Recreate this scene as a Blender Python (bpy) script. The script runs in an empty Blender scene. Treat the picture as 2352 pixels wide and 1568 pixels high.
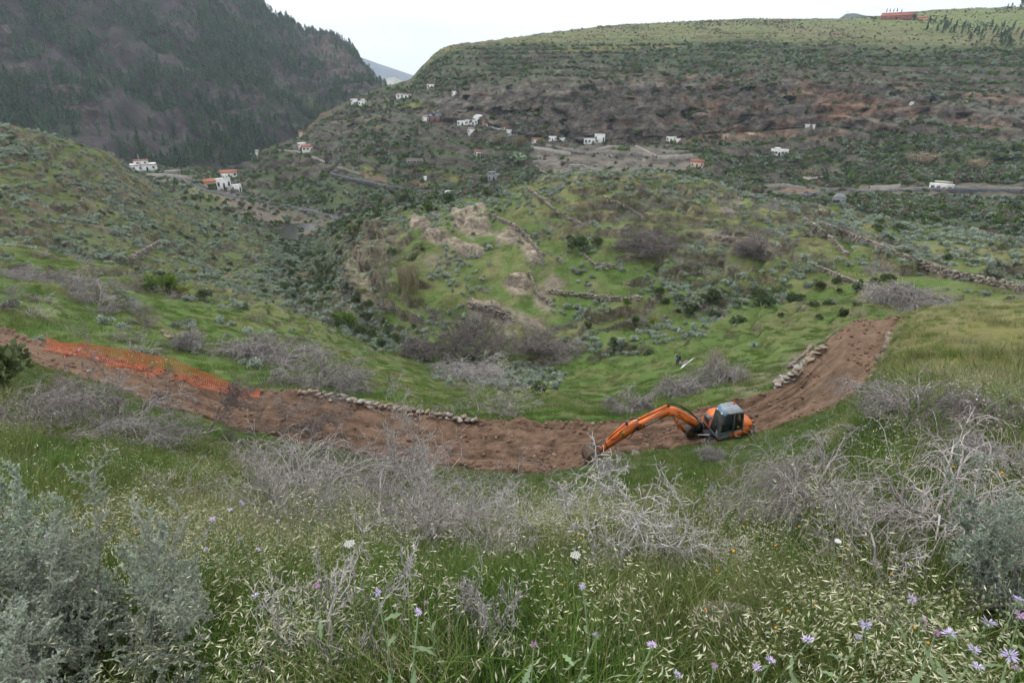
import bpy, math, random
import numpy as np
from mathutils import Vector, Matrix, Euler
rng = np.random.default_rng(7)
random.seed(7)
scene = bpy.context.scene
COL = scene.collection
# ---------------------------------------------------------------- camera
PITCH = math.radians(24.6)
LENS = 20.0
cam_d = bpy.data.cameras.new('camera'); cam = bpy.data.objects.new('camera', cam_d); COL.objects.link(cam)
cam_d.sensor_width = 36.0; cam_d.lens = LENS; cam_d.clip_start = 0.05; cam_d.clip_end = 20000
cam.location = (0, 0, 0); cam.rotation_euler = (math.pi/2 - PITCH, 0, 0)
scene.camera = cam
# ---------------------------------------------------------------- sky, sun, exposure
SUN_EL, SUN_AZ = math.radians(52), math.radians(-35)      # azimuth measured from +Y (view direction) to +X
world = bpy.data.worlds.new('World'); scene.world = world; world.use_nodes = True
wn = world.node_tree.nodes; wl = world.node_tree.links; wn.clear()
sky = wn.new('ShaderNodeTexSky'); sky.sky_type = 'NISHITA'; sky.sun_disc = False
sky.sun_elevation = SUN_EL; sky.sun_rotation = SUN_AZ; sky.dust_density = 4.0
tc = wn.new('ShaderNodeTexCoord')
mp = wn.new('ShaderNodeMapping'); mp.inputs['Scale'].default_value = (1.0, 1.0, 3.5)
nz = wn.new('ShaderNodeTexNoise'); nz.inputs['Scale'].default_value = 1.6; nz.inputs['Detail'].default_value = 4; nz.inputs['Roughness'].default_value = 0.5
cr = wn.new('ShaderNodeValToRGB')
cr.color_ramp.elements[0].position = 0.34; cr.color_ramp.elements[0].color = (0.70, 0.72, 0.75, 1)
cr.color_ramp.elements[1].position = 0.66; cr.color_ramp.elements[1].color = (1.0, 1.0, 1.0, 1)
sc_ = wn.new('ShaderNodeVectorMath'); sc_.operation = 'SCALE'; sc_.inputs['Scale'].default_value = 13.0
mx = wn.new('ShaderNodeMix'); mx.data_type = 'RGBA'; mx.inputs[0].default_value = 0.86
bg = wn.new('ShaderNodeBackground'); bg.inputs['Strength'].default_value = 0.1
wo = wn.new('ShaderNodeOutputWorld')
wl.new(tc.outputs['Generated'], mp.inputs['Vector']); wl.new(mp.outputs[0], nz.inputs['Vector'])
wl.new(nz.outputs['Fac'], cr.inputs['Fac']); wl.new(cr.outputs[0], sc_.inputs[0])
wl.new(sky.outputs[0], mx.inputs[6]); wl.new(sc_.outputs[0], mx.inputs[7])
wl.new(mx.outputs[2], bg.inputs['Color']); wl.new(bg.outputs[0], wo.inputs['Surface'])
sun_d = bpy.data.lights.new('sun', 'SUN'); sun_d.energy = 1.4; sun_d.angle = math.radians(12); sun_d.color = (1.0, 0.97, 0.92)
sun = bpy.data.objects.new('sun', sun_d); COL.objects.link(sun)
sdir = Vector((math.sin(SUN_AZ)*math.cos(SUN_EL), math.cos(SUN_AZ)*math.cos(SUN_EL), math.sin(SUN_EL)))
sun.rotation_euler = sdir.to_track_quat('Z', 'Y').to_euler(); sun.location = (0, 0, 300)
vs = scene.view_settings; vs.view_transform = 'Standard'; vs.look = 'None'; vs.exposure = 0.30; vs.gamma = 1.0; vs.use_curve_mapping = False
scene.cycles.max_bounces = 4; scene.cycles.diffuse_bounces = 2; scene.cycles.glossy_bounces = 2; scene.cycles.transmission_bounces = 4
scene.cycles.transparent_max_bounces = 6; scene.cycles.volume_bounces = 0
scene.cycles.use_denoising = True; scene.cycles.use_adaptive_sampling = True; scene.cycles.adaptive_threshold = 0.06
scene.cycles.caustics_reflective = False; scene.cycles.caustics_refractive = False

# ---------------------------------------------------------------- helpers
FV = 2352*LENS/36.0                 # focal length in units of a 2352-wide picture
CP, SP = math.cos(PITCH), math.sin(PITCH)
def ray(vx, vy):
    vx = np.asarray(vx, float); vy = np.asarray(vy, float)
    xc = (vx-1176)/FV; yc = -(vy-784)/FV
    return xc, CP + SP*yc, -SP + CP*yc
def at(vx, vy, d=None, z=None):
    X, Y, Z = ray(vx, vy); h = np.hypot(X, Y)
    if d is None: d = z/(Z/h)
    return np.arctan2(X, Y), d, d*Z/h
def project(x, y, z):
    f = CP*y - SP*z; u = SP*y + CP*z
    f = np.where(np.abs(f) < 1e-6, 1e-6, f)
    return 1176 + FV*x/f, 784 - FV*u/f, f
# gradient noise
_perm = np.random.default_rng(3).permutation(65536).astype(np.int64)
_ga = np.random.default_rng(4).uniform(0, 2*np.pi, 65536)
_gx, _gy = np.cos(_ga), np.sin(_ga)
def pnoise(x, y):
    xi = np.floor(x).astype(np.int64); yi = np.floor(y).astype(np.int64)
    xf = x-xi; yf = y-yi
    def g(a, b, fx, fy):
        h = _perm[(_perm[a & 65535] + b) & 65535]
        return _gx[h]*fx + _gy[h]*fy
    u = xf*xf*xf*(xf*(xf*6-15)+10); v = yf*yf*yf*(yf*(yf*6-15)+10)
    n0 = g(xi, yi, xf, yf)*(1-u) + g(xi+1, yi, xf-1, yf)*u
    n1 = g(xi, yi+1, xf, yf-1)*(1-u) + g(xi+1, yi+1, xf-1, yf-1)*u
    return (n0*(1-v) + n1*v)*1.5
def fbm(x, y, s, o=4, r=0.5, seed=0):
    t = 0; a = 1.0; n = 0
    for i in range(o):
        t = t + a*pnoise(x/s + 17.3*i + seed*31.7, y/s - 9.1*i + seed*11.3); n += a; a *= r; s /= 2.03
    return t/n
def sstep(a, b, x):
    t = np.clip((x-a)/(b-a), 0, 1); return t*t*(3-2*t)
def poly_mask(vx, vy, pts, soft=12.0):
    """1 inside the polygon, fading over soft units"""
    P = np.array(pts, float); n = len(P)
    inside = np.zeros(vx.shape, bool); dist = np.full(vx.shape, 1e9)
    for i in range(n):
        x0, y0 = P[i]; x1, y1 = P[(i+1) % n]
        c = ((y0 > vy) != (y1 > vy)) & (vx < (x1-x0)*(vy-y0)/((y1-y0) if y1 != y0 else 1e-9) + x0)
        inside ^= c
        t = np.clip(((vx-x0)*(x1-x0)+(vy-y0)*(y1-y0))/max((x1-x0)**2+(y1-y0)**2, 1e-9), 0, 1)
        dist = np.minimum(dist, np.hypot(vx-x0-t*(x1-x0), vy-y0-t*(y1-y0)))
    sd = np.where(inside, dist, -dist)
    return sstep(-soft, soft, sd)
def line_dist(vx, vy, pts):
    P = np.array(pts, float); dist = np.full(vx.shape, 1e9)
    for i in range(len(P)-1):
        x0, y0 = P[i]; x1, y1 = P[i+1]
        t = np.clip(((vx-x0)*(x1-x0)+(vy-y0)*(y1-y0))/max((x1-x0)**2+(y1-y0)**2, 1e-9), 0, 1)
        dist = np.minimum(dist, np.hypot(vx-x0-t*(x1-x0), vy-y0-t*(y1-y0)))
    return dist

def mesh_obj(name, verts, faces, mat=None, parent=None, link=True, smooth=False):
    me = bpy.data.meshes.new(name)
    verts = np.asarray(verts, np.float32).reshape(-1, 3)
    me.vertices.add(len(verts)); me.vertices.foreach_set('co', verts.ravel())
    if isinstance(faces, np.ndarray):
        k = faces.shape[1]; n = len(faces)
        me.loops.add(n*k); me.loops.foreach_set('vertex_index', faces.astype(np.int32).ravel())
        me.polygons.add(n); me.polygons.foreach_set('loop_start', (np.arange(n)*k).astype(np.int32))
    else:
        fl = [i for f in faces for i in f]; ls = np.cumsum([0]+[len(f) for f in faces[:-1]]) if faces else np.zeros(0)
        me.loops.add(len(fl)); me.loops.foreach_set('vertex_index', np.array(fl, np.int32))
        me.polygons.add(len(faces)); me.polygons.foreach_set('loop_start', np.array(ls, np.int32))
    if smooth: me.polygons.foreach_set('use_smooth', np.ones(len(me.polygons), bool))
    me.update(calc_edges=True)
    if mat is not None: me.materials.append(mat)
    ob = bpy.data.objects.new(name, me)
    if link: COL.objects.link(ob)
    if parent is not None: ob.parent = parent
    return ob
def set_color(me, col, name='Col'):
    a = me.color_attributes.new(name, 'FLOAT_COLOR', 'POINT')
    c = np.ones((len(me.vertices), 4), np.float32); c[:, :3] = np.clip(col, 0, 1).reshape(-1, 3)
    a.data.foreach_set('color', c.ravel())
def tag(o, label=None, cat=None, group=None, kind=None):
    if label: o['label'] = label
    if cat: o['category'] = cat
    if group: o['group'] = group
    if kind: o['kind'] = kind
    return o
def empty(name, loc=(0, 0, 0), rz=0.0):
    o = bpy.data.objects.new(name, None); COL.objects.link(o); o.location = loc; o.rotation_euler = (0, 0, rz); o.empty_display_size = 0.2
    return o

# ---------------------------------------------------------------- materials
def new_mat(name):
    m = bpy.data.materials.new(name); m.use_nodes = True
    nt = m.node_tree; b = nt.nodes['Principled BSDF']; return m, nt, b
def plain(name, col, rough=0.6, metal=0.0, var=0.12, scale=8.0, spec=0.4, bump=0.0, dirt=None):
    """procedural paint/stone/plaster: base colour with noise variation"""
    m, nt, b = new_mat(name)
    t = nt.nodes.new('ShaderNodeTexCoord'); n = nt.nodes.new('ShaderNodeTexNoise'); n.inputs['Scale'].default_value = scale; n.inputs['Detail'].default_value = 5
    r = nt.nodes.new('ShaderNodeValToRGB'); c = np.array(col)
    lo = c*(1-var*2) if dirt is None else np.array(dirt)
    r.color_ramp.elements[0].color = (*np.clip(lo, 0, 1), 1); r.color_ramp.elements[1].color = (*np.clip(c*(1+var), 0, 1), 1)
    r.color_ramp.elements[0].position = 0.3; r.color_ramp.elements[1].position = 0.62
    nt.links.new(t.outputs['Object'], n.inputs['Vector']); nt.links.new(n.outputs['Fac'], r.inputs[0]); nt.links.new(r.outputs[0], b.inputs['Base Color'])
    b.inputs['Roughness'].default_value = rough; b.inputs['Metallic'].default_value = metal; b.inputs['Specular IOR Level'].default_value = spec
    if bump:
        bp = nt.nodes.new('ShaderNodeBump'); bp.inputs['Strength'].default_value = bump; bp.inputs['Distance'].default_value = 0.02
        nt.links.new(n.outputs['Fac'], bp.inputs['Height']); nt.links.new(bp.outputs[0], b.inputs['Normal'])
    return m
def ground_mat(name, s1=0.6, s2=4.0, amp=0.35, bump=0.6, dist=0.05, rock=None):
    m, nt, b = new_mat(name)
    a = nt.nodes.new('ShaderNodeVertexColor'); a.layer_name = 'Col'
    t = nt.nodes.new('ShaderNodeTexCoord')
    n1 = nt.nodes.new('ShaderNodeTexNoise'); n1.inputs['Scale'].default_value = s1; n1.inputs['Detail'].default_value = 8; n1.inputs['Roughness'].default_value = 0.65
    n2 = nt.nodes.new('ShaderNodeTexNoise'); n2.inputs['Scale'].default_value = s2; n2.inputs['Detail'].default_value = 6; n2.inputs['Roughness'].default_value = 0.7
    for n in (n1, n2): nt.links.new(t.outputs['Object'], n.inputs['Vector'])
    ad = nt.nodes.new('ShaderNodeMath'); ad.operation = 'ADD'; nt.links.new(n1.outputs['Fac'], ad.inputs[0]); nt.links.new(n2.outputs['Fac'], ad.inputs[1])
    mr = nt.nodes.new('ShaderNodeMapRange'); mr.inputs['From Min'].default_value = 0.65; mr.inputs['From Max'].default_value = 1.35
    mr.inputs['To Min'].default_value = 1-amp; mr.inputs['To Max'].default_value = 1+amp
    nt.links.new(ad.outputs[0], mr.inputs['Value'])
    sc = nt.nodes.new('ShaderNodeVectorMath'); sc.operation = 'SCALE'
    nt.links.new(a.outputs['Color'], sc.inputs[0]); nt.links.new(mr.outputs[0], sc.inputs['Scale'])
    out = sc.outputs[0]; hgt = n2.outputs['Fac']
    if rock:
        rk = nt.nodes.new('ShaderNodeAttribute'); rk.attribute_name = 'Rock'
        mp = nt.nodes.new('ShaderNodeMapping'); mp.inputs['Scale'].default_value = (1, 1, rock[2]); nt.links.new(t.outputs['Object'], mp.inputs['Vector'])
        wn_ = nt.nodes.new('ShaderNodeTexNoise'); wn_.inputs['Scale'].default_value = rock[0]; wn_.inputs['Detail'].default_value = 9; wn_.inputs['Roughness'].default_value = .72; wn_.inputs['Distortion'].default_value = .6; nt.links.new(mp.outputs[0], wn_.inputs['Vector'])
        vo = nt.nodes.new('ShaderNodeTexVoronoi'); vo.feature = 'DISTANCE_TO_EDGE'; vo.inputs['Scale'].default_value = rock[1]; ad2 = nt.nodes.new('ShaderNodeVectorMath'); ad2.operation = 'MULTIPLY_ADD'; ad2.inputs[1].default_value = (2.2/rock[1],)*3
        nt.links.new(wn_.outputs['Color'], ad2.inputs[0]); nt.links.new(mp.outputs[0], ad2.inputs[2]); nt.links.new(ad2.outputs[0], vo.inputs['Vector'])
        m1 = nt.nodes.new('ShaderNodeMapRange'); m1.inputs['From Min'].default_value = .34; m1.inputs['From Max'].default_value = .66; m1.inputs['To Min'].default_value = .45; m1.inputs['To Max'].default_value = 1.55; nt.links.new(wn_.outputs['Fac'], m1.inputs['Value'])
        m2 = nt.nodes.new('ShaderNodeMapRange'); m2.inputs['From Max'].default_value = .12; m2.inputs['To Min'].default_value = .55; nt.links.new(vo.outputs['Distance'], m2.inputs['Value'])
        mm = nt.nodes.new('ShaderNodeMath'); mm.operation = 'MULTIPLY'; nt.links.new(m1.outputs[0], mm.inputs[0]); nt.links.new(m2.outputs[0], mm.inputs[1])
        sc2 = nt.nodes.new('ShaderNodeVectorMath'); sc2.operation = 'SCALE'; nt.links.new(sc.outputs[0], sc2.inputs[0]); nt.links.new(mm.outputs[0], sc2.inputs['Scale'])
        mc = nt.nodes.new('ShaderNodeMix'); mc.data_type = 'RGBA'; nt.links.new(rk.outputs['Fac'], mc.inputs[0]); nt.links.new(sc.outputs[0], mc.inputs[6]); nt.links.new(sc2.outputs[0], mc.inputs[7]); out = mc.outputs[2]
        hm = nt.nodes.new('ShaderNodeMath'); hm.operation = 'MULTIPLY_ADD'; nt.links.new(wn_.outputs['Fac'], hm.inputs[0]); hm.inputs[1].default_value = 2.5; nt.links.new(n2.outputs['Fac'], hm.inputs[2]); hgt = hm.outputs[0]
    nt.links.new(out, b.inputs['Base Color'])
    b.inputs['Roughness'].default_value = 0.95; b.inputs['Specular IOR Level'].default_value = 0.1
    bp = nt.nodes.new('ShaderNodeBump'); bp.inputs['Strength'].default_value = bump; bp.inputs['Distance'].default_value = dist
    nt.links.new(hgt, bp.inputs['Height']); nt.links.new(bp.outputs[0], b.inputs['Normal'])
    return m
def leaf_mat(name, col, var=0.35, hue=0.03, rough=0.6, trans=0.0, scale=2.0):
    """foliage: the colour shifts from plant to plant and from leaf to leaf"""
    m, nt, b = new_mat(name)
    oi = nt.nodes.new('ShaderNodeObjectInfo'); ge = nt.nodes.new('ShaderNodeNewGeometry')
    mr = nt.nodes.new('ShaderNodeMapRange'); mr.inputs['To Min'].default_value = 1-var; mr.inputs['To Max'].default_value = 1+var
    nt.links.new(ge.outputs['Random Per Island'], mr.inputs['Value'])
    mr2 = nt.nodes.new('ShaderNodeMapRange'); mr2.inputs['To Min'].default_value = 0.5-hue; mr2.inputs['To Max'].default_value = 0.5+hue
    nt.links.new(oi.outputs['Random'], mr2.inputs['Value'])
    mv = nt.nodes.new('ShaderNodeMath'); mv.operation = 'MULTIPLY_ADD'; mv.inputs[1].default_value = 0.5; mv.inputs[2].default_value = 0.75
    w = nt.nodes.new('ShaderNodeMath'); w.operation = 'FRACT'; w7 = nt.nodes.new('ShaderNodeMath'); w7.operation = 'MULTIPLY'; w7.inputs[1].default_value = 7.31
    nt.links.new(oi.outputs['Random'], w7.inputs[0]); nt.links.new(w7.outputs[0], w.inputs[0]); nt.links.new(w.outputs[0], mv.inputs[0])
    mm = nt.nodes.new('ShaderNodeMath'); mm.operation = 'MULTIPLY'; nt.links.new(mr.outputs[0], mm.inputs[0]); nt.links.new(mv.outputs[0], mm.inputs[1])
    hs = nt.nodes.new('ShaderNodeHueSaturation'); hs.inputs['Color'].default_value = (*col, 1)
    nt.links.new(mr2.outputs[0], hs.inputs['Hue']); nt.links.new(mm.outputs[0], hs.inputs['Value'])
    nt.links.new(hs.outputs[0], b.inputs['Base Color'])
    b.inputs['Roughness'].default_value = rough; b.inputs['Specular IOR Level'].default_value = 0.25
    if trans:
        tr = nt.nodes.new('ShaderNodeBsdfTranslucent'); nt.links.new(hs.outputs[0], tr.inputs['Color'])
        ms = nt.nodes.new('ShaderNodeMixShader'); ms.inputs[0].default_value = trans
        nt.links.new(b.outputs[0], ms.inputs[1]); nt.links.new(tr.outputs[0], ms.inputs[2])
        nt.links.new(ms.outputs[0], nt.nodes['Material Output'].inputs['Surface'])
    return m
# ---------------------------------------------------------------- terrain
def curve(pts, az):
    """pts: (vx, vy, d) or (vx, vy, None, z); returns log d and z for every azimuth"""
    A = []; L = []; Z = []
    for p in pts:
        a, d, z = at(p[0], p[1], d=p[2] if p[2] is not None else None, z=p[3] if len(p) > 3 else None)
        A.append(float(a)); L.append(math.log(float(d))); Z.append(float(z))
    o = np.argsort(A); A = np.array(A)[o]; L = np.array(L)[o]; Z = np.array(Z)[o]
    return np.interp(az, A, L), np.interp(az, A, Z)
def smooth_cols(a, k):
    if k < 2: return a
    w = np.hanning(k*2+3)[1:-1]; w /= w.sum()
    p = np.pad(a, (len(w)//2, len(w)//2), mode='edge')
    return np.convolve(p, w, mode='valid')
def pchip_rows(Dk, Zk, u, lin):
    """Dk, Zk: K x C control values; u: R curve parameters; returns D, Z (R x C)"""
    K = Dk.shape[0]
    h = np.diff(Dk, axis=0); s = np.diff(Zk, axis=0)/h
    m = np.zeros_like(Zk)
    ok = s[1:]*s[:-1] > 0
    w1 = 2*h[1:]+h[:-1]; w2 = h[1:]+2*h[:-1]
    with np.errstate(divide='ignore', invalid='ignore'):
        hm = (w1+w2)/(w1/s[:-1]+w2/s[1:])
    m[1:-1] = np.where(ok, hm, 0); m[0] = s[0]; m[-1] = s[-1]
    D = np.zeros((len(u), Dk.shape[1])); Z = np.zeros_like(D)
    for r, uu in enumerate(u):
        k = min(int(uu), K-2); t = uu-k
        lg = np.log(Dk[k])*(1-t)+np.log(Dk[k+1])*t; d = np.exp(lg); D[r] = d
        tt = (d-Dk[k])/h[k]
        if k in lin: Z[r] = Zk[k]*(1-tt)+Zk[k+1]*tt
        else:
            t2 = tt*tt; t3 = t2*tt
            Z[r] = (2*t3-3*t2+1)*Zk[k]+(t3-2*t2+tt)*h[k]*m[k]+(-2*t3+3*t2)*Zk[k+1]+(t3-t2)*h[k]*m[k+1]
    return D, Z
def rows(segs):
    u = []
    for k, n in enumerate(segs): u += [k + i/n for i in range(n)]
    return np.array(u + [len(segs)])
class Layer: pass
def layer(curves, segs, az, lin=(), smooth=6):
    ly = Layer(); Dk = []; Zk = []
    for c in curves:
        if callable(c): d, z = c(az, Dk, Zk)
        else:
            l, z = curve(c, az); d = np.exp(smooth_cols(l, smooth)); z = smooth_cols(z, smooth)
        if Dk: d = np.maximum(d, Dk[-1]*1.004+0.03)
        Dk.append(d); Zk.append(z)
    ly.Dk = np.array(Dk); ly.Zk = np.array(Zk); ly.u = rows(segs); ly.az = az
    ly.D, ly.Z = pchip_rows(ly.Dk, ly.Zk, ly.u, lin)
    ly.U = np.repeat(ly.u[:, None], len(az), 1); ly.A = np.repeat(az[None, :], len(ly.u), 0)
    ly.X = ly.D*np.sin(ly.A); ly.Y = ly.D*np.cos(ly.A)
    ly.vx, ly.vy, ly.f = project(ly.X, ly.Y, ly.Z)
    return ly
def grid_faces(R, C, r0=0, r1=None):
    r1 = R-1 if r1 is None else r1
    i = np.arange(r0, r1)[:, None]*C + np.arange(C-1)[None, :]
    return np.stack([i, i+1, i+C+1, i+C], -1).reshape(-1, 4)
def slope_of(ly):
    gx = np.zeros(ly.X.shape+(3,)); P = np.stack([ly.X, ly.Y, ly.Z], -1)
    du = np.gradient(P, axis=1); dv = np.gradient(P, axis=0)
    n = np.cross(du, dv); n /= np.maximum(np.linalg.norm(n, axis=-1, keepdims=True), 1e-9)
    return np.abs(n[..., 2])
def mixc(a, b, t): return a*(1-t[..., None]) + np.asarray(b)*t[..., None]
def solid(shape, c): return np.ones(shape+(3,))*np.asarray(c)

# ---- layer 1: near hillside, dirt track, gully, knoll and the spur on the left
NEAR = [(-900,780,None,-11.2),(-300,760,None,-12.2),(0,806,None,-12.8),(100,850,None,-13.2),(250,892,None,-13.6),(350,935,None,-13.9),(450,958,None,-14.1),(540,985,None,-14.3),
        (700,1025,None,-14.5),(900,1060,None,-14.6),(1100,1082,None,-14.7),(1250,1090,None,-14.7),(1350,1070,None,-14.7),(1400,1046,None,-14.6),(1550,1032,None,-14.4),
        (1700,1008,None,-14.1),(1800,985,None,-13.8),(1900,950,None,-13.4),(1960,915,None,-13.1),(2000,870,None,-12.7),(2040,800,None,-12.2),(2066,745,None,-11.8),
        (2120,722,None,-11.3),(2200,720,None,-10.9),(2352,716,None,-10.2),(2700,700,None,-9.0),(3300,700,None,-7.5)]
FAR = [(-900,735,None,-11.3),(-300,720,None,-12.2),(0,757,None,-12.9),(115,793,None,-13.2),(280,830,None,-13.6),(400,858,None,-13.9),(520,890,None,-14.2),(600,903,None,-14.3),
       (690,899,None,-14.4),(800,921,None,-14.5),(900,940,None,-14.6),(1000,956,None,-14.7),(1100,968,None,-14.75),(1250,974,None,-14.75),(1350,974,None,-14.7),(1450,966,None,-14.6),
       (1600,945,None,-14.2),(1720,920,None,-13.8),(1790,888,None,-13.4),(1850,842,None,-13.1),(1900,787,None,-12.7),(1945,747,None,-12.3),(2000,740,None,-12.1),(2062,738,None,-11.9),
       (2120,712,None,-11.3),(2200,708,None,-10.9),(2352,703,None,-10.2),(2700,690,None,-9.0),(3300,690,None,-7.5)]
def near_mid(fr, bulge):
    def f(az, Dk, Zk):
        k = int(8+70*(1-fr)); l, z = curve(NEAR, az); dn = np.exp(smooth_cols(l, k)); zn = smooth_cols(z, k)
        d1 = 1.3; z1 = -2.05
        d = np.exp(math.log(d1)*(1-fr)+np.log(dn)*fr); t = (d-d1)/(dn-d1)
        return d, z1*(1-t)+zn*t + bulge*np.sin(np.pi*t)
    return f
def off_last(dd, dz):
    return lambda az, Dk, Zk: (Dk[-1]+dd, Zk[-1]+dz)
def bank(az, Dk, Zk):
    l, z = curve(NEAR, az); return np.exp(smooth_cols(l, 4))-0.3, smooth_cols(z, 4)+0.18
def slope_out(az, Dk, Zk):   # grass bank below the track wall
    return Dk[-1]+5.0, Zk[-1]-2.3
B2 = [(-900,560,110),(-300,545,100),(0,588,90),(200,625,92),(400,675,92),(600,720,90),(800,798,84),(1000,852,77),(1200,858,75),(1400,846,74),(1500,832,72),(1600,800,76),(1700,770,80),(1800,748,82),(1900,730,84),
      (2000,720,82),(2200,715,80),(2352,710,78),(2700,700,76),(3300,700,76)]
B3 = [(-900,545,150),(-300,525,140),(0,560,130),(200,592,140),(400,640,142),(600,694,128),(700,680,150),(760,680,140),(800,705,128),(850,745,114),(900,768,104),(1000,800,92),(1100,790,91),(1200,780,91),(1400,770,90),(1600,728,94),(1800,700,96),(2000,675,98),
      (2200,672,96),(2352,675,95),(2700,670,95),(3300,670,95)]
B4 = [(-900,420,190),(-300,400,185),(0,430,175),(200,470,190),(400,545,195),(500,590,190),(600,600,195),(680,560,245),(740,600,200),(780,560,178),(830,560,165),(900,655,122),(1000,660,114),(1100,650,114),(1200,620,116),(1400,580,120),(1600,580,120),(1800,570,124),(2000,580,124),(2200,600,122),
      (2352,625,118),(2700,640,115),(3300,640,115)]
CR = [(-900,240,250),(-300,255,240),(0,290,230),(100,300,235),(200,335,240),(260,360,245),(330,410,250),(400,450,252),(500,500,256),(600,528,262),(660,560,258),(720,560,240),(780,512,212),(830,490,200),(900,482,190),(1000,468,180),(1100,452,172),(1200,430,168),(1300,402,166),(1400,392,165),(1500,396,165),(1600,420,164),(1700,445,164),(1800,462,164),
      (1900,480,162),(2000,500,160),(2100,512,158),(2200,528,155),(2352,556,150),(2700,580,145),(3300,600,140)]
az1 = np.radians(np.linspace(-61, 59, 860))
L1 = layer([lambda az, D, Z: (np.full_like(az, .35), np.full_like(az, -1.62)), lambda az, D, Z: (np.full_like(az, 1.3), np.full_like(az, -2.05)),
            near_mid(.35, -.25), near_mid(.7, -.55), bank, NEAR, FAR, off_last(.45, -1.25), slope_out, B2, B3, B4, CR, off_last(14, -4.5), off_last(45, -26)],
           [6, 40, 50, 60, 8, 56, 8, 20, 90, 60, 100, 110, 8, 4], az1, lin=(4, 6), smooth=5)
ly = L1; X, Y, D, U = ly.X, ly.Y, ly.D, ly.U
onroad = sstep(4.7, 5.0, U)*(1-sstep(6.0, 6.35, U))
road_az = 1-sstep(math.radians(36.3), math.radians(38.0), ly.A)        # the track goes out of sight over the crest on the right
onroad = onroad*road_az
n_big = fbm(X, Y, 30, 4, seed=1); n_mid = fbm(X, Y, 6, 4, seed=2); n_sm = fbm(X, Y, 1.2, 4, seed=3); n_fine = fbm(X, Y, .35, 3, seed=4)
far_amp = sstep(45, 110, D)
ly.Z = ly.Z + (1-onroad)*(n_mid*.35*sstep(2, 8, D) + n_sm*.10 + far_amp*(n_big*2.8 + n_mid*1.1))
tt = np.clip(U-5, 0, 1)
rut = np.exp(-((tt-.30)/.07)**2)+np.exp(-((tt-.62)/.07)**2)
berm = np.exp(-((tt-.98)/.10)**2)*.22 + np.exp(-((tt-.02)/.10)**2)*.25
ly.Z = ly.Z + onroad*(fbm(ly.A*30, tt*9, 1.0, 3, .6, seed=33)*-.12 + n_sm*.10 + n_fine*.075 - rut*.10*(0.6+n_mid) + berm*(.6+1.2*n_sm) + .06*n_mid)
# terraced ground on the knoll and the left spur
def terrace(z, step, warp, k):
    q = (z+warp)/step; i = np.floor(q); fr = q-i
    return (i + sstep(.5-k, .5+k, fr))*step - warp
ter = far_amp*(1-sstep(11.8, 12.0, U))
ter = ter*sstep(-.25, .15, fbm(X, Y, 38, 3, seed=8))
ly.Z = ly.Z*(1-.85*ter) + .85*ter*terrace(ly.Z, 3.0, n_big*7+n_mid*1.2+fbm(X, Y, 70, 2, seed=7)*7, .10)
vx0, vy0 = ly.vx, ly.vy
# crags beside the gully and outcrops on the knoll: rock faces stepped out of the slope
crag = np.maximum.reduce([poly_mask(vx0, vy0, [(760,690),(790,600),(830,520),(880,505),(905,560),(880,640),(850,705),(800,730)], 14),
    poly_mask(vx0, vy0, [(1035,492),(1075,468),(1110,462),(1120,500),(1130,530),(1080,545),(1045,520)], 9),
    poly_mask(vx0, vy0, [(1130,525),(1190,522),(1225,560),(1245,600),(1215,610),(1195,560),(1140,550)], 8),
    poly_mask(vx0, vy0, [(975,520),(1040,545),(1110,575),(1100,592),(1040,570),(980,545)], 7),
    poly_mask(vx0, vy0, [(1075,705),(1140,715),(1185,735),(1170,755),(1080,735)], 8),
    poly_mask(vx0, vy0, [(1155,655),(1205,640),(1225,680),(1180,690)], 8),
    poly_mask(vx0, vy0, [(940,500),(985,505),(990,525),(945,530)], 7)])
crag = np.clip(crag*(1+1.2*fbm(X, Y, 7, 3, seed=9)), 0, 1)
rib = np.abs(fbm(X, Y, 4.0, 4, .6, seed=10))
ly.Z = ly.Z + crag*(terrace(ly.Z, 3.2, fbm(X, Y, 9, 3, seed=12)*2.0, .08)-ly.Z)*.8 - crag*rib*1.3
ly.Z = ly.Z + crag*.5
ly.vx, ly.vy, ly.f = project(ly.X, ly.Y, ly.Z)
vx, vy = ly.vx, ly.vy
sl = slope_of(ly)
# colours of the ground itself
GREEN = np.array((.100, .158, .042)); OLIVE = np.array((.158, .165, .070)); DRY = np.array((.235, .215, .105)); SOIL = np.array((.165, .115, .080))
PALE = np.array((.27, .225, .18)); ROCK = np.array((.20, .170, .145)); DARKG = np.array((.055, .082, .030))
c = solid(U.shape, DARKG)
bowl = sstep(6.6, 7.4, U)
c = mixc(c, GREEN, bowl*(.9))
c = mixc(c, OLIVE, bowl*sstep(-.15, .35, n_mid+.7*n_big)*.75)
# knoll: yellower towards the top
kn = sstep(10.4, 11.8, U)*sstep(980, 1250, vx)
c = mixc(c, DRY, kn*.6*sstep(-.3, .4, n_big+.5*n_mid))
c = mixc(c, np.array((.112, .132, .060)), sstep(9.5, 10.6, U)*(1-sstep(560, 760, vx))*.75)
c = mixc(c, SOIL*.85, sstep(9.2, 9.8, U)*sstep(.02, .38, fbm(X, Y, 11, 4, .6, seed=22))*.35)
c = mixc(c, SOIL*.8, sstep(9.5, 10.6, U)*(1-sstep(560, 760, vx))*sstep(.05, .4, n_mid)*.7)
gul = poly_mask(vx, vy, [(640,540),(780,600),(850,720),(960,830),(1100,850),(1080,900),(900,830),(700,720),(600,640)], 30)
c = mixc(c, DARKG, gul*.6)
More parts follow.
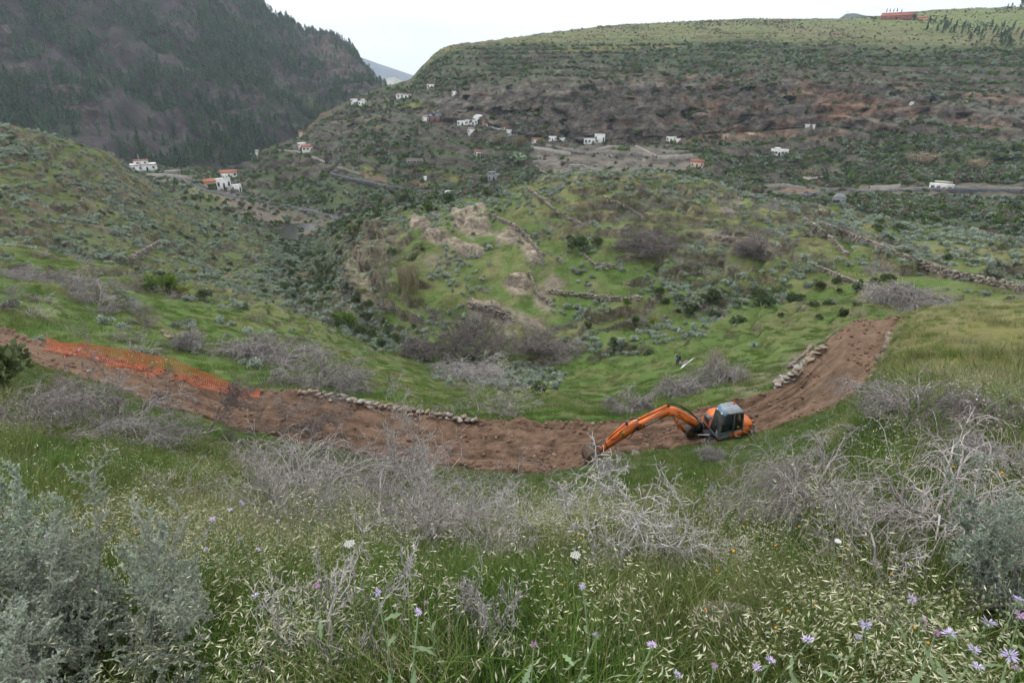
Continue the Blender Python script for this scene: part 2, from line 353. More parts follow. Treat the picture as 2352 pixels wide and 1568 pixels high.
# yellow grass on the right crest
c = mixc(c, np.array((.20, .19, .07)), poly_mask(vx, vy, [(2050,800),(2100,700),(2500,690),(2500,900),(2200,850),(2080,1000),(2000,1000)], 40)*.75*(1-onroad))
bare = sstep(.22, .5, fbm(X, Y, 9, 4, seed=21))*sstep(9, 10, U)
bare = np.maximum(bare*.5, np.maximum.reduce([poly_mask(vx, vy, [(1235,660),(1270,630),(1300,650),(1262,690),(1270,720),(1225,700)], 10),
       poly_mask(vx, vy, [(1155,700),(1230,730),(1260,760),(1200,745)], 8), poly_mask(vx, vy, [(970,590),(1040,575),(1060,600),(990,625)], 14)*.7,
       poly_mask(vx, vy, [(1650,470),(1700,455),(1710,475),(1665,510)], 10), poly_mask(vx, vy, [(1600,530),(1680,535),(1800,560),(1790,580),(1640,560)], 12)*.8,
       poly_mask(vx, vy, [(1630,840),(1740,860),(1800,830),(1850,790),(1890,780),(1800,880),(1700,910)], 10)*.75]))
c = mixc(c, PALE*.9, bare*.85)
stepf = sstep(.80, .62, sl)*sstep(60, 90, D)
c = mixc(c, np.array((.205, .168, .135)), stepf*.65)
c = mixc(c, np.where((vx < 920)[..., None], PALE*.8, PALE*1.2), crag*np.where(vx < 920, .6, .92))
c = c*(1 + .35*(crag*fbm(X, Y, 3, 4, .6, seed=14))[..., None])
TR = np.array((.172, .111, .077))
road = sstep(4.55, 4.95, U)*(1-sstep(6.02, 6.6, U))*road_az
streak = fbm(ly.A*30, tt*9, 1.0, 4, .6, seed=33)
tc_ = mixc(solid(U.shape, TR), TR*.52, np.clip(sstep(.0, .5, fbm(X, Y, 2.2, 4, .6, seed=31))*.6+rut*.35+sstep(.0, .35, streak)*.55, 0, 1))
tc_ = mixc(tc_, TR*1.45, sstep(.08, .4, -streak)*.6)
tc_ = mixc(tc_, np.array((.26, .175, .125)), sstep(.15, .5, fbm(X, Y, 1.5, 4, .65, seed=32))*.65)
tc_ = mixc(tc_, np.array((.24, .165, .115)), np.maximum(1-sstep(150, 520, vx), sstep(1750, 1900, vx))*.55)   # drier, paler at both ends
c = mixc(c, np.array((.14, .085, .055)), sstep(6.0, 6.4, U)*(1-sstep(7.0, 7.4, U))*road_az*.8)
c = mixc(c, tc_, road)
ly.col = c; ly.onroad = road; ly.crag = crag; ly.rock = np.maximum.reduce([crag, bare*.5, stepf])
MG_near = ground_mat('hillside_ground', .9, 9.0, .30, .8, .03)
MG_track = ground_mat('track_earth', 1.4, 14.0, .38, 1.0, .05)
MG_mid = ground_mat('slope_ground', .35, 2.2, .42, .7, .15, rock=(.45, .5, 1.6))
R_, C_ = U.shape
def sub_grid(ly, name, r0, r1, mat):
    P = np.stack([ly.X[r0:r1+1], ly.Y[r0:r1+1], ly.Z[r0:r1+1]], -1)
    R, C = P.shape[:2]
    o = mesh_obj(name, P, grid_faces(R, C), mat, smooth=True)
    set_color(o.data, ly.col[r0:r1+1]); o['kind'] = 'structure'
    if hasattr(ly, 'rock'):
        at_ = o.data.attributes.new('Rock', 'FLOAT', 'POINT'); at_.data.foreach_set('value', np.clip(ly.rock[r0:r1+1], 0, 1).astype(np.float32).ravel())
    return o
rt0 = int(np.argmin(np.abs(ly.u-4.6))); rt1 = int(np.argmin(np.abs(ly.u-6.1)))
sub_grid(L1, 'hillside', 0, rt0, MG_near)
sub_grid(L1, 'dirt_track', rt0, rt1, MG_track)
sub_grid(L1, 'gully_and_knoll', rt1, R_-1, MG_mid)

# ---- layer 2: valley floor, terraces, cliffs and plateau
E1 = [(-200,430,400),(300,425,380),(450,447,360),(560,490,320),(650,552,272),(760,548,258),(900,490,275),(1000,456,280),(1200,428,275),(1300,412,270),(1400,408,270),(1600,425,275),(1800,450,275),(2000,490,268),(2200,512,258),(2400,545,245),(2900,575,235)]
E2 = [(-200,395,470),(300,396,455),(450,412,402),(520,430,382),(560,452,362),(650,478,340),(760,492,318),(830,470,322),(900,445,332),(1000,432,332),(1100,420,332),(1200,396,328),(1300,382,325),(1400,373,328),(1600,386,328),(1800,422,318),(1900,441,310),(2000,437,314),(2200,433,315),(2400,436,310),(2900,445,300)]
E3 = [(-200,385,500),(300,385,500),(450,402,425),(520,405,415),(560,415,402),(600,398,402),(690,362,405),(740,335,404),(830,302,402),(900,284,400),(1000,281,396),(1100,286,388),(1200,319,374),(1300,323,370),(1400,326,369),(1500,323,371),(1600,319,374),(1700,309,378),(1800,301,382),(1900,293,386),(2000,287,388),(2200,292,386),(2400,302,378),(2900,310,370)]
E4 = [(-200,380,520),(300,380,520),(450,396,445),(520,400,428),(560,396,420),(600,370,420),(690,328,425),(740,298,425),(830,258,432),(900,236,432),(1000,236,414),(1100,205,406),(1200,212,394),(1300,203,390),(1400,197,388),(1600,192,394),(1800,187,400),(2000,203,410),(2200,228,414),(2400,238,408),(2900,250,400)]
E5 = [(-200,378,530),(300,378,530),(450,394,452),(520,399,432),(560,390,426),(600,358,432),(690,318,440),(740,272,444),(830,226,452),(900,203,462),(940,192,470),(1000,140,478),(1060,118,482),(1120,110,480),(1200,114,474),(1300,118,468),(1400,113,468),(1600,112,474),(1700,105,482),(1800,110,484),(2000,118,486),(2200,124,486),(2400,128,480),(2900,140,470)]
E6 = [(-200,376,545),(300,376,545),(450,393,460),(520,398,438),(560,388,432),(600,353,440),(690,313,450),(740,263,456),(830,219,466),(880,202,472),(940,186,488),(1000,122,508),(1030,106,515),(1060,102,520),(1120,96,530),(1200,92,545),(1400,75,570),(1600,72,570),(1800,78,570),(2000,80,570),(2200,85,575),(2400,88,570),(2900,95,560)]
E7 = [(-200,375,560),(300,375,560),(450,392,470),(520,398,444),(560,387,438),(600,352,447),(690,312,458),(740,262,463),(830,218,474),(880,201,482),(940,185,496),(1000,121,518),(1030,105,525),(1060,101.5,532),(1120,95,548),(1200,85,590),(1400,60,650),(1700,46,710),(1930,46,730),(2010,43,760),(2100,33,830),(2200,26,880),(2280,24,880),(2352,20,860),(2900,10,800)]
az2 = np.radians(np.linspace(-33, 51, 660))
L2 = layer([lambda az, D, Z: (np.full_like(az, 180.), np.full_like(az, -85.)), E1, E2, E3, E4, E5, E6, E7, off_last(120, -25)],
           [10, 70, 80, 110, 100, 40, 60, 4], az2, smooth=4)
ly = L2; X, Y, D, U = ly.X, ly.Y, ly.D, ly.U; vx0, vy0 = ly.vx, ly.vy
n1 = fbm(X, Y, 60, 4, seed=41); n2 = fbm(X, Y, 16, 4, seed=42); n3 = fbm(X, Y, 4.5, 4, seed=43)
edge = 1-sstep(6.6, 7.0, U)                            # keep the skyline
vis = sstep(.8, 1.1, U)
ly.Z = ly.Z + vis*edge*(n1*2.2*sstep(1.1, 1.6, U)*(1-sstep(5.5, 6, U)) + n2*1.2 + n3*.35)
flat = np.maximum.reduce([poly_mask(vx0, vy0, [(1215,335),(1500,330),(1600,360),(1580,400),(1230,405)], 12), poly_mask(vx0, vy0, [(1750,425),(2352,425),(2352,450),(1750,455)], 8),
                          poly_mask(vx0, vy0, [(330,400),(560,405),(640,480),(680,545),(600,520),(430,425),(330,410)], 8)])
terr = sstep(1.2, 1.5, U)*(1-sstep(5.9, 6.3, U))*(1-.4*flat)
warp = n1*4 + fbm(X, Y, 140, 2, seed=45)*8
up_ = sstep(3.9, 4.2, U)*(1-sstep(5.6, 6.0, U))
zt = terrace(ly.Z, 6.5, warp*1.6+n2*2.5, .13)*(1-up_) + terrace(ly.Z, 4.2, n1*2.0+fbm(X, Y, 160, 2, seed=47)*5+n2*.5, .09)*up_
terr = np.clip(terr*(.25+.75*sstep(-.25, .25, fbm(X, Y, 90, 3, seed=46)))+.3*up_, 0, 1)
ly.Z = ly.Z*(1-.7*terr) + .7*terr*zt
# cliff relief: pushed in and out along the line of sight from the valley
steep = sstep(2.75, 3.05, U)*(1-sstep(3.95, 4.3, U))*sstep(900, 1010, vx0)
steep = np.maximum(steep, sstep(2.4, 2.9, U)*(1-sstep(4.3, 4.8, U))*(1-sstep(1000, 1060, vx0))*sstep(660, 700, vx0)*.45)
ang = ly.A*390
ribs = np.abs(fbm(ang, ly.Z*.35, 22, 4, .55, seed=51)); pock = fbm(ang, ly.Z*1.5, 9, 3, .5, seed=52)
cave = sstep(.26, .42, fbm(ang, ly.Z*2.0, 15, 3, .5, seed=53))
dD = steep*(ribs*12 - 4 + pock*3 + cave*7 + fbm(ang, ly.Z*1.2, 3.2, 3, .6, seed=55)*1.6)
over = sstep(2.2, 2.6, U)*(1-sstep(5.6, 6.0, U))*(1-steep)
dD = dD + over*n2*3
# one band of grottoes along the foot of the cliff, where the white houses stand
foot = np.exp(-((U-3.06)/.07)**2)*sstep(960, 1000, vx0)*(1-sstep(1950, 2050, vx0))
dD = dD + foot*4.5*(.6+.8*np.abs(fbm(ang, ang*0, 10, 2, seed=54)))
rc = poly_mask(vx0, vy0, [(2230,395),(2290,365),(2420,360),(2420,405),(2260,415)], 8); dD = dD + rc*8
D2 = D + dD
ly.X = D2*np.sin(ly.A); ly.Y = D2*np.cos(ly.A)
ly.vx, ly.vy, ly.f = project(ly.X, ly.Y, ly.Z); vx, vy = ly.vx, ly.vy
sl = slope_of(ly)
CL = np.array((.160, .140, .122)); CLR = np.array((.26, .155, .100)); VEG = np.array((.085, .112, .055)); PLAT = np.array((.185, .200, .095)); GREYS = np.array((.185, .16, .135))
c = solid(U.shape, VEG)
c = mixc(c, GREYS*.85, sstep(.0, .45, n2+.4*n3)*.5)
c = mixc(c, CL, sstep(.83, .64, sl)*.9)
c = mixc(c, CL, steep*.85)
red = steep*sstep(.05, .4, fbm(ang, ly.Z*2, 16, 4, .55, seed=61)+.25*sstep(1400, 1700, vx)-.1)
c = mixc(c, CLR, np.clip(red, 0, 1)*.55)
c = mixc(c, np.array((.30, .20, .135)), np.exp(-((U-3.0)/.09)**2)*sstep(1500, 1560, vx)*(1-sstep(1800, 1850, vx))*.8)
c = mixc(c, CLR*1.05, poly_mask(vx, vy, [(1860,250),(1900,225),(2000,232),(2010,262),(1920,275)], 10)*.7)
c = c*(1+.28*(steep*fbm(ang, ly.Z*.5, 3, 4, .6, seed=62))[..., None])
pl = sstep(5.0, 5.7, U)
c = mixc(c, PLAT, pl*sstep(900, 1050, vx)*.85)
c = mixc(c, np.array((.20, .165, .11)), pl*sstep(.0, .5, fbm(X, Y, 45, 4, seed=63))*.6)
c = mixc(c, np.array((.21, .12, .075)), pl*sstep(.25, .5, fbm(X, Y, 30, 4, seed=64))*.55)
c = mixc(c, np.array((.175, .215, .085)), poly_mask(vx, vy, [(1930,50),(2100,25),(2400,15),(2400,60),(2100,70)], 6)*.7)
c = mixc(c, np.array((.30, .27, .12)), poly_mask(vx, vy, [(1250,112),(1420,100),(1570,108),(1540,118),(1280,122)], 5)*.6)
c = mixc(c, GREYS*1.05, flat*(.7+.3*n3))
c = mixc(c, np.array((.21, .19, .165)), poly_mask(vx, vy, [(1215,335),(1500,330),(1600,360),(1580,400),(1230,405)], 8)*.6)
rsv = poly_mask(vx, vy, [(430,428),(520,448),(640,478),(780,500),(720,545),(640,545),(560,490),(480,450)], 8)
c = mixc(c, np.array((.19, .16, .13)), rsv*.7)
c = mixc(c, np.array((.17, .18, .07)), poly_mask(vx, vy, [(395,420),(450,428),(520,455),(500,470),(430,440)], 8)*.7)
c = mixc(c, np.array((.26, .235, .20)), poly_mask(vx, vy, [(335,403),(430,412),(420,422),(340,415)], 5)*.9)
yel = np.maximum.reduce([poly_mask(vx, vy, p, 4) for p in ([(905,236),(990,238),(985,245),(915,245)], [(830,380),(880,395),(870,405),(825,390)], [(1010,395),(1075,412),(1060,420),(1010,405)], [(940,380),(1000,395),(990,402),(935,388)])])
c = mixc(c, np.array((.21, .22, .05)), yel*.8)
bro = np.maximum.reduce([poly_mask(vx, vy, p, 4) for p in ([(805,385),(860,402),(895,412),(885,420),(830,405)], [(930,415),(960,417),(1000,432),(985,438)], [(2290,350),(2352,350),(2352,345)], [(1800,432),(1870,436),(1860,444),(1800,440)])])
c = mixc(c, np.array((.25, .165, .115)), bro*.85)
ly.rock = np.clip(np.maximum(steep, sstep(.90, .70, sl))+.35*sstep(1.2, 1.6, U)*(1-sstep(5, 5.4, U)), 0, 1); ly.col = c; ly.steep = steep; ly.flat = flat; ly.rsv = rsv; ly.sl = sl
MG_far = ground_mat('valley_ground', .10, .7, .45, .9, .8, rock=(.11, .10, 2.2))
sub_grid(L2, 'valley_and_cliffs', 0, U.shape[0]-1, MG_far)

# ---- layer 3: wooded mountain on the left
M0 = [(-600,400,400),(0,402,440),(200,412,470),(300,404,490),(400,398,505),(500,392,515),(600,362,545),(700,322,590),(800,262,640),(860,222,690),(930,212,720)]
M1 = [(-600,300,480),(0,300,520),(200,305,545),(400,300,575),(500,290,600),(600,268,630),(700,240,680),(800,215,730),(860,205,760),(930,209,770)]
M2 = [(-600,120,590),(0,130,620),(200,130,650),(400,120,690),(500,110,720),(600,120,770),(700,150,820),(800,165,820),(860,190,820),(930,207,820)]
M3 = [(-600,-260,800),(0,-220,850),(200,-190,880),(400,-130,920),(500,-75,960),(560,-25,990),(590,2,1000),(622,42,1010),(660,52,1020),(700,70,1030),(760,86,1030),(795,107,1010),(820,141,980),(850,171,940),(873,194,910),(893,205,880),(930,208,860)]
az3 = np.radians(np.linspace(-46, -10.5, 330))
L3 = layer([lambda az, D, Z: (np.full_like(az, 380.), np.full_like(az, -95.)), M0, M1, M2, M3, off_last(150, -60)], [6, 60, 90, 110, 4], az3, smooth=3)
ly = L3; X, Y, D, U = ly.X, ly.Y, ly.D, ly.U
ridge = sstep(3.75, 4.0, U)
spur = np.abs(fbm(X*.8+Y*.3, Y*.35-X*.2, 90, 4, .5, seed=71))
ly.Z = ly.Z + (1-ridge)*sstep(.9, 1.3, U)*(spur*52-14 + fbm(X, Y, 30, 4, seed=72)*10 + fbm(X, Y, 9, 3, seed=73)*2.2) + ridge*fbm(X, Y, 14, 3, seed=74)*1.0
crg = sstep(.12, .42, fbm(X, Y, 80, 4, seed=75))*(1-ridge)
crg = np.maximum(crg, poly_mask(ly.vx, ly.vy, [(90,195),(170,215),(240,250),(240,330),(170,320),(110,250)], 25))
ly.Z = ly.Z + .8*crg*(terrace(ly.Z, 14, fbm(X, Y, 40, 3, seed=76)*10, .07)-ly.Z)
ly.vx, ly.vy, ly.f = project(X, Y, ly.Z); ly.sl = slope_of(ly)
MS = np.array((.082, .072, .072)); MR = np.array((.125, .108, .100)); MV = np.array((.046, .064, .036))
c = solid(U.shape, MS)
c = mixc(c, MV, sstep(-.15, .35, fbm(X, Y, 40, 4, seed=77))*.6)
c = mixc(c, MR, np.clip(crg*sstep(.85, .6, ly.sl)*1.2, 0, 1))
c = mixc(c, np.array((.085, .115, .050)), poly_mask(ly.vx, ly.vy, [(585,165),(700,215),(790,265),(740,262),(640,215)], 14)*.6)
c = mixc(c, np.array((.15, .115, .10)), poly_mask(ly.vx, ly.vy, [(660,60),(780,95),(860,190),(800,185),(720,130)], 20)*.6)
c = c*(1+.3*fbm(X, Y, 6, 3, .6, seed=78)[..., None])
ly.col = c; ly.crg = crg; ly.rock = np.clip(crg+.3, 0, 1)
MG_mtn = ground_mat('mountain_ground', .05, .35, .40, .8, 1.5, rock=(.06, .05, 1.2))
sub_grid(L3, 'wooded_mountain', 0, U.shape[0]-1, MG_mtn)

# ---- layer 4: distant mountains and the hill behind the plateau
def ridge_hill(name, sil, d, depth, base_vy, col, matp, rough=6.0):
    a = []; z = []
    for vx_, vy_ in sil:
        aa, dd, zz = at(vx_, vy_, d=d); a.append(float(aa)); z.append(float(zz))
    az = np.linspace(a[0], a[-1], 140); zc = np.interp(az, a, z); zb = float(at(sil[0][0], base_vy, d=d)[2])
    t = np.linspace(0, 1, 40)
    prof = np.concatenate([np.sin(t*np.pi/2)**1.3, np.cos(t[1:]*np.pi/2)**1.1]); dd = np.concatenate([d-depth*(1-t), d+depth*t[1:]])
    Dg = np.repeat(dd[:, None], len(az), 1); Ag = np.repeat(az[None], len(dd), 0)
    Xg, Yg = Dg*np.sin(Ag), Dg*np.cos(Ag)
    Zg = zb + (zc-zb)[None]*prof[:, None] + fbm(Xg, Yg, depth*.5, 5, .55, seed=81)*rough*(1-prof[:, None]**4)
    o = mesh_obj(name, np.stack([Xg, Yg, Zg], -1), grid_faces(*Xg.shape), matp, smooth=True)
    set_color(o.data, solid(Xg.shape, col)*(1+.5*fbm(Xg, Yg, depth*.15, 4, seed=82))[..., None]); o['kind'] = 'structure'
    return o
MG_dist = ground_mat('distant_ground', .004, .02, .3, .3, 5)
ridge_hill('distant_mountain', [(640,230),(740,165),(790,128),(822,130),(870,147),(912,161),(950,174),(1010,190),(1100,215)], 4200, 900, 235, (.10, .11, .12), MG_dist, 60)
ridge_hill('distant_pale_hill', [(800,232),(850,205),(872,190),(890,180),(905,177),(922,186),(950,192),(990,205),(1040,225)], 2300, 300, 232, (.36, .34, .28), MG_dist, 14)
ridge_hill('distant_dark_hill', [(1820,75),(1900,56),(1925,46),(1944,33),(1962,32),(1985,37),(2020,40),(2060,55),(2120,80)], 1500, 160, 80, (.07, .09, .075), MG_dist, 8)
# ---- air
def haze_box(density):
    m = bpy.data.materials.new('haze_air'); m.use_nodes = True; nt = m.node_tree; nt.nodes.remove(nt.nodes['Principled BSDF'])
    v = nt.nodes.new('ShaderNodeVolumePrincipled'); v.inputs['Color'].default_value = (.70, .84, 1.0, 1); v.inputs['Density'].default_value = density; v.inputs['Anisotropy'].default_value = 0.2
    nt.links.new(v.outputs[0], nt.nodes['Material Output'].inputs['Volume'])
    x0, x1, y0, y1, z0, z1 = -3400, 3400, -60, 5300, -420, 420
    V = [(x, y, z) for z in (z0, z1) for y in (y0, y1) for x in (x0, x1)]
    o = mesh_obj('haze', V, [(0,2,3,1),(4,5,7,6),(0,1,5,4),(2,6,7,3),(0,4,6,2),(1,3,7,5)], m); o['kind'] = 'stuff'; o['label'] = 'thin pale haze filling the valley air'; return o
HAZE = 0.00016
haze_box(HAZE)
dg = bpy.context.evaluated_depsgraph_get()
# ---------------------------------------------------------------- plant meshes (sources, not in the scene themselves)
def tubes(segs, sides=3):
    """segs: list of (p0, p1, r0, r1)"""
    P0 = np.array([s[0] for s in segs]); P1 = np.array([s[1] for s in segs]); r0 = np.array([s[2] for s in segs]); r1 = np.array([s[3] for s in segs])
    d = P1-P0; d /= np.maximum(np.linalg.norm(d, axis=1, keepdims=True), 1e-9)
    ref = np.where(np.abs(d[:, 2:3]) > .9, np.array([[1., 0, 0]]), np.array([[0, 0, 1.]]))
    u = np.cross(d, ref); u /= np.linalg.norm(u, axis=1, keepdims=True); v = np.cross(d, u)
    V = []; a = np.arange(sides)*2*np.pi/sides
    ring = lambda P, r: P[:, None, :] + (u[:, None, :]*np.cos(a)[None, :, None] + v[:, None, :]*np.sin(a)[None, :, None])*r[:, None, None]
    V = np.concatenate([ring(P0, r0), ring(P1, r1)], 1).reshape(-1, 3)
    n = len(segs); b = np.arange(n)[:, None]*2*sides; i = np.arange(sides)[None]; j = (i+1) % sides
    F = np.stack([b+i, b+j, b+sides+j, b+sides+i], -1).reshape(-1, 4)
    return V, F
def quads(pos, size, nrm=None, aspect=1.0, r=rng, up=None):
    """small leaf rhombs at pos"""
    n = len(pos); size = np.broadcast_to(np.asarray(size, float), (n,))
    if up is None:
        a = r.normal(size=(n, 3))
    else: a = up + r.normal(size=(n, 3))*.35
    a /= np.linalg.norm(a, axis=1, keepdims=True)
    b = np.cross(a, r.normal(size=(n, 3))); b /= np.linalg.norm(b, axis=1, keepdims=True)
    a = a*size[:, None]*aspect; b = b*size[:, None]*.5
    V = np.stack([pos-a*.5, pos+b, pos+a*.5, pos-b], 1).reshape(-1, 3)
    return V, np.arange(n*4).reshape(-1, 4)
def join(*vf):
    V = []; F = []; k = 0
    for v, f in vf: V.append(v); F.append(f+k); k += len(v)
    return np.concatenate(V), np.concatenate(F)
def grow(r, stems=6, length=1.0, levels=3, kids=4, wig=.3, droop=0.0, spread=.7, rad=.012, ratio=.6, nseg=5, up0=1.0, minr=.0022):
    segs = []
    def br(p, d, L, rd, lv):
        k = max(2, nseg-lv); pts = [p]; st = L/k
        for i in range(k):
            d = d + r.normal(size=3)*wig; d[2] += -droop*(i+1)/k*(1.0 if lv else .8); d = d/np.linalg.norm(d)
            q = p + d*st
            if q[2] < .01: q[2] = .01; d[2] = abs(d[2])*.3
            ra = max(rd*(1-.75*i/k), minr); rb = max(rd*(1-.75*(i+1)/k), minr*.8)
            segs.append((p, q, ra, rb, lv)); p = q; pts.append((q, d.copy(), rb))
            if lv < levels and i >= (1 if lv == 0 else 0):
                m = kids/k; m = int(m) + (r.random() < m-int(m))
                for _ in range(m):
                    e = d + r.normal(size=3)*.75; e /= np.linalg.norm(e)
                    br(q, e, L*ratio*r.uniform(.6, 1.15), max(rb*.75, minr), lv+1)
    for s in range(stems):
        a = r.uniform(0, 2*np.pi); d = np.array([np.cos(a)*spread, np.sin(a)*spread, up0]); d *= 1/np.linalg.norm(d)
        br(np.array([np.cos(a)*.05, np.sin(a)*.05, -.05]), d, length*r.uniform(.7, 1.15), rad*r.uniform(.7, 1.2), 0)
    return segs
def dome(r, n, rx, h, lumps=11, lr=.42, shell=.75):
    """points through a lumpy dome of radius rx and height h"""
    ph = r.uniform(0, 2*np.pi, lumps); el = r.uniform(.05, 1.0, lumps)
    C = np.stack([np.cos(ph)*np.sqrt(1-el**2*.9)*.62, np.sin(ph)*np.sqrt(1-el**2*.9)*.62, el*.62+.05], 1)*r.uniform(.75, 1.1, (lumps, 1))
    R = lr*r.uniform(.6, 1.15, lumps)
    k = r.integers(0, lumps, n); v = r.normal(size=(n, 3)); v /= np.linalg.norm(v, axis=1, keepdims=True); v[:, 2] = np.abs(v[:, 2])*1.1-.25*(r.random(n) < .4)
    p = C[k] + v*R[k][:, None]*(shell+(1-shell)*r.random(n)**.5)[:, None]
    p[:, 2] = np.maximum(p[:, 2], .02)
    return p*np.array([rx, rx, h])
SRC = bpy.data.collections.new('plant_sources')
def src(name, V, F, mat):
    o = mesh_obj(name, V, F, mat, link=False); return o
MA = {}
MA['grass'] = leaf_mat('grass_green', (.120, .205, .040), .55, .02, .55, .35, 3)
MA['grass2'] = leaf_mat('grass_olive', (.195, .225, .075), .5, .02, .55, .35, 3)
MA['straw'] = leaf_mat('grass_straw', (.42, .38, .23), .25, .012, .6, .3, 3)
MA['oat'] = leaf_mat('oat_spikelet', (.62, .60, .43), .2, .01, .5, .3, 6)
MA['silver'] = leaf_mat('silvery_leaf', (.36, .42, .34), .45, .02, .6, .15, 2)
MA['silver2'] = leaf_mat('silvery_leaf_near', (.33, .395, .30), .25, .015, .6, .15, 8)
MA['dead'] = leaf_mat('dead_wood', (.36, .33, .315), .45, .012, .8, 0, 3)
MA['deaddark'] = leaf_mat('dead_wood_dark', (.20, .172, .165), .35, .012, .8, 0, 3)
MA['deadpale'] = leaf_mat('dead_wood_pale', (.43, .405, .39), .45, .01, .8, 0, 5)
MA['dark'] = leaf_mat('dark_foliage', (.105, .145, .062), .4, .025, .55, .15, 1.2)
MA['bright'] = leaf_mat('bright_foliage', (.13, .215, .04), .35, .02, .5, .25, 1.5)
MA['yellowish'] = leaf_mat('yellowish_foliage', (.27, .29, .07), .35, .02, .5, .25, 1.5)
MA['reed'] = leaf_mat('dry_reed', (.36, .30, .20), .3, .015, .7, .2, 2)
MA['silverfar'] = leaf_mat('greyish_far_leaf', (.25, .31, .235), .4, .03, .6, .1)
MA['agave'] = leaf_mat('agave_leaf', (.30, .40, .37), .2, .02, .45, 0, 3)
MA['pear'] = leaf_mat('cactus_pad', (.18, .25, .15), .3, .02, .5, 0, 2)
MA['pine'] = leaf_mat('pine_needles', (.095, .155, .085), .35, .03, .6, .1, .5)
MA['trunk'] = leaf_mat('tree_bark', (.10, .078, .062), .3, .01, .85, 0, 4)
MA['flower'] = leaf_mat('pale_violet_flower', (.62, .52, .66), .15, .03, .6, .2, 4)
MA['brown'] = leaf_mat('brown_bush', (.24, .20, .155), .3, .02, .8, .1, 2)

def tuft(r, blades, rad, h, w, lean=.35, wind=.15, segs=3):
    V = []; F = []; k = 0
    for b in range(blades):
        a = r.uniform(0, 2*np.pi); q = rad*math.sqrt(r.random()); p = np.array([math.cos(a)*q, math.sin(a)*q, -.03])
        hh = h*r.uniform(.45, 1.15); l = np.array([r.normal()*lean + wind, r.normal()*lean]); ww = w*r.uniform(.6, 1.3)
        f = r.uniform(0, 2*np.pi); side = np.array([math.cos(f), math.sin(f), 0])*ww*.5
        for i in range(segs+1):
            t = i/segs; c = p + np.array([l[0]*hh*t*t, l[1]*hh*t*t, hh*t*(1-.25*t*np.hypot(*l))])
            s = side*(1-t**1.5)
            if i < segs: V += [c-s, c+s]
            else: V += [c]
        for i in range(segs-1): F.append((k+2*i, k+2*i+1, k+2*i+3, k+2*i+2))
        F.append((k+2*segs-2, k+2*segs-1, k+2*segs)); k += 2*segs+1
    return np.array(V), F
def oat(r, stems, rad, h, heads=9, sp=.024, wind=.55):
    """wild oat: arching stems with hanging pale spikelets; returns stems and spikelets"""
    V = []; F = []; HV = []; HF = []; k = 0; hk = 0
    for b in range(stems):
        a = r.uniform(0, 2*np.pi); q = rad*math.sqrt(r.random()); p = np.array([math.cos(a)*q, math.sin(a)*q, -.03])
        hh = h*r.uniform(.7, 1.15); l = np.array([r.normal()*.22+wind, r.normal()*.3-.1]); ww = .0035
        f = r.uniform(0, 6.28); side = np.array([math.cos(f), math.sin(f), 0])*ww*.5; pts = []
        n = 5
        for i in range(n+1):
            t = i/n; c = p+np.array([l[0]*hh*t**2.2*.8, l[1]*hh*t**2.2*.8, hh*(t-.32*t**3)]); pts.append(c)
            V += [c-side*(1-.6*t), c+side*(1-.6*t)]
        for i in range(n): F.append((k+2*i, k+2*i+1, k+2*i+3, k+2*i+2))
        k += 2*(n+1)
        for _ in range(heads):
            t = r.uniform(.62, 1.0); i = min(int(t*n), n-1); c = pts[i]*(1-(t*n-i))+pts[i+1]*(t*n-i)
            c = c + np.array([r.normal()*.03+.015, r.normal()*.03, r.uniform(-.035, .02)])
            d = np.array([r.normal()*.35+.75*np.sign(wind), r.normal()*.4, -.45+r.normal()*.35]); d /= np.linalg.norm(d)
            s = np.cross(d, r.normal(size=3)); s /= np.linalg.norm(s); L = sp*r.uniform(.8, 1.4)
            HV += [c-d*L*.5, c+s*L*.11, c+d*L*.6, c-s*L*.11]; HF.append((hk, hk+1, hk+2, hk+3)); hk += 4
    return (np.array(V), F), (np.array(HV), HF)
def two_mat(name, A, ma, B, mb):
    n = len(A[0]); V = np.concatenate([A[0], B[0]]); F = [tuple(f) for f in A[1]] + [tuple(int(i)+n for i in f) for f in B[1]]
    o = mesh_obj(name, V, F, ma, link=False); o.data.materials.append(mb)
    mi = np.zeros(len(F), np.int32); mi[len(A[1]):] = 1; o.data.polygons.foreach_set('material_index', mi); return o
R1 = np.random.default_rng(21)
G_NEAR = [src('grass_tuft', *tuft(R1, 110, .32, .40, .008, .4, .1), MA['grass']), src('grass_tuft', *tuft(R1, 110, .32, .48, .007, .45, .2), MA['grass2']),
          src('grass_tuft', *tuft(R1, 90, .30, .33, .012, .55, .1), MA['grass']), src('grass_tuft', *tuft(R1, 80, .30, .52, .005, .5, .3), MA['straw']), src('grass_tuft', *tuft(R1, 60, .30, .50, .016, .45, .05, 4), MA['grass'])]
def oat_src(i):
    A, B = oat(R1, 8, .17, .72, 9, .024); return two_mat('oat_tuft', A, MA['grass2'], B, MA['oat'])
G_OAT = [oat_src(i) for i in range(4)]
G_MID = [src('grass_tuft_mid', *tuft(R1, 170, .85, .40, .022, .45, .15, 2), MA['grass']), src('grass_tuft_mid', *tuft(R1, 170, .85, .44, .020, .5, .2, 2), MA['grass2']),
         src('grass_tuft_mid', *tuft(R1, 150, .75, .48, .010, .45, .25, 2), MA['straw'])]
G_FAR = [src('grass_tuft_far', *tuft(R1, 130, 1.7, .34, .06, .5, .1, 2), MA['grass']), src('grass_tuft_far', *tuft(R1, 130, 1.7, .34, .06, .5, .1, 2), MA['grass2'])]
def shrub_src(name, n, rx, h, sz, mat, lumps=11, asp=1.6):
    p = dome(R1, n, rx, h, lumps); upv = p-np.array([0, 0, .1*h]); upv /= np.linalg.norm(upv, axis=1, keepdims=True)
    return src(name, *quads(p, R1.uniform(.7, 1.3, n)*sz, aspect=asp, r=R1, up=upv), mat)
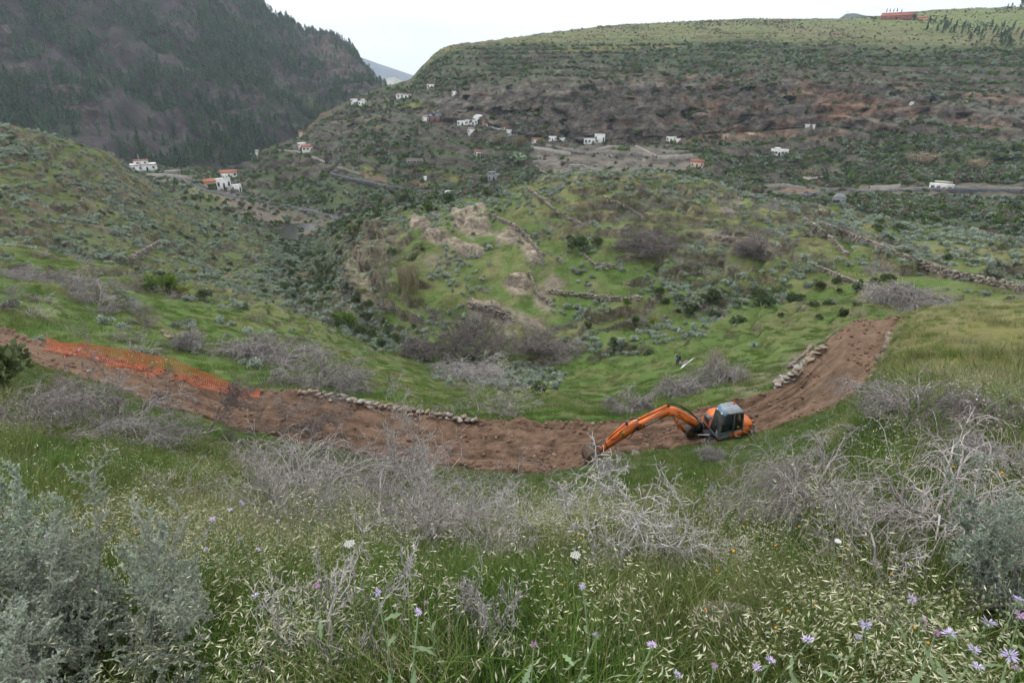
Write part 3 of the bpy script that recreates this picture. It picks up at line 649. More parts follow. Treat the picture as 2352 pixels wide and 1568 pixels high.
S_SILVER = [shrub_src('silvery_shrub', 420, .62, .62, .10, MA['silver'], 12, 1.9) for i in range(5)]
S_DARK = [shrub_src('dark_bush', 520, .9, 1.05, .14, MA['dark'], 12) for i in range(4)]
S_BRIGHT = [shrub_src('bright_bush', 620, .9, 1.0, .13, MA['bright'], 13) for i in range(3)]
S_YEL = [shrub_src('yellowish_bush', 420, .8, .6, .12, MA['yellowish'], 12) for i in range(2)]
def dead_src(name, mat, wire=None, **kw):
    s = grow(R1, **kw); return src(name, *tubes([x[:4] for x in s]), mat), s
S_DEADM = [dead_src('dead_shrub_mid', MA['dead' if i % 2 else 'deaddark'], stems=9, length=.85, levels=2, kids=6, wig=.22, droop=.28, spread=.9, rad=.022, ratio=.62, nseg=5, minr=.009)[0] for i in range(6)]
def reed(r, n, rx, h):
    V = []; F = []
    p = np.stack([r.normal(size=n)*rx*.5, r.normal(size=n)*rx*.5, np.zeros(n)], 1)
    top = p*1.15 + np.stack([r.normal(size=n)*.12, r.normal(size=n)*.12, h*r.uniform(.65, 1.1, n)], 1)
    A = tubes([(p[i], top[i], .02, .008) for i in range(n)])
    q = p[:, None]*(1-r.uniform(.3, 1.05, (n, 7))[..., None]) + 0
    t = r.uniform(.25, 1.05, (n, 7))[..., None]; q = (p[:, None]*(1-t)+top[:, None]*t).reshape(-1, 3) + r.normal(size=(n*7, 3))*.06
    d = r.normal(size=(n*7, 3))*.5; d[:, 2] += .9
    B = quads(q, .34, aspect=1.0, r=r, up=d/np.linalg.norm(d, axis=1, keepdims=True)); v = B[0].reshape(-1, 4, 3); m = v.mean(1, keepdims=True); 
    ax = (v[:, 2:3]-v[:, 0:1]); v2 = v.copy(); v2[:, 1] = m[:, 0]+(v[:, 1]-m[:, 0])*.22; v2[:, 3] = m[:, 0]+(v[:, 3]-m[:, 0])*.22
    return join(A, (v2.reshape(-1, 3), B[1]))
S_REED = [src('reed_clump', *reed(R1, 70, .9, 2.4), MA['reed']) for i in range(3)]
def agave(r, n=26, L=1.0):
    V = []; F = []; k = 0
    for i in range(n):
        a = i*2.399; el = math.radians(12+72*i/n + r.normal()*5); Lh = L*r.uniform(.8, 1.1)*(1-.25*i/n)
        d = np.array([math.cos(a)*math.cos(el), math.sin(a)*math.cos(el), math.sin(el)]); s = np.array([-math.sin(a), math.cos(a), 0]); nn = np.cross(s, d)
        prof = [(0, .05), (.35, .085), (.7, .06), (1.0, .0)]
        for t, w in prof:
            c = d*Lh*t + np.array([0, 0, -.10*t*t*Lh])
            V += [c-s*w*L, c+nn*(-.025*L*(1-t)), c+s*w*L]
        for j in range(3):
            b = k+3*j; F += [(b, b+1, b+4, b+3), (b+1, b+2, b+5, b+4)]
        k += 12
    return np.array(V), np.array(F)
S_AGAVE = [src('agave', *agave(R1), MA['agave']) for i in range(3)]
def pear(r, n=60, rx=1.0, h=1.0):
    V = []; F = []; k = 0
    c = dome(r, n, rx, h, 9)
    for p in c:
        u = r.normal(size=3); u[2] = abs(u[2])+.6; u /= np.linalg.norm(u); v = np.cross(u, r.normal(size=3)); v /= np.linalg.norm(v); w = np.cross(u, v)*.02; s = r.uniform(.12, .19)
        ring = [p+u*s*math.sin(t)*1.25+v*s*math.cos(t)*.8 for t in np.arange(6)*math.pi/3]
        V += [q+w for q in ring]+[q-w for q in ring]; F += [tuple(range(k, k+6)), tuple(range(k+11, k+5, -1))]+[(k+i, k+(i+1) % 6, k+6+(i+1) % 6, k+6+i) for i in range(6)]; k += 12
    return np.array(V), F
S_PEAR = [src('prickly_pear', *pear(R1, 70), MA['pear']) for i in range(2)]
def pine_parts(r, h=10.0, n=260, wide=.24):
    t = np.sort(r.uniform(.18, 1.0, n)); 
    env = wide*h*(1-((t-.18)/.82))**.75*(.75+.35*np.sin(t*23+r.uniform(0, 6)))+.12
    a = r.uniform(0, 2*np.pi, n); q = env*np.sqrt(r.uniform(.15, 1, n))
    p = np.stack([np.cos(a)*q, np.sin(a)*q, t*h + q*.15 + r.normal(size=n)*.15], 1)
    upv = np.stack([np.cos(a)*.8, np.sin(a)*.8, np.full(n, .55)], 1)
    crown = quads(p, r.uniform(.75, 1.35, n)*h*.075, aspect=1.5, r=r, up=upv)
    trunk = tubes([(np.array([0, 0, -.5]), np.array([.05, 0, h*.5]), h*.018, h*.012), (np.array([.05, 0, h*.5]), np.array([0, 0, h*.97]), h*.012, .02)], 5)
    return trunk, crown
P_PINE = []
for i in range(4):
    tr, crn = pine_parts(R1, 10, 240, [.22, .26, .19, .24][i]); P_PINE.append((src('trunk', *tr, MA['trunk']), src('crown', *crn, MA['pine'])))
S_PINE = [two_mat('pine', pine_tr, MA['trunk'], pine_cr, MA['pine']) for pine_tr, pine_cr in [pine_parts(R1, 10, 130, .24) for i in range(4)]]
S_VAL = [shrub_src('valley_bush', 150, 1.0, 1.0, .30, MA[m], 9, 1.3) for m in ('dark', 'dark', 'silverfar', 'brown', 'bright', 'silverfar')]
S_PALEAG = [src('agave_far', *agave(R1, 14, 1.0), MA['agave'])]
def flower_tuft(r, n=30):
    A = tuft(r, 26, .4, .45, .02, .4, .1, 2); p = np.stack([r.normal(size=n)*.28, r.normal(size=n)*.28, r.uniform(.3, .55, n)], 1)
    return two_mat('flower_tuft', A, MA['grass'], quads(p, .02, r=r), MA['flower'])
S_FLOW = [flower_tuft(R1) for i in range(2)]

# ---------------------------------------------------------------- scattering
def cells(ly):
    P = np.stack([ly.X, ly.Y, ly.Z], -1)
    a = np.linalg.norm(np.cross(P[1:, :-1]-P[:-1, :-1], P[:-1, 1:]-P[:-1, :-1]), axis=-1)
    return P, a
def scatter(ly, n, dens, r, margin=70):
    P, area = ly.cells if hasattr(ly, 'cells') else cells(ly); ly.cells = (P, area)
    c = lambda q: q[:-1, :-1]
    fr = (c(ly.vx) > -margin) & (c(ly.vx) < 2352+margin) & (c(ly.vy) > -margin) & (c(ly.vy) < 1568+margin) & (c(ly.f) > 0)
    w = area*np.clip(c(dens), 0, None)*fr; w = w.ravel(); w = w/w.sum()
    i = np.searchsorted(np.cumsum(w), r.random(n)); i = np.clip(i, 0, len(w)-1)
    C = area.shape[1]; rr, cc = i//C, i % C; a = r.random(n)[:, None]; b = r.random(n)[:, None]
    p = P[rr, cc]*(1-a)*(1-b)+P[rr+1, cc]*a*(1-b)+P[rr, cc+1]*(1-a)*b+P[rr+1, cc+1]*a*b
    return p, rr, cc
def normals(ly):
    if not hasattr(ly, 'N'):
        P = np.stack([ly.X, ly.Y, ly.Z], -1); n = np.cross(np.gradient(P, axis=1), np.gradient(P, axis=0)); n /= np.maximum(np.linalg.norm(n, axis=-1, keepdims=True), 1e-9)
        ly.N = n*np.sign(n[..., 2:3])
    return ly.N
def stuff(name, pts, scl, idx, sources, label, tilt=.12, r=rng, nrm=None, follow=.7):
    n = len(pts); me = bpy.data.meshes.new(name); me.vertices.add(n); me.vertices.foreach_set('co', np.asarray(pts, np.float32).ravel())
    rot = np.stack([r.normal(size=n)*tilt, r.normal(size=n)*tilt, r.uniform(0, 6.283, n)], 1).astype(np.float32)
    if nrm is not None:      # lean with the slope: rotate about z first, then tip towards the normal
        az_ = np.arctan2(nrm[:, 1], nrm[:, 0]); inc = np.arccos(np.clip(nrm[:, 2], -1, 1))*follow
        ax = np.stack([-np.sin(az_), np.cos(az_), 0*az_], 1); c_, s_ = np.cos(inc), np.sin(inc); k = 1-c_
        x_, y_ = ax[:, 0], ax[:, 1]; cz, sz = np.cos(rot[:, 2]), np.sin(rot[:, 2])
        T = np.zeros((n, 3, 3)); T[:, 0, 0] = c_+x_*x_*k; T[:, 0, 1] = x_*y_*k; T[:, 0, 2] = y_*s_; T[:, 1, 0] = x_*y_*k; T[:, 1, 1] = c_+y_*y_*k; T[:, 1, 2] = -x_*s_; T[:, 2, 0] = -y_*s_; T[:, 2, 1] = x_*s_; T[:, 2, 2] = c_
        Q = np.zeros((n, 3, 3)); Q[:, 0, 0] = cz; Q[:, 0, 1] = -sz; Q[:, 1, 0] = sz; Q[:, 1, 1] = cz; Q[:, 2, 2] = 1
        M = T @ Q; rot = np.stack([np.arctan2(M[:, 2, 1], M[:, 2, 2]), -np.arcsin(np.clip(M[:, 2, 0], -1, 1)), np.arctan2(M[:, 1, 0], M[:, 0, 0])], 1).astype(np.float32)
    a = me.attributes.new('rot', 'FLOAT_VECTOR', 'POINT'); a.data.foreach_set('vector', rot.ravel())
    s = np.asarray(scl, np.float32); s = np.repeat(s[:, None], 3, 1) if s.ndim == 1 else s
    a = me.attributes.new('scl', 'FLOAT_VECTOR', 'POINT'); a.data.foreach_set('vector', np.ascontiguousarray(s).ravel())
    a = me.attributes.new('pick', 'INT', 'POINT'); a.data.foreach_set('value', np.asarray(idx, np.int32))
    o = bpy.data.objects.new(name, me); COL.objects.link(o); o['kind'] = 'stuff'; o['label'] = label
    cl = bpy.data.collections.new(name+'_src')
    for k, q in enumerate(sources):
        dup = bpy.data.objects.new('%02d_%s' % (k, q.name), q.data); cl.objects.link(dup)
    g = bpy.data.node_groups.new(name+'_nodes', 'GeometryNodeTree')
    g.interface.new_socket('Geometry', in_out='INPUT', socket_type='NodeSocketGeometry'); g.interface.new_socket('Geometry', in_out='OUTPUT', socket_type='NodeSocketGeometry')
    N = g.nodes; gi = N.new('NodeGroupInput'); go = N.new('NodeGroupOutput'); ip = N.new('GeometryNodeInstanceOnPoints'); ci = N.new('GeometryNodeCollectionInfo')
    ci.inputs['Collection'].default_value = cl; ci.inputs['Separate Children'].default_value = True; ci.inputs['Reset Children'].default_value = True
    def na(nm, ty):
        q = N.new('GeometryNodeInputNamedAttribute'); q.data_type = ty; q.inputs['Name'].default_value = nm; return q.outputs['Attribute']
    e2r = N.new('FunctionNodeEulerToRotation'); K = g.links
    K.new(gi.outputs[0], ip.inputs['Points']); K.new(ci.outputs[0], ip.inputs['Instance']); ip.inputs['Pick Instance'].default_value = True
    K.new(na('pick', 'INT'), ip.inputs['Instance Index']); K.new(na('rot', 'FLOAT_VECTOR'), e2r.inputs[0]); K.new(e2r.outputs[0], ip.inputs['Rotation'])
    K.new(na('scl', 'FLOAT_VECTOR'), ip.inputs['Scale']); K.new(ip.outputs[0], go.inputs[0])
    md = o.modifiers.new('scatter', 'NODES'); md.node_group = g
    return o
haze_ob = bpy.data.objects['haze']
from mathutils.bvhtree import BVHTree
bpy.context.view_layer.update(); dg = bpy.context.evaluated_depsgraph_get()
BVH = [BVHTree.FromObject(bpy.data.objects[n], dg) for n in ('hillside', 'dirt_track', 'gully_and_knoll', 'valley_and_cliffs', 'wooded_mountain')]
def cast(o, d, dist):
    best = None; bd = dist
    for t in BVH:
        loc, nrm, i, L = t.ray_cast(o, d, bd)
        if loc is not None and L < bd: best, bd = loc, L
    return best
ZERO = Vector((0, 0, 0))
def hit(vx, vy, fallback=60.0):
    X, Y, Z = ray(vx, vy); d = Vector((float(X), float(Y), float(Z))).normalized(); r = cast(ZERO, d, 6000)
    return r if r is not None else d*fallback
def ground(x, y, z0=400):
    r = cast(Vector((x, y, z0)), Vector((0, 0, -1)), 2000); return r.z if r is not None else 0.0
def visible(p, lift=.5):
    q = Vector((float(p[0]), float(p[1]), float(p[2])+lift)); L = q.length
    return cast(ZERO, q/L, L*.98) is None
def place(o, loc, rz=0.0, s=1.0, tilt=(0, 0)):
    o.location = loc; o.rotation_euler = (tilt[0], tilt[1], rz); o.scale = (s, s, s) if np.isscalar(s) else s; return o
def inst(srcob, name, loc, rz, s, label, cat, group=None, tilt=(0, 0)):
    o = bpy.data.objects.new(name, srcob.data); COL.objects.link(o); place(o, loc, rz, s, tilt)
    return tag(o, label, cat, group)
def split_top(pts, scl, limit=300, lift=.4):
    """indices of the individuals that show largest, and the rest"""
    app = scl/np.linalg.norm(pts, axis=1); o = np.argsort(-app); top = []; rest = []
    vx, vy, f = project(pts[:, 0], pts[:, 1], pts[:, 2]); infr = (vx > 0) & (vx < 2352) & (vy > 0) & (vy < 1568)
    for i in o:
        if len(top) < limit and infr[i] and visible(pts[i], lift*scl[i]): top.append(i)
        else: rest.append(i)
    return np.array(top, int), np.array(rest, int)
# ---------------------------------------------------------------- ground cover and shrubs
R2 = np.random.default_rng(33)
ly = L1; X, Y, D, U = ly.X, ly.Y, ly.D, ly.U
offroad = (1-ly.onroad)*(1-ly.crag)
near = (U < 4.2)*sstep(1.0, 1.5, D)
bald = sstep(.30, .5, fbm(X, Y, 2.0, 3, seed=91))
# foreground grass
dens = near*(1-.8*bald)/np.maximum(D, 2.5)**1.15
p, rr, cc = scatter(L1, 4600, dens, R2, 160)
d = np.hypot(p[:, 0], p[:, 1]); n = fbm(p[:, 0], p[:, 1], 3.0, 3, seed=92)
ix = np.where(n+R2.normal(size=len(n))*.25 > .12, R2.choice([1, 3, 1], len(n)), R2.choice([0, 2, 0, 1], len(n)))
gvx, gvy, _ = project(p[:, 0], p[:, 1], p[:, 2]); ix = np.where((gvx > 420) & (gvx < 1350) & (gvy > 1400) & (R2.random(len(n)) < .7), 4, ix)
stuff('foreground_grass', p, R2.uniform(.55, 1.05, len(p))*(.80+.02*np.clip(d, 0, 10))*np.where(L1.U[rr, cc] > 3.35, .5, 1.0), ix, G_NEAR, 'long green and straw grass covering the near slope', nrm=normals(L1)[rr, cc])
oatd = near*sstep(.05, .2, fbm(X, Y, 1.7, 3, seed=93)+.10*sstep(6, 2, D))*(1-.7*poly_mask(ly.vx, ly.vy, [(420,1420),(1250,1420),(1300,1700),(350,1700)], 40))/np.maximum(D, 2.2)**1.5*(1-sstep(9, 13, D))
p, rr, cc = scatter(L1, 760, oatd, R2, 220)
stuff('wild_oat_grass', p, R2.uniform(.6, 1.05, len(p)), R2.integers(0, 4, len(p)), G_OAT, 'pale seeding wild oats leaning in the wind on the near slope')
# grass bowl beyond the track, and both verges
dens = offroad*sstep(6.3, 6.8, U)*(1-sstep(9.2, 10, U)) + (U < 4.7)*sstep(9, 14, D)*.9 + (1-road_az)*sstep(4.7, 5, U)*(U < 8)
p, rr, cc = scatter(L1, 6500, dens/np.maximum(D, 20), R2)
n = fbm(p[:, 0], p[:, 1], 9, 3, seed=94); vxp, vyp, _ = project(p[:, 0], p[:, 1], p[:, 2])
yel = (vxp > 2020) & (vyp < 900)
ix = np.where(yel, R2.choice([1, 2, 2], len(n)), np.where(n+R2.normal(size=len(n))*.18 > .15, R2.choice([1, 1, 2], len(n)), R2.choice([0, 0, 0, 1], len(n))))
stuff('meadow_grass', p, R2.uniform(.6, 1.2, len(p))*np.where((L1.U[rr, cc] > 3.2) & (L1.U[rr, cc] < 4.75), .46, .85), ix, G_MID, 'green meadow grass around the dirt track', nrm=normals(L1)[rr, cc], follow=.9)
dens = offroad*sstep(9.0, 9.8, U)*(1-sstep(12.0, 12.4, U))*sstep(-.3, .2, fbm(X, Y, 12, 3, seed=95))
p, rr, cc = scatter(L1, 5000, dens, R2)
stuff('slope_grass', p, R2.uniform(.7, 1.1, len(p)), (fbm(p[:, 0], p[:, 1], 14, 3, seed=96)+R2.normal(size=len(p))*.2 > .0).astype(int), G_FAR, 'short grass on the knoll and gully sides', nrm=normals(L1)[rr, cc], follow=1.0)
# violet flower patches
dens = np.maximum.reduce([poly_mask(ly.vx, ly.vy, q, 25) for q in ([(1950,930),(2150,900),(2352,930),(2352,1080),(2100,1060),(1980,1020)], [(1700,1080),(2352,1080),(2352,1200),(1750,1250)], [(560,780),(760,870),(820,880),(640,800)], [(0,930),(200,940),(420,1000),(300,1060),(0,1030)], [(1540,780),(1700,830),(1700,880),(1540,860)], [(1150,820),(1300,850),(1250,880),(1130,860)])])*offroad + .18*offroad*(U > 6.5)*(U < 9.3)
p, rr, cc = scatter(L1, 1500, dens, R2)
stuff('violet_wildflowers', p, R2.uniform(.6, 1.1, len(p)), R2.integers(0, 2, len(p)), S_FLOW, 'scattered pale violet wildflowers in the grass')

def where_on_l1(vx, vy, d):
    if d < 45: return 'on the slope beside the dirt track'
    if vx < 700 and vy < 610: return 'on the terraced spur at left'
    if vx < 900 and vy < 760: return 'on the left bank of the gully'
    if vy > 760: return 'in the grassy hollow below the track'
    if vx < 1500: return 'on the grassy knoll beyond the gully'
    return 'on the right flank of the knoll'
MARKS = [(945, 640, 'the tall reeds'), (1075, 770, 'the large leafless bush'), (1330, 550, 'the round knoll tree'), (1160, 560, 'the rocky outcrop'), (840, 620, 'the gully crag'), (800, 735, 'the bright gully tree'), (400, 655, 'the left slope trees'), (1200, 860, 'the silvery hollow patch'),
    (1556, 820, 'the man'), (1731, 790, 'the large agave'), (1840, 840, 'the pale stone wall'), (1350, 681, 'the long meadow wall'), (1245, 660, 'the curving wall on the knoll'), (1280, 480, 'the summit wall'), (1430, 400, 'the knoll summit'), (1890, 545, 'the right flank wall'), (2120, 615, 'the long terrace wall'), (1930, 640, 'the path wall'), (1600, 700, 'the prickly pears'), (1800, 700, 'the dark thicket'),
    (350, 810, 'the orange netting'), (730, 860, 'the drooping dead shrub'), (2060, 740, 'the top of the track'), (2250, 720, 'the yellow grass crest'), (100, 660, 'the left dead brush'), (330, 580, 'the tan spur wall'), (120, 400, 'the top of the left spur'), (450, 455, 'the tip of the left spur'), (205, 495, 'the spur agave'), (650, 545, 'the reservoir pool'), (700, 640, 'the low reeds'), (1500, 560, 'the leafless knoll bush'), (1700, 590, 'the dark leafless bush'), (2300, 560, 'the right brow'), (1460, 730, 'the bright hollow tree'), (560, 700, 'the left gully bank'),
    (332, 385, 'the white house by the dam'), (517, 425, 'the tall white cave house'), (712, 345, 'the red-roofed house'), (830, 238, 'the house below the pass'), (928, 222, 'the long white farmhouse'), (1090, 283, 'the cave house row'), (1134, 410, 'the modern grey house'), (1099, 354, 'the terrace house'), (953, 374, 'the arched cave dwelling'), (1370, 325, 'the big white house'), (1322, 388, 'the concrete garage'), (1240, 322, 'the yellow-green tree'), (1545, 322, 'the lone cave house'), (1600, 382, 'the cream house'), (1680, 314, 'the tan cave houses'), (1789, 355, 'the white villa'), (1926, 458, 'the pale barn'), (2160, 434, 'the roadside house'), (1862, 412, 'the curved tank wall'), (2030, 436, 'the tan wall by the road'), (2320, 385, 'the pale outcrop at right'), (2090, 240, 'the white ruins'), (700, 480, 'the reservoir road'), (850, 418, 'the lower road'), (1200, 120, 'the plateau edge'), (1935, 250, 'the red rock face'), (1900, 350, 'the right slope bushes'), (2290, 470, 'the road end at right'), (2090, 470, 'the bend below the road'), (1990, 485, 'the barn yard'), (2200, 480, 'the dark thicket below the road'), (2250, 330, 'the upper right slope'), (1500, 400, 'the foot of the terraces'), (1450, 210, 'the cliff top'), (1000, 160, 'the left plateau end')]
PMARKS = [(332, 370, 'the white house by the dam'), (165, 260, 'the grey crag'), (20, 290, 'the left frame edge'), (120, 160, 'the upper left rocks'), (400, 330, 'the valley floor'), (560, 350, 'the hillside road'), (690, 240, 'the green clearing'), (620, 60, 'the skyline notch'), (740, 95, 'the pine ridge'), (830, 180, 'the pass'), (300, 60, 'the high slope'), (450, 180, 'the bare scree'), (250, 350, 'the left spur'), (600, 180, 'the middle of the slope')]
def landmark(vx, vy, marks=MARKS):
    m = min(marks, key=lambda q: (q[0]-vx)**2+((q[1]-vy)*1.6)**2); dx, dy = vx-m[0], (vy-m[1])*1.6
    if math.hypot(dx, dy) < 28: return 'beside '+m[2]
    far = 'well ' if math.hypot(dx, dy) > 130 else ''
    if abs(dx) > 2*abs(dy): r = ('right of ' if dx > 0 else 'left of ')
    elif abs(dy) > 2*abs(dx): r = ('below ' if dy > 0 else 'above ')
    else: r = ('below and ' if dy > 0 else 'above and ')+('right of ' if dx > 0 else 'left of ')
    return far+r+m[2]
def sized(s, lo, hi):
    t = (s-lo)/max(hi-lo, 1e-6); return 'tiny' if t < .2 else 'small' if t < .4 else 'medium' if t < .6 else 'large' if t < .8 else 'very large'
def scatter_kind(ly, n, dens, smin, smax, sources, name, adj, cat, grp, limit, massname, masslabel, r=R2, squash=.15, wherefn=where_on_l1):
    p, rr, cc = scatter(ly, n, dens, r, 30); s = r.uniform(smin, smax, len(p))*r.uniform(.8, 1.2, len(p))
    top, rest = split_top(p, s, limit); ix = r.integers(0, len(sources), len(p)); qs = np.quantile(s[top], [.2, .4, .6, .8]); tones = ('dark green', 'deep green', 'grey-green', 'brownish', 'bright green', 'pale grey')
    vx, vy, f = project(p[:, 0], p[:, 1], p[:, 2])
    for i in top:
        w = wherefn(vx[i], vy[i], np.hypot(p[i, 0], p[i, 1])); lo_, hi_ = smin*.85, smax*1.12
        inst(sources[ix[i]], name, p[i]-np.array([0, 0, .04]), r.uniform(0, 6.28), (s[i]*r.uniform(.85, 1.2), s[i]*r.uniform(.85, 1.2), s[i]*r.uniform(.8, 1.15)), ['tiny', 'small', 'medium', 'large', 'very large'][int(np.searchsorted(qs, s[i]))]+' '+(tones[ix[i]]+' ' if sources is S_VAL else '')+adj+' '+landmark(vx[i], vy[i]), cat, grp)
    if len(rest): stuff(massname, p[rest], s[rest], ix[rest], sources, masslabel)
lump = lambda s, sd: sstep(-.05, .35, fbm(X, Y, s, 3, seed=sd))
left = 1-sstep(640, 820, ly.vx); mid = sstep(9.05, 9.6, U)*(1-sstep(12.0, 12.3, U))
sil = mid*left*(.25+lump(16, 101))*sstep(9.3, 9.9, U)*1.5 + mid*gul*1.3 + mid*(1-left)*lump(14, 102)*1.0 + mid*(1-left)*np.exp(-((U-11.95)/.25)**2)*1.2 + sstep(7.6, 8.6, U)*left*lump(9, 103)*.45*(U < 9.3)
sil += poly_mask(ly.vx, ly.vy, [(1000,850),(1200,835),(1300,850),(1290,890),(1150,895),(1000,870)], 12)*3 + poly_mask(ly.vx, ly.vy, [(1470,660),(1700,640),(1820,680),(1700,700),(1500,690)], 15)*2
sil += poly_mask(ly.vx, ly.vy, [(1850,500),(2150,520),(2352,580),(2352,660),(2200,640),(1900,560)], 20)*.8
sil = sil*(1-ly.crag*np.where(ly.vx < 920, .6, .97))*(1-ly.onroad)
scatter_kind(L1, 10500, sil, .55, 1.35, S_SILVER, 'silvery_shrub', 'silvery grey shrub', 'shrub', 'silvery shrubs', 300, 'silvery_scrub', 'silvery grey scrub spread over the gully sides and knoll')
dk = mid*gul*1.2 + mid*left*lump(20, 105)*.35 + mid*(1-left)*lump(18, 106)*.12 + poly_mask(ly.vx, ly.vy, [(1500,690),(2050,640),(2120,680),(1900,740),(1550,740)], 18)*1.2 + poly_mask(ly.vx, ly.vy, [(650,520),(800,480),(980,440),(1020,470),(880,500),(800,560)], 15)*1.5
dk = dk*offroad
scatter_kind(L1, 800, dk, .6, 1.5, S_DARK, 'dark_bush', 'dark green bush', 'bush', 'dark green bushes', 300, 'dark_scrub', 'dark green scrub massed in the gully')
dd_ = mid*(1-left)*lump(15, 108)*.7 + sstep(7.3, 8.3, U)*(U < 10)*lump(10, 109)*.55*(ly.vx < 800) + poly_mask(ly.vx, ly.vy, [(1380,470),(1600,450),(1850,470),(1900,540),(1700,640),(1450,620)], 25)*.9 + poly_mask(ly.vx, ly.vy, [(0,610),(280,660),(300,720),(0,690)], 20)*2.0 + poly_mask(ly.vx, ly.vy, [(920,740),(1330,760),(1330,850),(1000,860)], 20)*.8
dd_ = dd_*offroad
scatter_kind(L1, 900, dd_, .8, 1.9, S_DEADM, 'dead_shrub', 'grey dead shrub', 'dead shrub', 'grey dead shrubs', 300, 'dead_scrub', 'grey dead brush')
scatter_kind(L1, 90, mid*(left+gul+.3)*lump(25, 111)*offroad, .5, 1.0, S_YEL, 'yellow_green_bush', 'low yellow-green bush', 'bush', 'yellow-green bushes', 90, 'x', 'x')

# ---------------------------------------------------------------- far side of the valley
ly = L2; X, Y, D, U = ly.X, ly.Y, ly.D, ly.U
def where_on_l2(vx, vy, d):
    if vx < 700: return 'above the reservoir road'
    if vx < 1150: return 'on the terraced slope below the cave houses'
    if vx < 1700: return 'near the grey terraces under the cliff'
    return 'on the overgrown slope at right'
keep = (1-ly.flat*.93*(1-.6*(ly.vx < 800)))*(1-.75*ly.rsv)
veg = sstep(.55, .75, U)*(1-sstep(4.9, 5.3, U))*keep*(.18+sstep(-.15, .3, fbm(X, Y, 28, 4, seed=121)))*(1-.62*ly.steep)*sstep(.55, .8, ly.sl)
veg = veg*(1+1.3*sstep(1500, 1700, ly.vx)*(1-sstep(2.9, 3.1, U)) + 1.5*poly_mask(ly.vx, ly.vy, [(1130,350),(1230,340),(1260,400),(1100,420)], 15) + 2*poly_mask(ly.vx, ly.vy, [(1150,290),(1260,240),(1300,220),(1270,300),(1200,310)], 10))
scatter_kind(L2, 22000, veg, .5, 1.9, S_VAL, 'valley_bush', 'round bush', 'bush', 'bushes across the valley', 260, 'valley_scrub', 'mixed green scrub covering the far valley slopes', wherefn=where_on_l2)
scatter_kind(L2, 420, veg+.05*sstep(3, 4, U)*(1-sstep(5, 5.4, U)), 1.0, 2.0, S_PALEAG, 'agave', 'pale blue-green agave', 'agave', 'agaves across the valley', 200, 'agave_thicket', 'pale agaves dotted over the far slope', wherefn=where_on_l2)
plb = sstep(5.0, 5.5, U)*(1-sstep(6.9, 7.0, U))*sstep(950, 1050, ly.vx)*(.15+sstep(.0, .4, fbm(X, Y, 60, 3, seed=125)))
p, rr, cc = scatter(L2, 2600, plb, R2)
stuff('plateau_scrub', p, R2.uniform(.4, 1.1, len(p)), R2.choice([0, 1, 3, 2], len(p)), S_VAL, 'tiny dark bushes dotted over the green plateau')
# pines on the mountain
ly = L3; X, Y, D, U = ly.X, ly.Y, ly.D, ly.U
pd = sstep(.95, 1.1, U)*(.12+sstep(-.25, .2, fbm(X, Y, 70, 4, seed=131)))*(1-.7*ly.crg*sstep(.8, .6, ly.sl))*(U < 3.98)
pd = pd*(1-.8*poly_mask(ly.vx, ly.vy, [(600,170),(700,215),(790,265),(740,262),(650,220)], 12))*(1-.75*poly_mask(ly.vx, ly.vy, [(660,70),(780,100),(860,190),(780,190),(700,130)], 20))
p, rr, cc = scatter(L3, 5200, pd, R2, 30); s = R2.uniform(.42, 1.0, len(p))
rp, _, _ = scatter(L3, 60, np.exp(-((U-3.96)/.04)**2)*(ly.vx > 600)*(ly.vx < 880), R2, 5); p = np.concatenate([p, rp]); s = np.concatenate([s, R2.uniform(.5, .95, 60)])
top, rest = split_top(p, s, 240, 6.0)
def pine(loc, s, label, group, name='pine_tree', lean=(0, 0)):
    k = R2.integers(0, 4); t = empty(name, loc, R2.uniform(0, 6.28)); t.scale = (s, s, s*R2.uniform(.9, 1.2)); t.rotation_euler[0] = lean[0]; t.rotation_euler[1] = lean[1]
    for part, nm in zip(P_PINE[k], ('trunk', 'crown')):
        o = bpy.data.objects.new(nm, part.data); COL.objects.link(o); o.parent = t
    return tag(t, label, 'pine tree', group)
pvx, pvy, _ = project(p[:, 0], p[:, 1], p[:, 2]); pq = np.quantile(s[top], [.2, .4, .6, .8])
for i in top: pine(p[i], s[i], ['tiny', 'small', 'medium', 'tall', 'very tall'][int(np.searchsorted(pq, s[i]))]+' mountainside pine '+landmark(pvx[i], pvy[i], PMARKS), 'pines on the mountainside')
stuff('pine_forest', p[rest], s[rest], R2.integers(0, 4, len(rest)), S_PINE, 'dark pine forest covering the mountainside', tilt=.03)
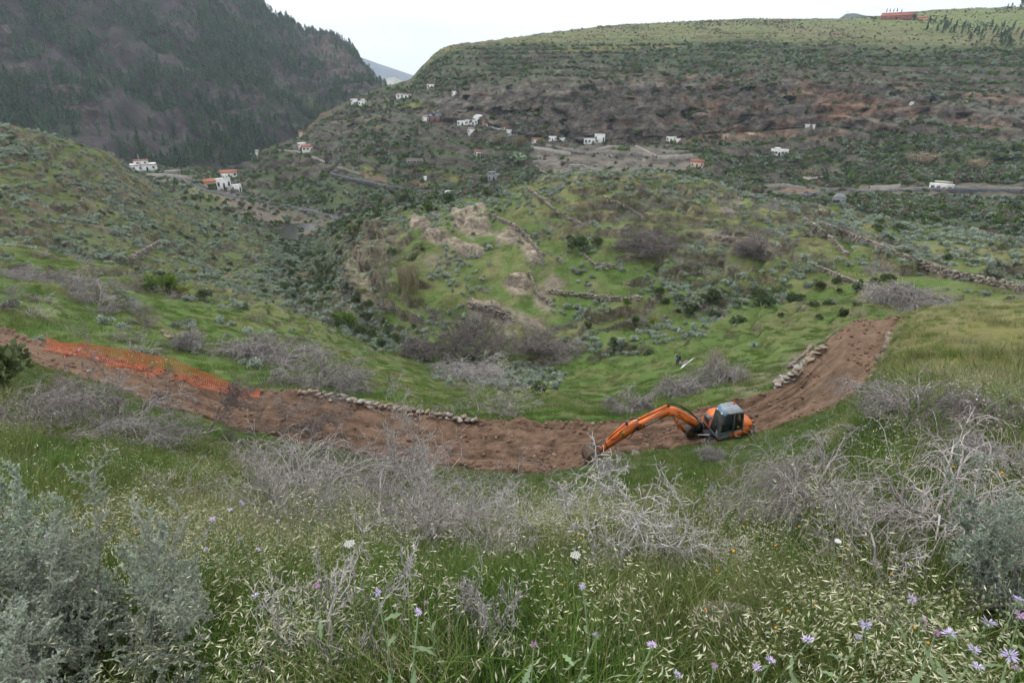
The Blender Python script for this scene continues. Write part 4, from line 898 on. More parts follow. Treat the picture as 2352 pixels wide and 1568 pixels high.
# ---------------------------------------------------------------- mesh builder
class MB:
    def __init__(s): s.V = []; s.F = []
    def add(s, V, F):
        k = len(s.V); s.V += [tuple(map(float, v)) for v in V]; s.F += [tuple(int(i)+k for i in f) for f in F]; return s
    def box(s, c, sz, rot=None):
        hx, hy, hz = sz[0]/2, sz[1]/2, sz[2]/2
        P = [Vector((x, y, z)) for z in (-hz, hz) for y in (-hy, hy) for x in (-hx, hx)]
        if rot is not None: P = [rot @ p for p in P]
        return s.add([p+Vector(c) for p in P], [(0,2,3,1),(4,5,7,6),(0,1,5,4),(2,6,7,3),(0,4,6,2),(1,3,7,5)])
    def prism(s, poly, y0, y1, axis='y'):
        n = len(poly); f = {'y': lambda a, b, t: (a, t, b), 'z': lambda a, b, t: (a, b, t), 'x': lambda a, b, t: (t, a, b)}[axis]
        V = [f(a, b, y0) for a, b in poly]+[f(a, b, y1) for a, b in poly]
        return s.add(V, [tuple(range(n)), tuple(range(2*n-1, n-1, -1))]+[(i, i+n, (i+1) % n+n, (i+1) % n) for i in range(n)])
    def tube(s, pts, r, n=8, caps=True):
        pts = [Vector(p) for p in pts]; r = r if hasattr(r, '__len__') else [r]*len(pts); k0 = len(s.V); V = []
        for i, p in enumerate(pts):
            d = (pts[min(i+1, len(pts)-1)]-pts[max(i-1, 0)]).normalized(); u = d.cross(Vector((0, 0, 1)) if abs(d.z) < .95 else Vector((1, 0, 0))).normalized(); v = d.cross(u)
            V += [p+(u*math.cos(t)+v*math.sin(t))*r[i] for t in np.arange(n)*2*math.pi/n]
        F = [(i*n+j, i*n+(j+1) % n, (i+1)*n+(j+1) % n, (i+1)*n+j) for i in range(len(pts)-1) for j in range(n)]
        if caps: F += [tuple(range(n-1, -1, -1)), tuple((len(pts)-1)*n+j for j in range(n))]
        return s.add(V, F)
    def beam(s, pts, w, h, closed=False):
        """square bar along a polyline"""
        P = [Vector(p) for p in pts]; m = len(P) if closed else len(P)-1
        for i in range(m):
            a, b = P[i], P[(i+1) % len(P)]; d = b-a; L = d.length
            if L < 1e-5: continue
            s.box((a+b)/2, (L+w*.6, w, h), d.to_track_quat('X', 'Z').to_matrix())
        return s
    def build(s, name, mat, parent=None, smooth=False):
        return mesh_obj(name, s.V, s.F, mat, parent, smooth=smooth)
def rpoly(pts, r, n=4):
    """polygon with rounded corners"""
    out = []; N = len(pts); r = r if hasattr(r, '__len__') else [r]*N
    for i in range(N):
        p = np.array(pts[i], float); a = np.array(pts[i-1], float)-p; b = np.array(pts[(i+1) % N], float)-p
        la, lb = np.linalg.norm(a), np.linalg.norm(b); rr = min(r[i], la*.48, lb*.48); q0 = p+a/la*rr; q1 = p+b/lb*rr
        for t in np.linspace(0, 1, n+1): out.append(tuple((1-t)**2*q0+2*t*(1-t)*p+t*t*q1))
    return out
def circle(cx, cz, r, n=20): return [(cx+r*math.cos(t), cz+r*math.sin(t)) for t in np.arange(n)*2*math.pi/n]
def text_mesh(name, body, size, mat, parent, M, shear=0.0, offset=0.0, extrude=.002):
    cu = bpy.data.curves.new(name, 'FONT'); cu.body = body; cu.size = size; cu.shear = shear; cu.offset = offset; cu.extrude = extrude; cu.align_x = 'CENTER'; cu.align_y = 'CENTER'; cu.resolution_u = 2
    o = bpy.data.objects.new(name, cu); COL.objects.link(o); d = bpy.context.evaluated_depsgraph_get(); me = bpy.data.meshes.new_from_object(o.evaluated_get(d)); bpy.data.objects.remove(o)
    me.materials.clear(); me.materials.append(mat); ob = bpy.data.objects.new(name, me); COL.objects.link(ob); ob.parent = parent; ob.matrix_basis = M; return ob
PM = {}
PM['orange'] = plain('orange_paint', (.76, .165, .020), .42, 0, .08, 2.5, .45, 0, (.52, .135, .04))
PM['grey'] = plain('cab_grey_paint', (.125, .138, .152), .45, 0, .15, 3)
PM['roof'] = plain('cab_roof_paint', (.33, .37, .40), .35, 0, .12, 3)
PM['black'] = plain('black_steel', (.022, .022, .024), .55, .2, .2, 6)
PM['rubber'] = plain('dusty_rubber', (.052, .044, .038), .85, 0, .4, 6, .2, .3, (.11, .078, .056))
PM['dirtsteel'] = plain('dirty_bucket_steel', (.15, .105, .078), .7, .15, .35, 5, .3, .4, (.085, .062, .05))
PM['chrome'] = plain('piston_steel', (.55, .55, .55), .2, .9, .1, 5)
PM['white'] = plain('white_paint', (.78, .79, .80), .55, 0, .06, 3)
PM['red'] = plain('red_paint', (.55, .03, .02), .5, 0, .1, 5)
PM['yellow'] = plain('yellow_sticker', (.62, .58, .08), .5, 0, .05, 5)
PM['beacon'] = plain('orange_lens', (.75, .16, .02), .25, 0, .05, 5)
PM['seat'] = plain('seat_fabric', (.045, .06, .085), .8, 0, .2, 8)
m, nt, b = new_mat('cab_glass'); b.inputs['Base Color'].default_value = (.42, .5, .52, 1); b.inputs['Roughness'].default_value = .04; b.inputs['Transmission Weight'].default_value = .92; b.inputs['IOR'].default_value = 1.1; PM['glass'] = m
m, nt, b = new_mat('sky_light_glass'); b.inputs['Base Color'].default_value = (.16, .25, .34, 1); b.inputs['Roughness'].default_value = .08; PM['skyglass'] = m

# ---------------------------------------------------------------- excavator
def excavator():
    _a, _d, _z = at(1646, 1016, z=-14.2); base = (float(_d*np.sin(_a)), float(_d*np.cos(_a)), -14.22); yaw = math.atan2(-.16, -1.0)
    E = empty('excavator', base); E.scale = (1.0, 1.0, 1.0); E.rotation_euler = Euler((math.radians(1.0), math.radians(3.0), yaw), 'XYZ')
    tag(E, 'orange tracked excavator with grey cab working on the dirt track', 'excavator')
    O, G, B = PM['orange'], PM['grey'], PM['black']
    # undercarriage
    for sy in (1, -1):
        y0, y1 = sy*.56, sy*.96
        out = [(-.95+.30*math.cos(t), .31+.30*math.sin(t)) for t in np.linspace(math.pi/2, 1.5*math.pi, 10)] + [(.95+.30*math.cos(t), .31+.30*math.sin(t)) for t in np.linspace(-math.pi/2, math.pi/2, 10)]
        inn = [(-.95+(x+.95)*.87 if x < 0 else .95+(x-.95)*.87, .31+(z-.31)*.87) for x, z in out]
        n = len(out); mb = MB(); V = [(x, y0, z) for x, z in out]+[(x, y0, z) for x, z in inn]+[(x, y1, z) for x, z in out]+[(x, y1, z) for x, z in inn]; F = []
        for i in range(n):
            j = (i+1) % n; F += [(i, j, n+j, n+i), (2*n+i, 3*n+i, 3*n+j, 2*n+j), (i, 2*n+i, 2*n+j, j), (n+i, n+j, 3*n+j, 3*n+i)]
        mb.add(V, F); tr = mb.build('track_belt', PM['rubber'], E)
        L = MB(); P = [np.array(p) for p in out]; per = [0]
        for i in range(n): per.append(per[-1]+np.linalg.norm(P[(i+1) % n]-P[i]))
        m_ = 40
        for k in range(m_):                                   # tread bars
            t = per[-1]*k/m_; i = max(j for j in range(n) if per[j] <= t+1e-9); a, c = P[i], P[(i+1) % n]; q = a+(c-a)*(t-per[i])/max(per[i+1]-per[i], 1e-9); d = (c-a)/np.linalg.norm(c-a)
            an = math.atan2(d[1], d[0]); L.box((q[0], (y0+y1)/2, q[1]), (.05, .39, .06), Matrix.Rotation(-an, 3, 'Y'))
        L.build('tread_bars', PM['rubber'], tr)['kind'] = 'stuff'
        for x, r, nm in ((.95, .245, 'idler_wheel'), (-.95, .245, 'sprocket')):
            w = MB(); w.prism(circle(x, .31, r, 18), sy*.62, sy*.93); w.build(nm, PM['dirtsteel'], E)
        for x in (-.5, -.17, .17, .5):
            w = MB(); w.prism(circle(x, .155, .09, 10), sy*.64, sy*.9); w.build('roller', PM['dirtsteel'], E)
        MB().box((0, sy*.74, .31), (1.6, .2, .22)).build('track_frame', B, E)
    MB().box((0, 0, .42), (1.1, 1.2, .24)).prism(circle(0, 0, .48, 20), .5, .68, 'z').build('undercarriage', B, E)
    # upper body
    MB().prism(rpoly([(.95, -.90), (.95, .93), (-.6, .95), (-1.25, .80), (-1.45, .35), (-1.45, -.35), (-1.25, -.80), (-.6, -.93)], [.08, .05, .3, .3, .3, .3, .3, .3]), .66, .80, 'z').build('slew_platform', B, E)
    MB().prism(rpoly([(-.52, .95), (-1.22, .82), (-1.46, .36), (-1.46, -.36), (-1.22, -.82), (-.5, -.95)], [.05, .3, .3, .3, .3, .05]), .78, 1.42, 'z').build('counterweight', O, E)
    MB().prism(rpoly([(.95, .80), (.95, 1.15), (.62, 1.62), (-.4, 1.70), (-1.3, 1.55), (-1.38, .80)], [.02, .12, .25, .2, .25, .02]), -.93, -.10).build('engine_hood', O, E)
    MB().prism(rpoly([(-.45, 1.40), (-.5, 1.62), (-1.2, 1.55), (-1.35, 1.40)], .06), -.10, .88).build('engine_cover', O, E)
    gr = MB()
    for k in range(7): gr.box((.955-.0*k, -.52, .98+k*.062), (.03, .5, .022))
    for k in range(6): gr.box((.80-.06*k+.12, -.52, 1.36), (.001, .001, .001))
    gr.build('hood_grille', B, E)
    MB().box((.80, -.52, 1.22), (.30, .52, .48), Matrix.Rotation(math.radians(-12), 3, 'Y')).build('hood_screen', G, E)
    rg = MB()
    for k in range(6): rg.box((-1.38, .60, .92+k*.075), (.10, .36, .03), Matrix.Rotation(math.radians(35), 3, 'Z'))
    rg.build('rear_grille', PM['roof'], E)
    # side panel under the cab
    sp = MB().prism(rpoly([(1.0, .80), (.96, 1.02), (.50, 1.16), (-.45, 1.30), (-.52, .80)], [.03, .03, .05, .03, .03]), .935, .965).build('side_panel', O, E)
    MB().prism(rpoly([(.90, .83), (.86, 1.0), (.45, 1.12), (.30, 1.13), (.30, .83)], .05), .966, .975).build('lower_window', PM['skyglass'], sp)
    MB().prism([(-.02, .90), (-.20, .90), (-.11, 1.06)], .967, .973).build('warning_sticker', PM['white'], sp)
    MB().box((-.25, .968, .86), (.26, .006, .05)).build('maker_plate', PM['white'], sp)
    # cab
    cab = MB().box((.22, .475, .82), (1.5, .90, .05)).build('cab_floor', B, E)
    prof = [(1.02, .82), (1.06, 1.02), (.74, 2.36), (.60, 2.52), (-.36, 2.56), (-.50, 2.42), (-.52, 1.36), (-.52, .82)]
    rp = rpoly(prof, [.02, .05, .16, .14, .16, .14, .02, .02], 3)
    cx_, cz_ = .25, 1.65
    for y0_, y1_ in ((.015, .075), (.895, .955)):
        inner = [(cx_+(x-cx_)*.885, cz_+(z-cz_)*.925) for x, z in rp]; n = len(rp); fm = MB()
        V = [(x, y0_, z) for x, z in rp]+[(x, y0_, z) for x, z in inner]+[(x, y1_, z) for x, z in rp]+[(x, y1_, z) for x, z in inner]; F = []
        for i in range(n):
            j = (i+1) % n; F += [(i, j, n+j, n+i), (2*n+i, 3*n+i, 3*n+j, 2*n+j), (i, 2*n+i, 2*n+j, j), (n+i, n+j, 3*n+j, 3*n+i)]
        fm.add(V, F).build('cab_frame', G, E)
    MB().prism(rpoly([(1.0, 1.04), (.98, 1.22), (.55, 1.30), (.12, 1.36), (.12, 1.16), (.52, 1.10)], [.03, .08, .1, .02, .02, .05]), .90, .950).build('door_panel', G, E)
    fr = MB()
    for x, z in ((1.03, .90), (.745, 2.36), (-.49, 2.44), (-.52, 1.36)): fr.box((x, .49, z), (.07, .86, .06))
    fr.beam([(.13, .93, 2.5), (.10, .93, .85)], .09, .06).beam([(.13, .05, 2.5), (.10, .05, .85)], .07, .05)
    fr.beam([(1.03, .93, .98), (.50, .95, 1.14), (.10, .95, 1.22)], .10, .05).beam([(.10, .94, 1.24), (-.5, .94, 1.36)], .07, .05)
    fr.build('cab_pillar', G, E)
    MB().prism(rpoly([(1.0, 1.06), (.75, 2.28), (.66, 2.40), (.20, 2.44), (.17, 1.26), (.52, 1.20)], [.06, .12, .1, .1, .08, .08]), .938, .946).build('door_window', PM['glass'], E)
    MB().prism(rpoly([(.06, 1.30), (.09, 2.43), (-.38, 2.45), (-.44, 2.36), (-.46, 1.42)], [.06, .08, .1, .06, .06]), .938, .946).build('rear_side_window', PM['glass'], E)
    MB().prism(rpoly([(1.0, 1.06), (.75, 2.28), (.2, 2.44), (-.44, 2.4), (-.46, 1.42), (.5, 1.2)], .06), .03, .038).build('far_side_window', PM['glass'], E)
    ws = Vector((-.32, 0, 1.34)).normalized(); wsr = Vector((1, 0, .24)).to_track_quat('X', 'Z').to_matrix()
    MB().box((.90, .49, 1.69), (.012, .84, 1.30), Matrix.Rotation(math.radians(-13.5), 3, 'Y')).build('windscreen', PM['glass'], E)
    MB().box((-.515, .49, 1.88), (.012, .80, .95)).build('rear_window', PM['glass'], E)
    MB().tube([(.99, .52, 1.35), (.93, .62, 1.72)], .012, 5).build('wiper', B, E)
    rf = MB().prism(rpoly([(.50, 2.545), (-.34, 2.60), (-.50, 2.50), (-.50, 2.46), (.50, 2.50)], [.02, .08, .04, .02, .01]), -.01, .99).build('cab_roof', PM['roof'], E)
    rr_ = MB()
    for y in (.12, .32, .52, .72, .88): rr_.box((.06, y, 2.588), (.78, .03, .02), Matrix.Rotation(math.radians(3.7), 3, 'Y'))
    rr_.build('roof_ribs', PM['roof'], rf)
    MB().prism(rpoly([(.76, 2.34), (.62, 2.52), (.50, 2.55), (.50, 2.52), (.60, 2.48), (.72, 2.32)], .02), .03, .95).build('skylight', PM['skyglass'], E)
    MB().tube([(-.30, .20, 2.58), (-.30, .20, 2.70)], .062, 10).tube([(-.30, .20, 2.70), (-.30, .20, 2.74)], [.062, .03], 10).build('beacon', PM['beacon'], E)
    MB().box((.32, .46, 1.05), (.46, .46, .14)).box((.10, .46, 1.42), (.12, .46, .66), Matrix.Rotation(math.radians(-8), 3, 'Y')).box((.05, .46, 1.84), (.08, .26, .18)).build('seat', PM['seat'], E)
    MB().box((.75, .30, 1.15), (.12, .10, .60)).box((.75, .65, 1.15), (.10, .10, .60)).build('control_console', B, E)
    MB().tube([(.86, .97, 1.95), (.95, 1.12, 1.98)], .012, 5).box((.97, 1.14, 1.95), (.05, .12, .20)).build('mirror', B, E)
    lm = MB()
    for y in (.25, .72): lm.box((.80, y, 2.40), (.06, .11, .08))
    lm.build('work_lamp', PM['white'], E)
    MB().box((-.20, .950, 1.52), (.14, .005, .09)).build('window_sticker', PM['yellow'], E)
    # boom swing post
    MB().prism(rpoly([(.85, .62), (1.42, .62), (1.40, 1.0), (1.10, 1.30), (.92, 1.22), (.85, .95)], .06), -.32, .02).prism(rpoly([(.85, .68), (1.55, .66), (1.55, .86), (.85, .90)], .04), -.26, -.04).build('swing_post', B, E)
    MB().tube([(1.05, .34, .74), (1.72, .20, .74)], .03, 6).build('white_rail', PM['white'], E)
    yb = -.15
    F_, Bd, T_, A_ = (1.02, 1.12), (2.12, 1.98), (3.45, 1.22), (4.98, .52)
    boom = MB().prism(rpoly([(.90, 1.12), (1.02, .98), (1.18, 1.02), (1.90, 1.58), (2.20, 1.70), (2.60, 1.525), (3.42, 1.10), (3.56, 1.18), (3.50, 1.32), (2.75, 1.70), (2.35, 1.95), (2.04, 1.95), (1.68, 1.76), (1.0, 1.26)],
            [.06, .06, .1, .3, .3, .3, .06, .06, .06, .2, .25, .25, .3, .06]), yb-.13, yb+.13).build('boom', O, E)
    pl = MB().prism([(2.62, 1.555), (3.22, 1.255), (3.20, 1.385), (2.66, 1.675)], yb+.131, yb+.137).build('maker_plate', B, boom)
    ang = math.atan2(1.255-1.555, .60); Mt = Matrix.Translation((2.925, yb+.140, 1.468)) @ Matrix(((-math.cos(ang), 0, 0, 0), (0, 0, 1, 0), (0, 0, 0, 1), (0, 0, 0, 1)))
    ca, sa = math.cos(ang), math.sin(ang)
    # text plane: reading direction runs towards the cab, seen from the left side of the machine
    Mt = Matrix(((-ca, -sa*-1*0, 0, 2.925), (0, 0, 1, yb+.140), (-sa, 1, 0, 1.466), (0, 0, 0, 1)))
    ex = Vector((-ca, 0, -sa)); ez = Vector((0, 1, 0)); ey = ez.cross(ex); Mt = Matrix(((ex.x, ey.x, ez.x, 2.925), (ex.y, ey.y, ez.y, yb+.1405), (ex.z, ey.z, ez.z, 1.466), (0, 0, 0, 1)))
    text_mesh('maker_lettering', 'DOOSAN', .135, PM['white'], boom, Mt, .25, .004)
    ex2 = Vector((-.80, 0, -.60)).normalized(); ex2 = Vector((-math.cos(.62), 0, -math.sin(.62)))*1.0; ey2 = ez.cross(ex2)
    PM['faded'] = plain('faded_dark_print', (.22, .05, .015), .6, 0, .2, 20)
    bars = MB(); M3 = Matrix(((ex2.x, ey2.x, ez.x), (ex2.y, ey2.y, ez.y), (ex2.z, ey2.z, ez.z)))
    for k, (w_, h_) in enumerate(((.30, .034), (.32, .010), (.20, .014))):      # worn, unreadable print
        bars.box(Vector((1.74, yb+.1325, 1.58))+ey2*(-.052*k), (w_, h_, .003), M3)
    bars.build('worn_print', PM['faded'], boom)
    lg = MB()
    for t0, rr0 in ((.3, .07), (2.4, .07)): lg.tube([(1.86+rr0*math.cos(t), yb+.134, 1.71+rr0*math.sin(t)) for t in np.linspace(t0, t0+1.9, 7)], .012, 4)
    lg.build('boom_emblem', B, boom)
    MB().box((2.15, yb+.135, 1.72), (.16, .006, .16), Matrix.Rotation(.5, 3, 'Y')).build('pivot_plate', O, boom)
    # cylinders
    def ram(name, a, b, r=.065, frac=.62, y=yb):
        a = Vector((a[0], y, a[1])); b = Vector((b[0], y, b[1])); c = a+(b-a)*frac
        o = MB().tube([a, c], r, 10).tube([c, c+(b-a).normalized()*.06], r*1.12, 10).build(name, O, E); MB().tube([c, b], r*.5, 8).build('piston_rod', PM['chrome'], o)
        MB().tube([(a.x, y-.09, a.z), (a.x, y+.09, a.z)], .05, 8).build('pin', B, o); return o
    for dy in (-.0,): ram('boom_cylinder', (1.48, .84), (2.10, 1.62), .075, .60, yb+.0)
    ram('arm_cylinder', (2.28, 2.06), (3.66, 1.44), .06, .78, yb)
    # arm
    arm = MB().prism(rpoly([(3.36, 1.40), (3.52, 1.52), (3.78, 1.42), (5.02, .62), (5.06, .52), (4.96, .45), (3.62, 1.06), (3.38, 1.12)], [.05, .06, .12, .04, .04, .04, .2, .06]), yb-.10, yb+.10).build('arm', O, E)
    MB().box((4.05, yb+.103, 1.14), (.17, .006, .11), Matrix.Rotation(.56, 3, 'Y')).build('warning_plate', PM['yellow'], arm)
    MB().tube([(3.47, yb-.17, 1.22), (3.47, yb+.17, 1.22)], .06, 10).build('arm_pin', B, arm)
    ram('bucket_cylinder', (3.86, 1.50), (4.78, .88), .05, .80, yb)
    MB().beam([(4.78, yb+.10, .92), (5.22, yb+.10, .70)], .05, .04).beam([(4.78, yb-.10, .92), (5.22, yb-.10, .70)], .05, .04).beam([(4.78, yb+.08, .90), (4.72, yb+.08, .62)], .05, .04).build('bucket_link', PM['dirtsteel'], E)
    # hoses
    hs = MB()
    hs2 = MB()
    for k, (dy, dz) in enumerate(((.05, 0), (-.03, .03), (.10, .02))):
        hs.tube([(1.0, yb+dy, 1.34+dz), (1.35, yb+dy, 1.68+dz), (1.75, yb+dy, 1.95+dz), (2.05, yb+dy, 2.08+dz), (2.35, yb+dy, 2.08+dz)], .018, 5)
    hs2.tube([(3.30, yb+.15, 1.40), (3.55, yb+.17, 1.30), (3.72, yb+.17, 1.02), (3.86, yb+.16, .86), (4.02, yb+.15, .94), (4.10, yb+.13, 1.12)], .02, 5)
    hs2.tube([(4.10, yb+.12, 1.30), (4.22, yb+.13, 1.12), (4.38, yb+.13, .98), (4.55, yb+.12, .98)], .016, 5)
    hs.tube([(1.10, yb+.16, 1.10), (1.40, yb+.20, 1.28), (1.70, yb+.20, 1.30), (1.86, yb+.18, 1.18), (1.80, yb+.16, 1.02)], .017, 5)
    hs.build('hydraulic_hose', B, E); hs2.build('arm_hose', B, E)
    # bucket: curved shell with teeth, mouth turned down towards the machine
    bc = Vector((5.32, yb, .36)); sh = [(bc.x+.40*math.cos(t)*1.0, bc.z+.40*math.sin(t)) for t in np.linspace(math.radians(75), math.radians(262), 12)]
    sh = [(5.08, .66)] + [(bc.x-.36*math.cos(t)+.0, bc.z+.40*math.sin(t)) for t in np.linspace(math.radians(80), math.radians(205), 11)][0:] 
    bk = MB(); W = .36; n = len(sh); V = []
    ins = [(bc.x+(x-bc.x)*.94, bc.z+(z-bc.z)*.94) for x, z in sh]
    for y in (yb-W, yb+W): V += [(x, y, z) for x, z in sh]
    for y in (yb-W+.02, yb+W-.02): V += [(x, y, z) for x, z in ins]
    F = [(i, i+1, n+i+1, n+i) for i in range(n-1)]+[(2*n+i, 3*n+i, 3*n+i+1, 2*n+i+1) for i in range(n-1)]
    F += [(0, n, 3*n, 2*n), (n-1, 3*n-1, 4*n-1, 2*n-1)]
    bk.add(V, F)
    for y in (yb-W, yb+W-.02): bk.prism(sh+[(5.02, .10)], y, y+.02)
    bu = bk.build('bucket', PM['dirtsteel'], E)
    for k in (-1.5, -.5, .5, 1.5):
        q = sh[-1]; MB().prism([(q[0]+.03, q[1]+.04), (q[0]-.03, q[1]-.02), (q[0]+.10, q[1]-.13)], yb+k*.19-.035, yb+k*.19+.035).build('tooth', PM['dirtsteel'], bu)
    rb_ = MB()
    for k in (-.8, -.4, 0, .4, .8): rb_.beam([(x+(x-bc.x)*.03, yb+k*W*.9, z+(z-bc.z)*.03) for x, z in sh[1:]], .03, .012)
    rb_.build('wear_strips', PM['dirtsteel'], bu)
    MB().prism(rpoly([(4.92, .46), (5.10, .50), (5.30, .80), (5.08, .84)], .03), yb-.14, yb-.11).prism(rpoly([(4.92, .46), (5.10, .50), (5.30, .80), (5.08, .84)], .03), yb+.11, yb+.14).build('bucket_bracket', PM['dirtsteel'], bu)
    # set the machine's proportions: smaller upper body, long boom raised, arm lowered
    under = ('track_belt', 'idler_wheel', 'sprocket', 'roller', 'track_frame', 'undercarriage')
    boomg = ('boom', 'boom_cylinder', 'arm_cylinder', 'hydraulic_hose'); armg = ('arm', 'bucket_cylinder', 'bucket_link', 'bucket', 'arm_hose')
    def rot2(c, a, pv): 
        x = c[:, 0]-pv[0]; z = c[:, 2]-pv[1]; c[:, 0] = pv[0]+x*math.cos(a)-z*math.sin(a); c[:, 2] = pv[1]+x*math.sin(a)+z*math.cos(a)
    def fix(o, nm):
        me = o.data; c = np.empty(len(me.vertices)*3, np.float32); me.vertices.foreach_get('co', c); c = c.reshape(-1, 3)
        M = np.array(o.matrix_basis); c = c @ M[:3, :3].T + M[:3, 3]; o.matrix_basis = Matrix.Identity(4)
        if nm in boomg or nm in armg:
            if nm in armg: rot2(c, math.radians(-9), (3.47, 1.22))
            c[:, 0] = 1.02+(c[:, 0]-1.02)*1.08-.06; c[:, 2] = 1.04+(c[:, 2]-1.12)*1.08; rot2(c, math.radians(3.0), (1.02, 1.12))
        elif nm in under: c *= .9
        else:
            c[:, 0] = c[:, 0]*.68-.30; c[:, 1] *= .80; c[:, 2] = .62+(c[:, 2]-.66)*.70
            if nm == 'swing_post': c[:, 0] += .42; c[:, 2] += .10
            if nm == 'white_rail': c[:, 0] += .10
        me.vertices.foreach_set('co', c.ravel()); me.update()
        for ch in o.children: fix(ch, nm)
    for o in list(E.children): fix(o, o.name.split('.')[0])
    return E
EXC = excavator()
# ---------------------------------------------------------------- loose stones, walls
R3 = np.random.default_rng(55)
def stone_mesh(r, sx, sy, sz, n=8):
    """irregular block: box corners jittered and cut"""
    V = []
    for z in (-.5, .5):
        for y in (-.5, .5):
            for x in (-.5, .5): V.append((x*sx*r.uniform(.6, 1.1), y*sy*r.uniform(.6, 1.1), z*sz*r.uniform(.65, 1.1)))
    q_ = r.uniform(.40, .52, 6); V += [(0, 0, q_[0]*sz), (0, 0, -q_[1]*sz), (q_[2]*sx, 0, 0), (-q_[3]*sx, 0, 0), (0, q_[4]*sy, 0), (0, -q_[5]*sy, 0)]
    q = [((4,5,7,6), 8), ((0,2,3,1), 9), ((1,3,7,5), 10), ((0,4,6,2), 11), ((2,6,7,3), 12), ((0,1,5,4), 13)]
    F = [(a[i], a[(i+1) % 4], c) for a, c in q for i in range(4)]
    return np.array(V), F
PM['stone'] = plain('wall_stone', (.30, .235, .18), .9, 0, .3, 6, .2, .5)
PM['stonepale'] = plain('pale_wall_stone', (.36, .34, .32), .9, 0, .2, 6, .2, .5)
PM['stonedark'] = plain('dark_wall_stone', (.21, .175, .15), .9, 0, .3, 6, .2, .5)
PM['oldwall'] = plain('old_terrace_stone', (.30, .26, .225), .95, 0, .35, 2.0, .1, .5)
PM['rock'] = plain('boulder_rock', (.22, .19, .17), .9, 0, .3, 3, .2, .6)
STM = {k: [mesh_obj('stone', *stone_mesh(R3, 1, .8, .6), PM[k], link=False) for i in range(5)] for k in ('stone', 'stonepale', 'stonedark', 'rock', 'oldwall')}
CLOD = [mesh_obj('clod', *stone_mesh(R3, .1, .09, .06), plain('earth_clod', (.19, .115, .078), .95, 0, .3, 8), link=False), mesh_obj('pebble', *stone_mesh(R3, .09, .07, .05), PM['stone'], link=False)]
tdens = L1.onroad*(.15+sstep(.0, .4, fbm(L1.X, L1.Y, 1.6, 3, seed=141))+1.2*np.exp(-((np.clip(L1.U-5, 0, 1)-.97)/.08)**2)+.8*np.exp(-((np.clip(L1.U-5, 0, 1)-.05)/.08)**2))
p, rr, cc = scatter(L1, 4400, tdens, R3)
stuff('loose_earth', p, R3.uniform(.3, 1.0, len(p))**4*2.0+.2, (R3.random(len(p)) < .25).astype(int), CLOD, 'clods of earth and small stones strewn over the track', tilt=.5)
def vpath(pts, n):
    """points along a picture polyline, dropped on the ground"""
    P = np.array(pts, float); L = np.concatenate([[0], np.cumsum(np.hypot(*np.diff(P, axis=0).T))]); t = np.linspace(0, L[-1], n)
    return [hit(float(np.interp(q, L, P[:, 0])), float(np.interp(q, L, P[:, 1]))) for q in t]
def resample(W, step):
    W = [Vector(w) for w in W]; out = [W[0]]; acc = 0
    for a, b in zip(W, W[1:]):
        d = (b-a).length
        if d < 1e-6: continue
        while acc+d >= step:
            t = (step-acc)/d; a = a+(b-a)*t; out.append(a.copy()); d = (b-a).length; acc = 0
        acc += d
    return out
def drop(v): return Vector((v.x, v.y, ground(v.x, v.y, v.z+3.0)))
def wall_path(world, courses, ssize, name, label, palef, jitter=.2, joined=False, base=0.0, cat='stone wall', group=None):
    """dry stone wall: every stone its own piece (or one joined part for walls too far to pick stones apart)"""
    P = resample(world, ssize[0]*.92); root = empty(name, P[0]); tag(root, label, cat, group); A = MB()
    for c in range(courses):
        for i, p in enumerate(P):
            if i+1 >= len(P): continue
            d = P[i+1]-p; ang = math.atan2(d.y, d.x); q = p + d*(.5*(c % 2)) + Vector((R3.normal()*ssize[0]*.06, R3.normal()*ssize[1]*jitter, base+ssize[2]*(.4+c*.9)+R3.normal()*ssize[2]*.08))
            s = (ssize[0]*R3.uniform(.55, 1.35), ssize[1]*R3.uniform(.6, 1.3), ssize[2]*R3.uniform(.6, 1.4)); ro = Euler((R3.normal()*.15, R3.normal()*.12, ang+R3.normal()*.2))
            kind = palef(i/len(P))
            if joined:
                V, F = stone_mesh(R3, *s); M = ro.to_matrix(); A.add([M @ Vector(v)+q-root.location for v in V], F)
            else:
                o = bpy.data.objects.new('stone', STM[kind][R3.integers(0, 5)].data); COL.objects.link(o); o.parent = root; o.location = q-root.location; o.rotation_euler = ro; o.scale = (s[0], s[1]/.8, s[2]/.6)
    if joined: A.build('stones', PM[palef(0)], root)['kind'] = 'stuff'
    return root
pick = lambda *k: (lambda t: k[R3.integers(0, len(k))])
W = [drop(v)+Vector((0, 0, -.05)) for v in vpath([(688, 899), (800, 920), (900, 939), (1000, 955), (1060, 963), (1105, 968)], 40)]
wall_path(W, 2, (.24, .30, .13), 'dry_stone_wall', 'low dry stone wall edging the track left of the excavator', pick('stone', 'stone', 'stonedark', 'stonepale'), .35)
W = [drop(v)+Vector((0, 0, -.05)) for v in vpath([(1788, 887), (1815, 865), (1850, 838), (1880, 808), (1893, 795)], 26)]
wall_path(W, 4, (.34, .34, .11), 'dry_stone_wall', 'layered dry stone wall of pale flat stones right of the excavator', lambda t: ['stonepale', 'stonepale', 'stone'][R3.integers(0, 3)] if t < .55 else 'stone', base=-.12)
W = [drop(v) for v in vpath([(1898, 782), (1915, 768), (1935, 752)], 10)]
wall_path(W, 4, (.34, .30, .13), 'dry_stone_wall', 'short broken stone wall at the top bend of the track', pick('stone', 'stonedark'), base=-.2)
W = [drop(v) for v in vpath([(1862, 800), (1850, 815), (1828, 833), (1808, 850)], 12)]
wall_path(W, 2, (.36, .3, .2), 'dry_stone_wall', 'older loose stone wall just below the pale wall', pick('stone', 'stonedark'))
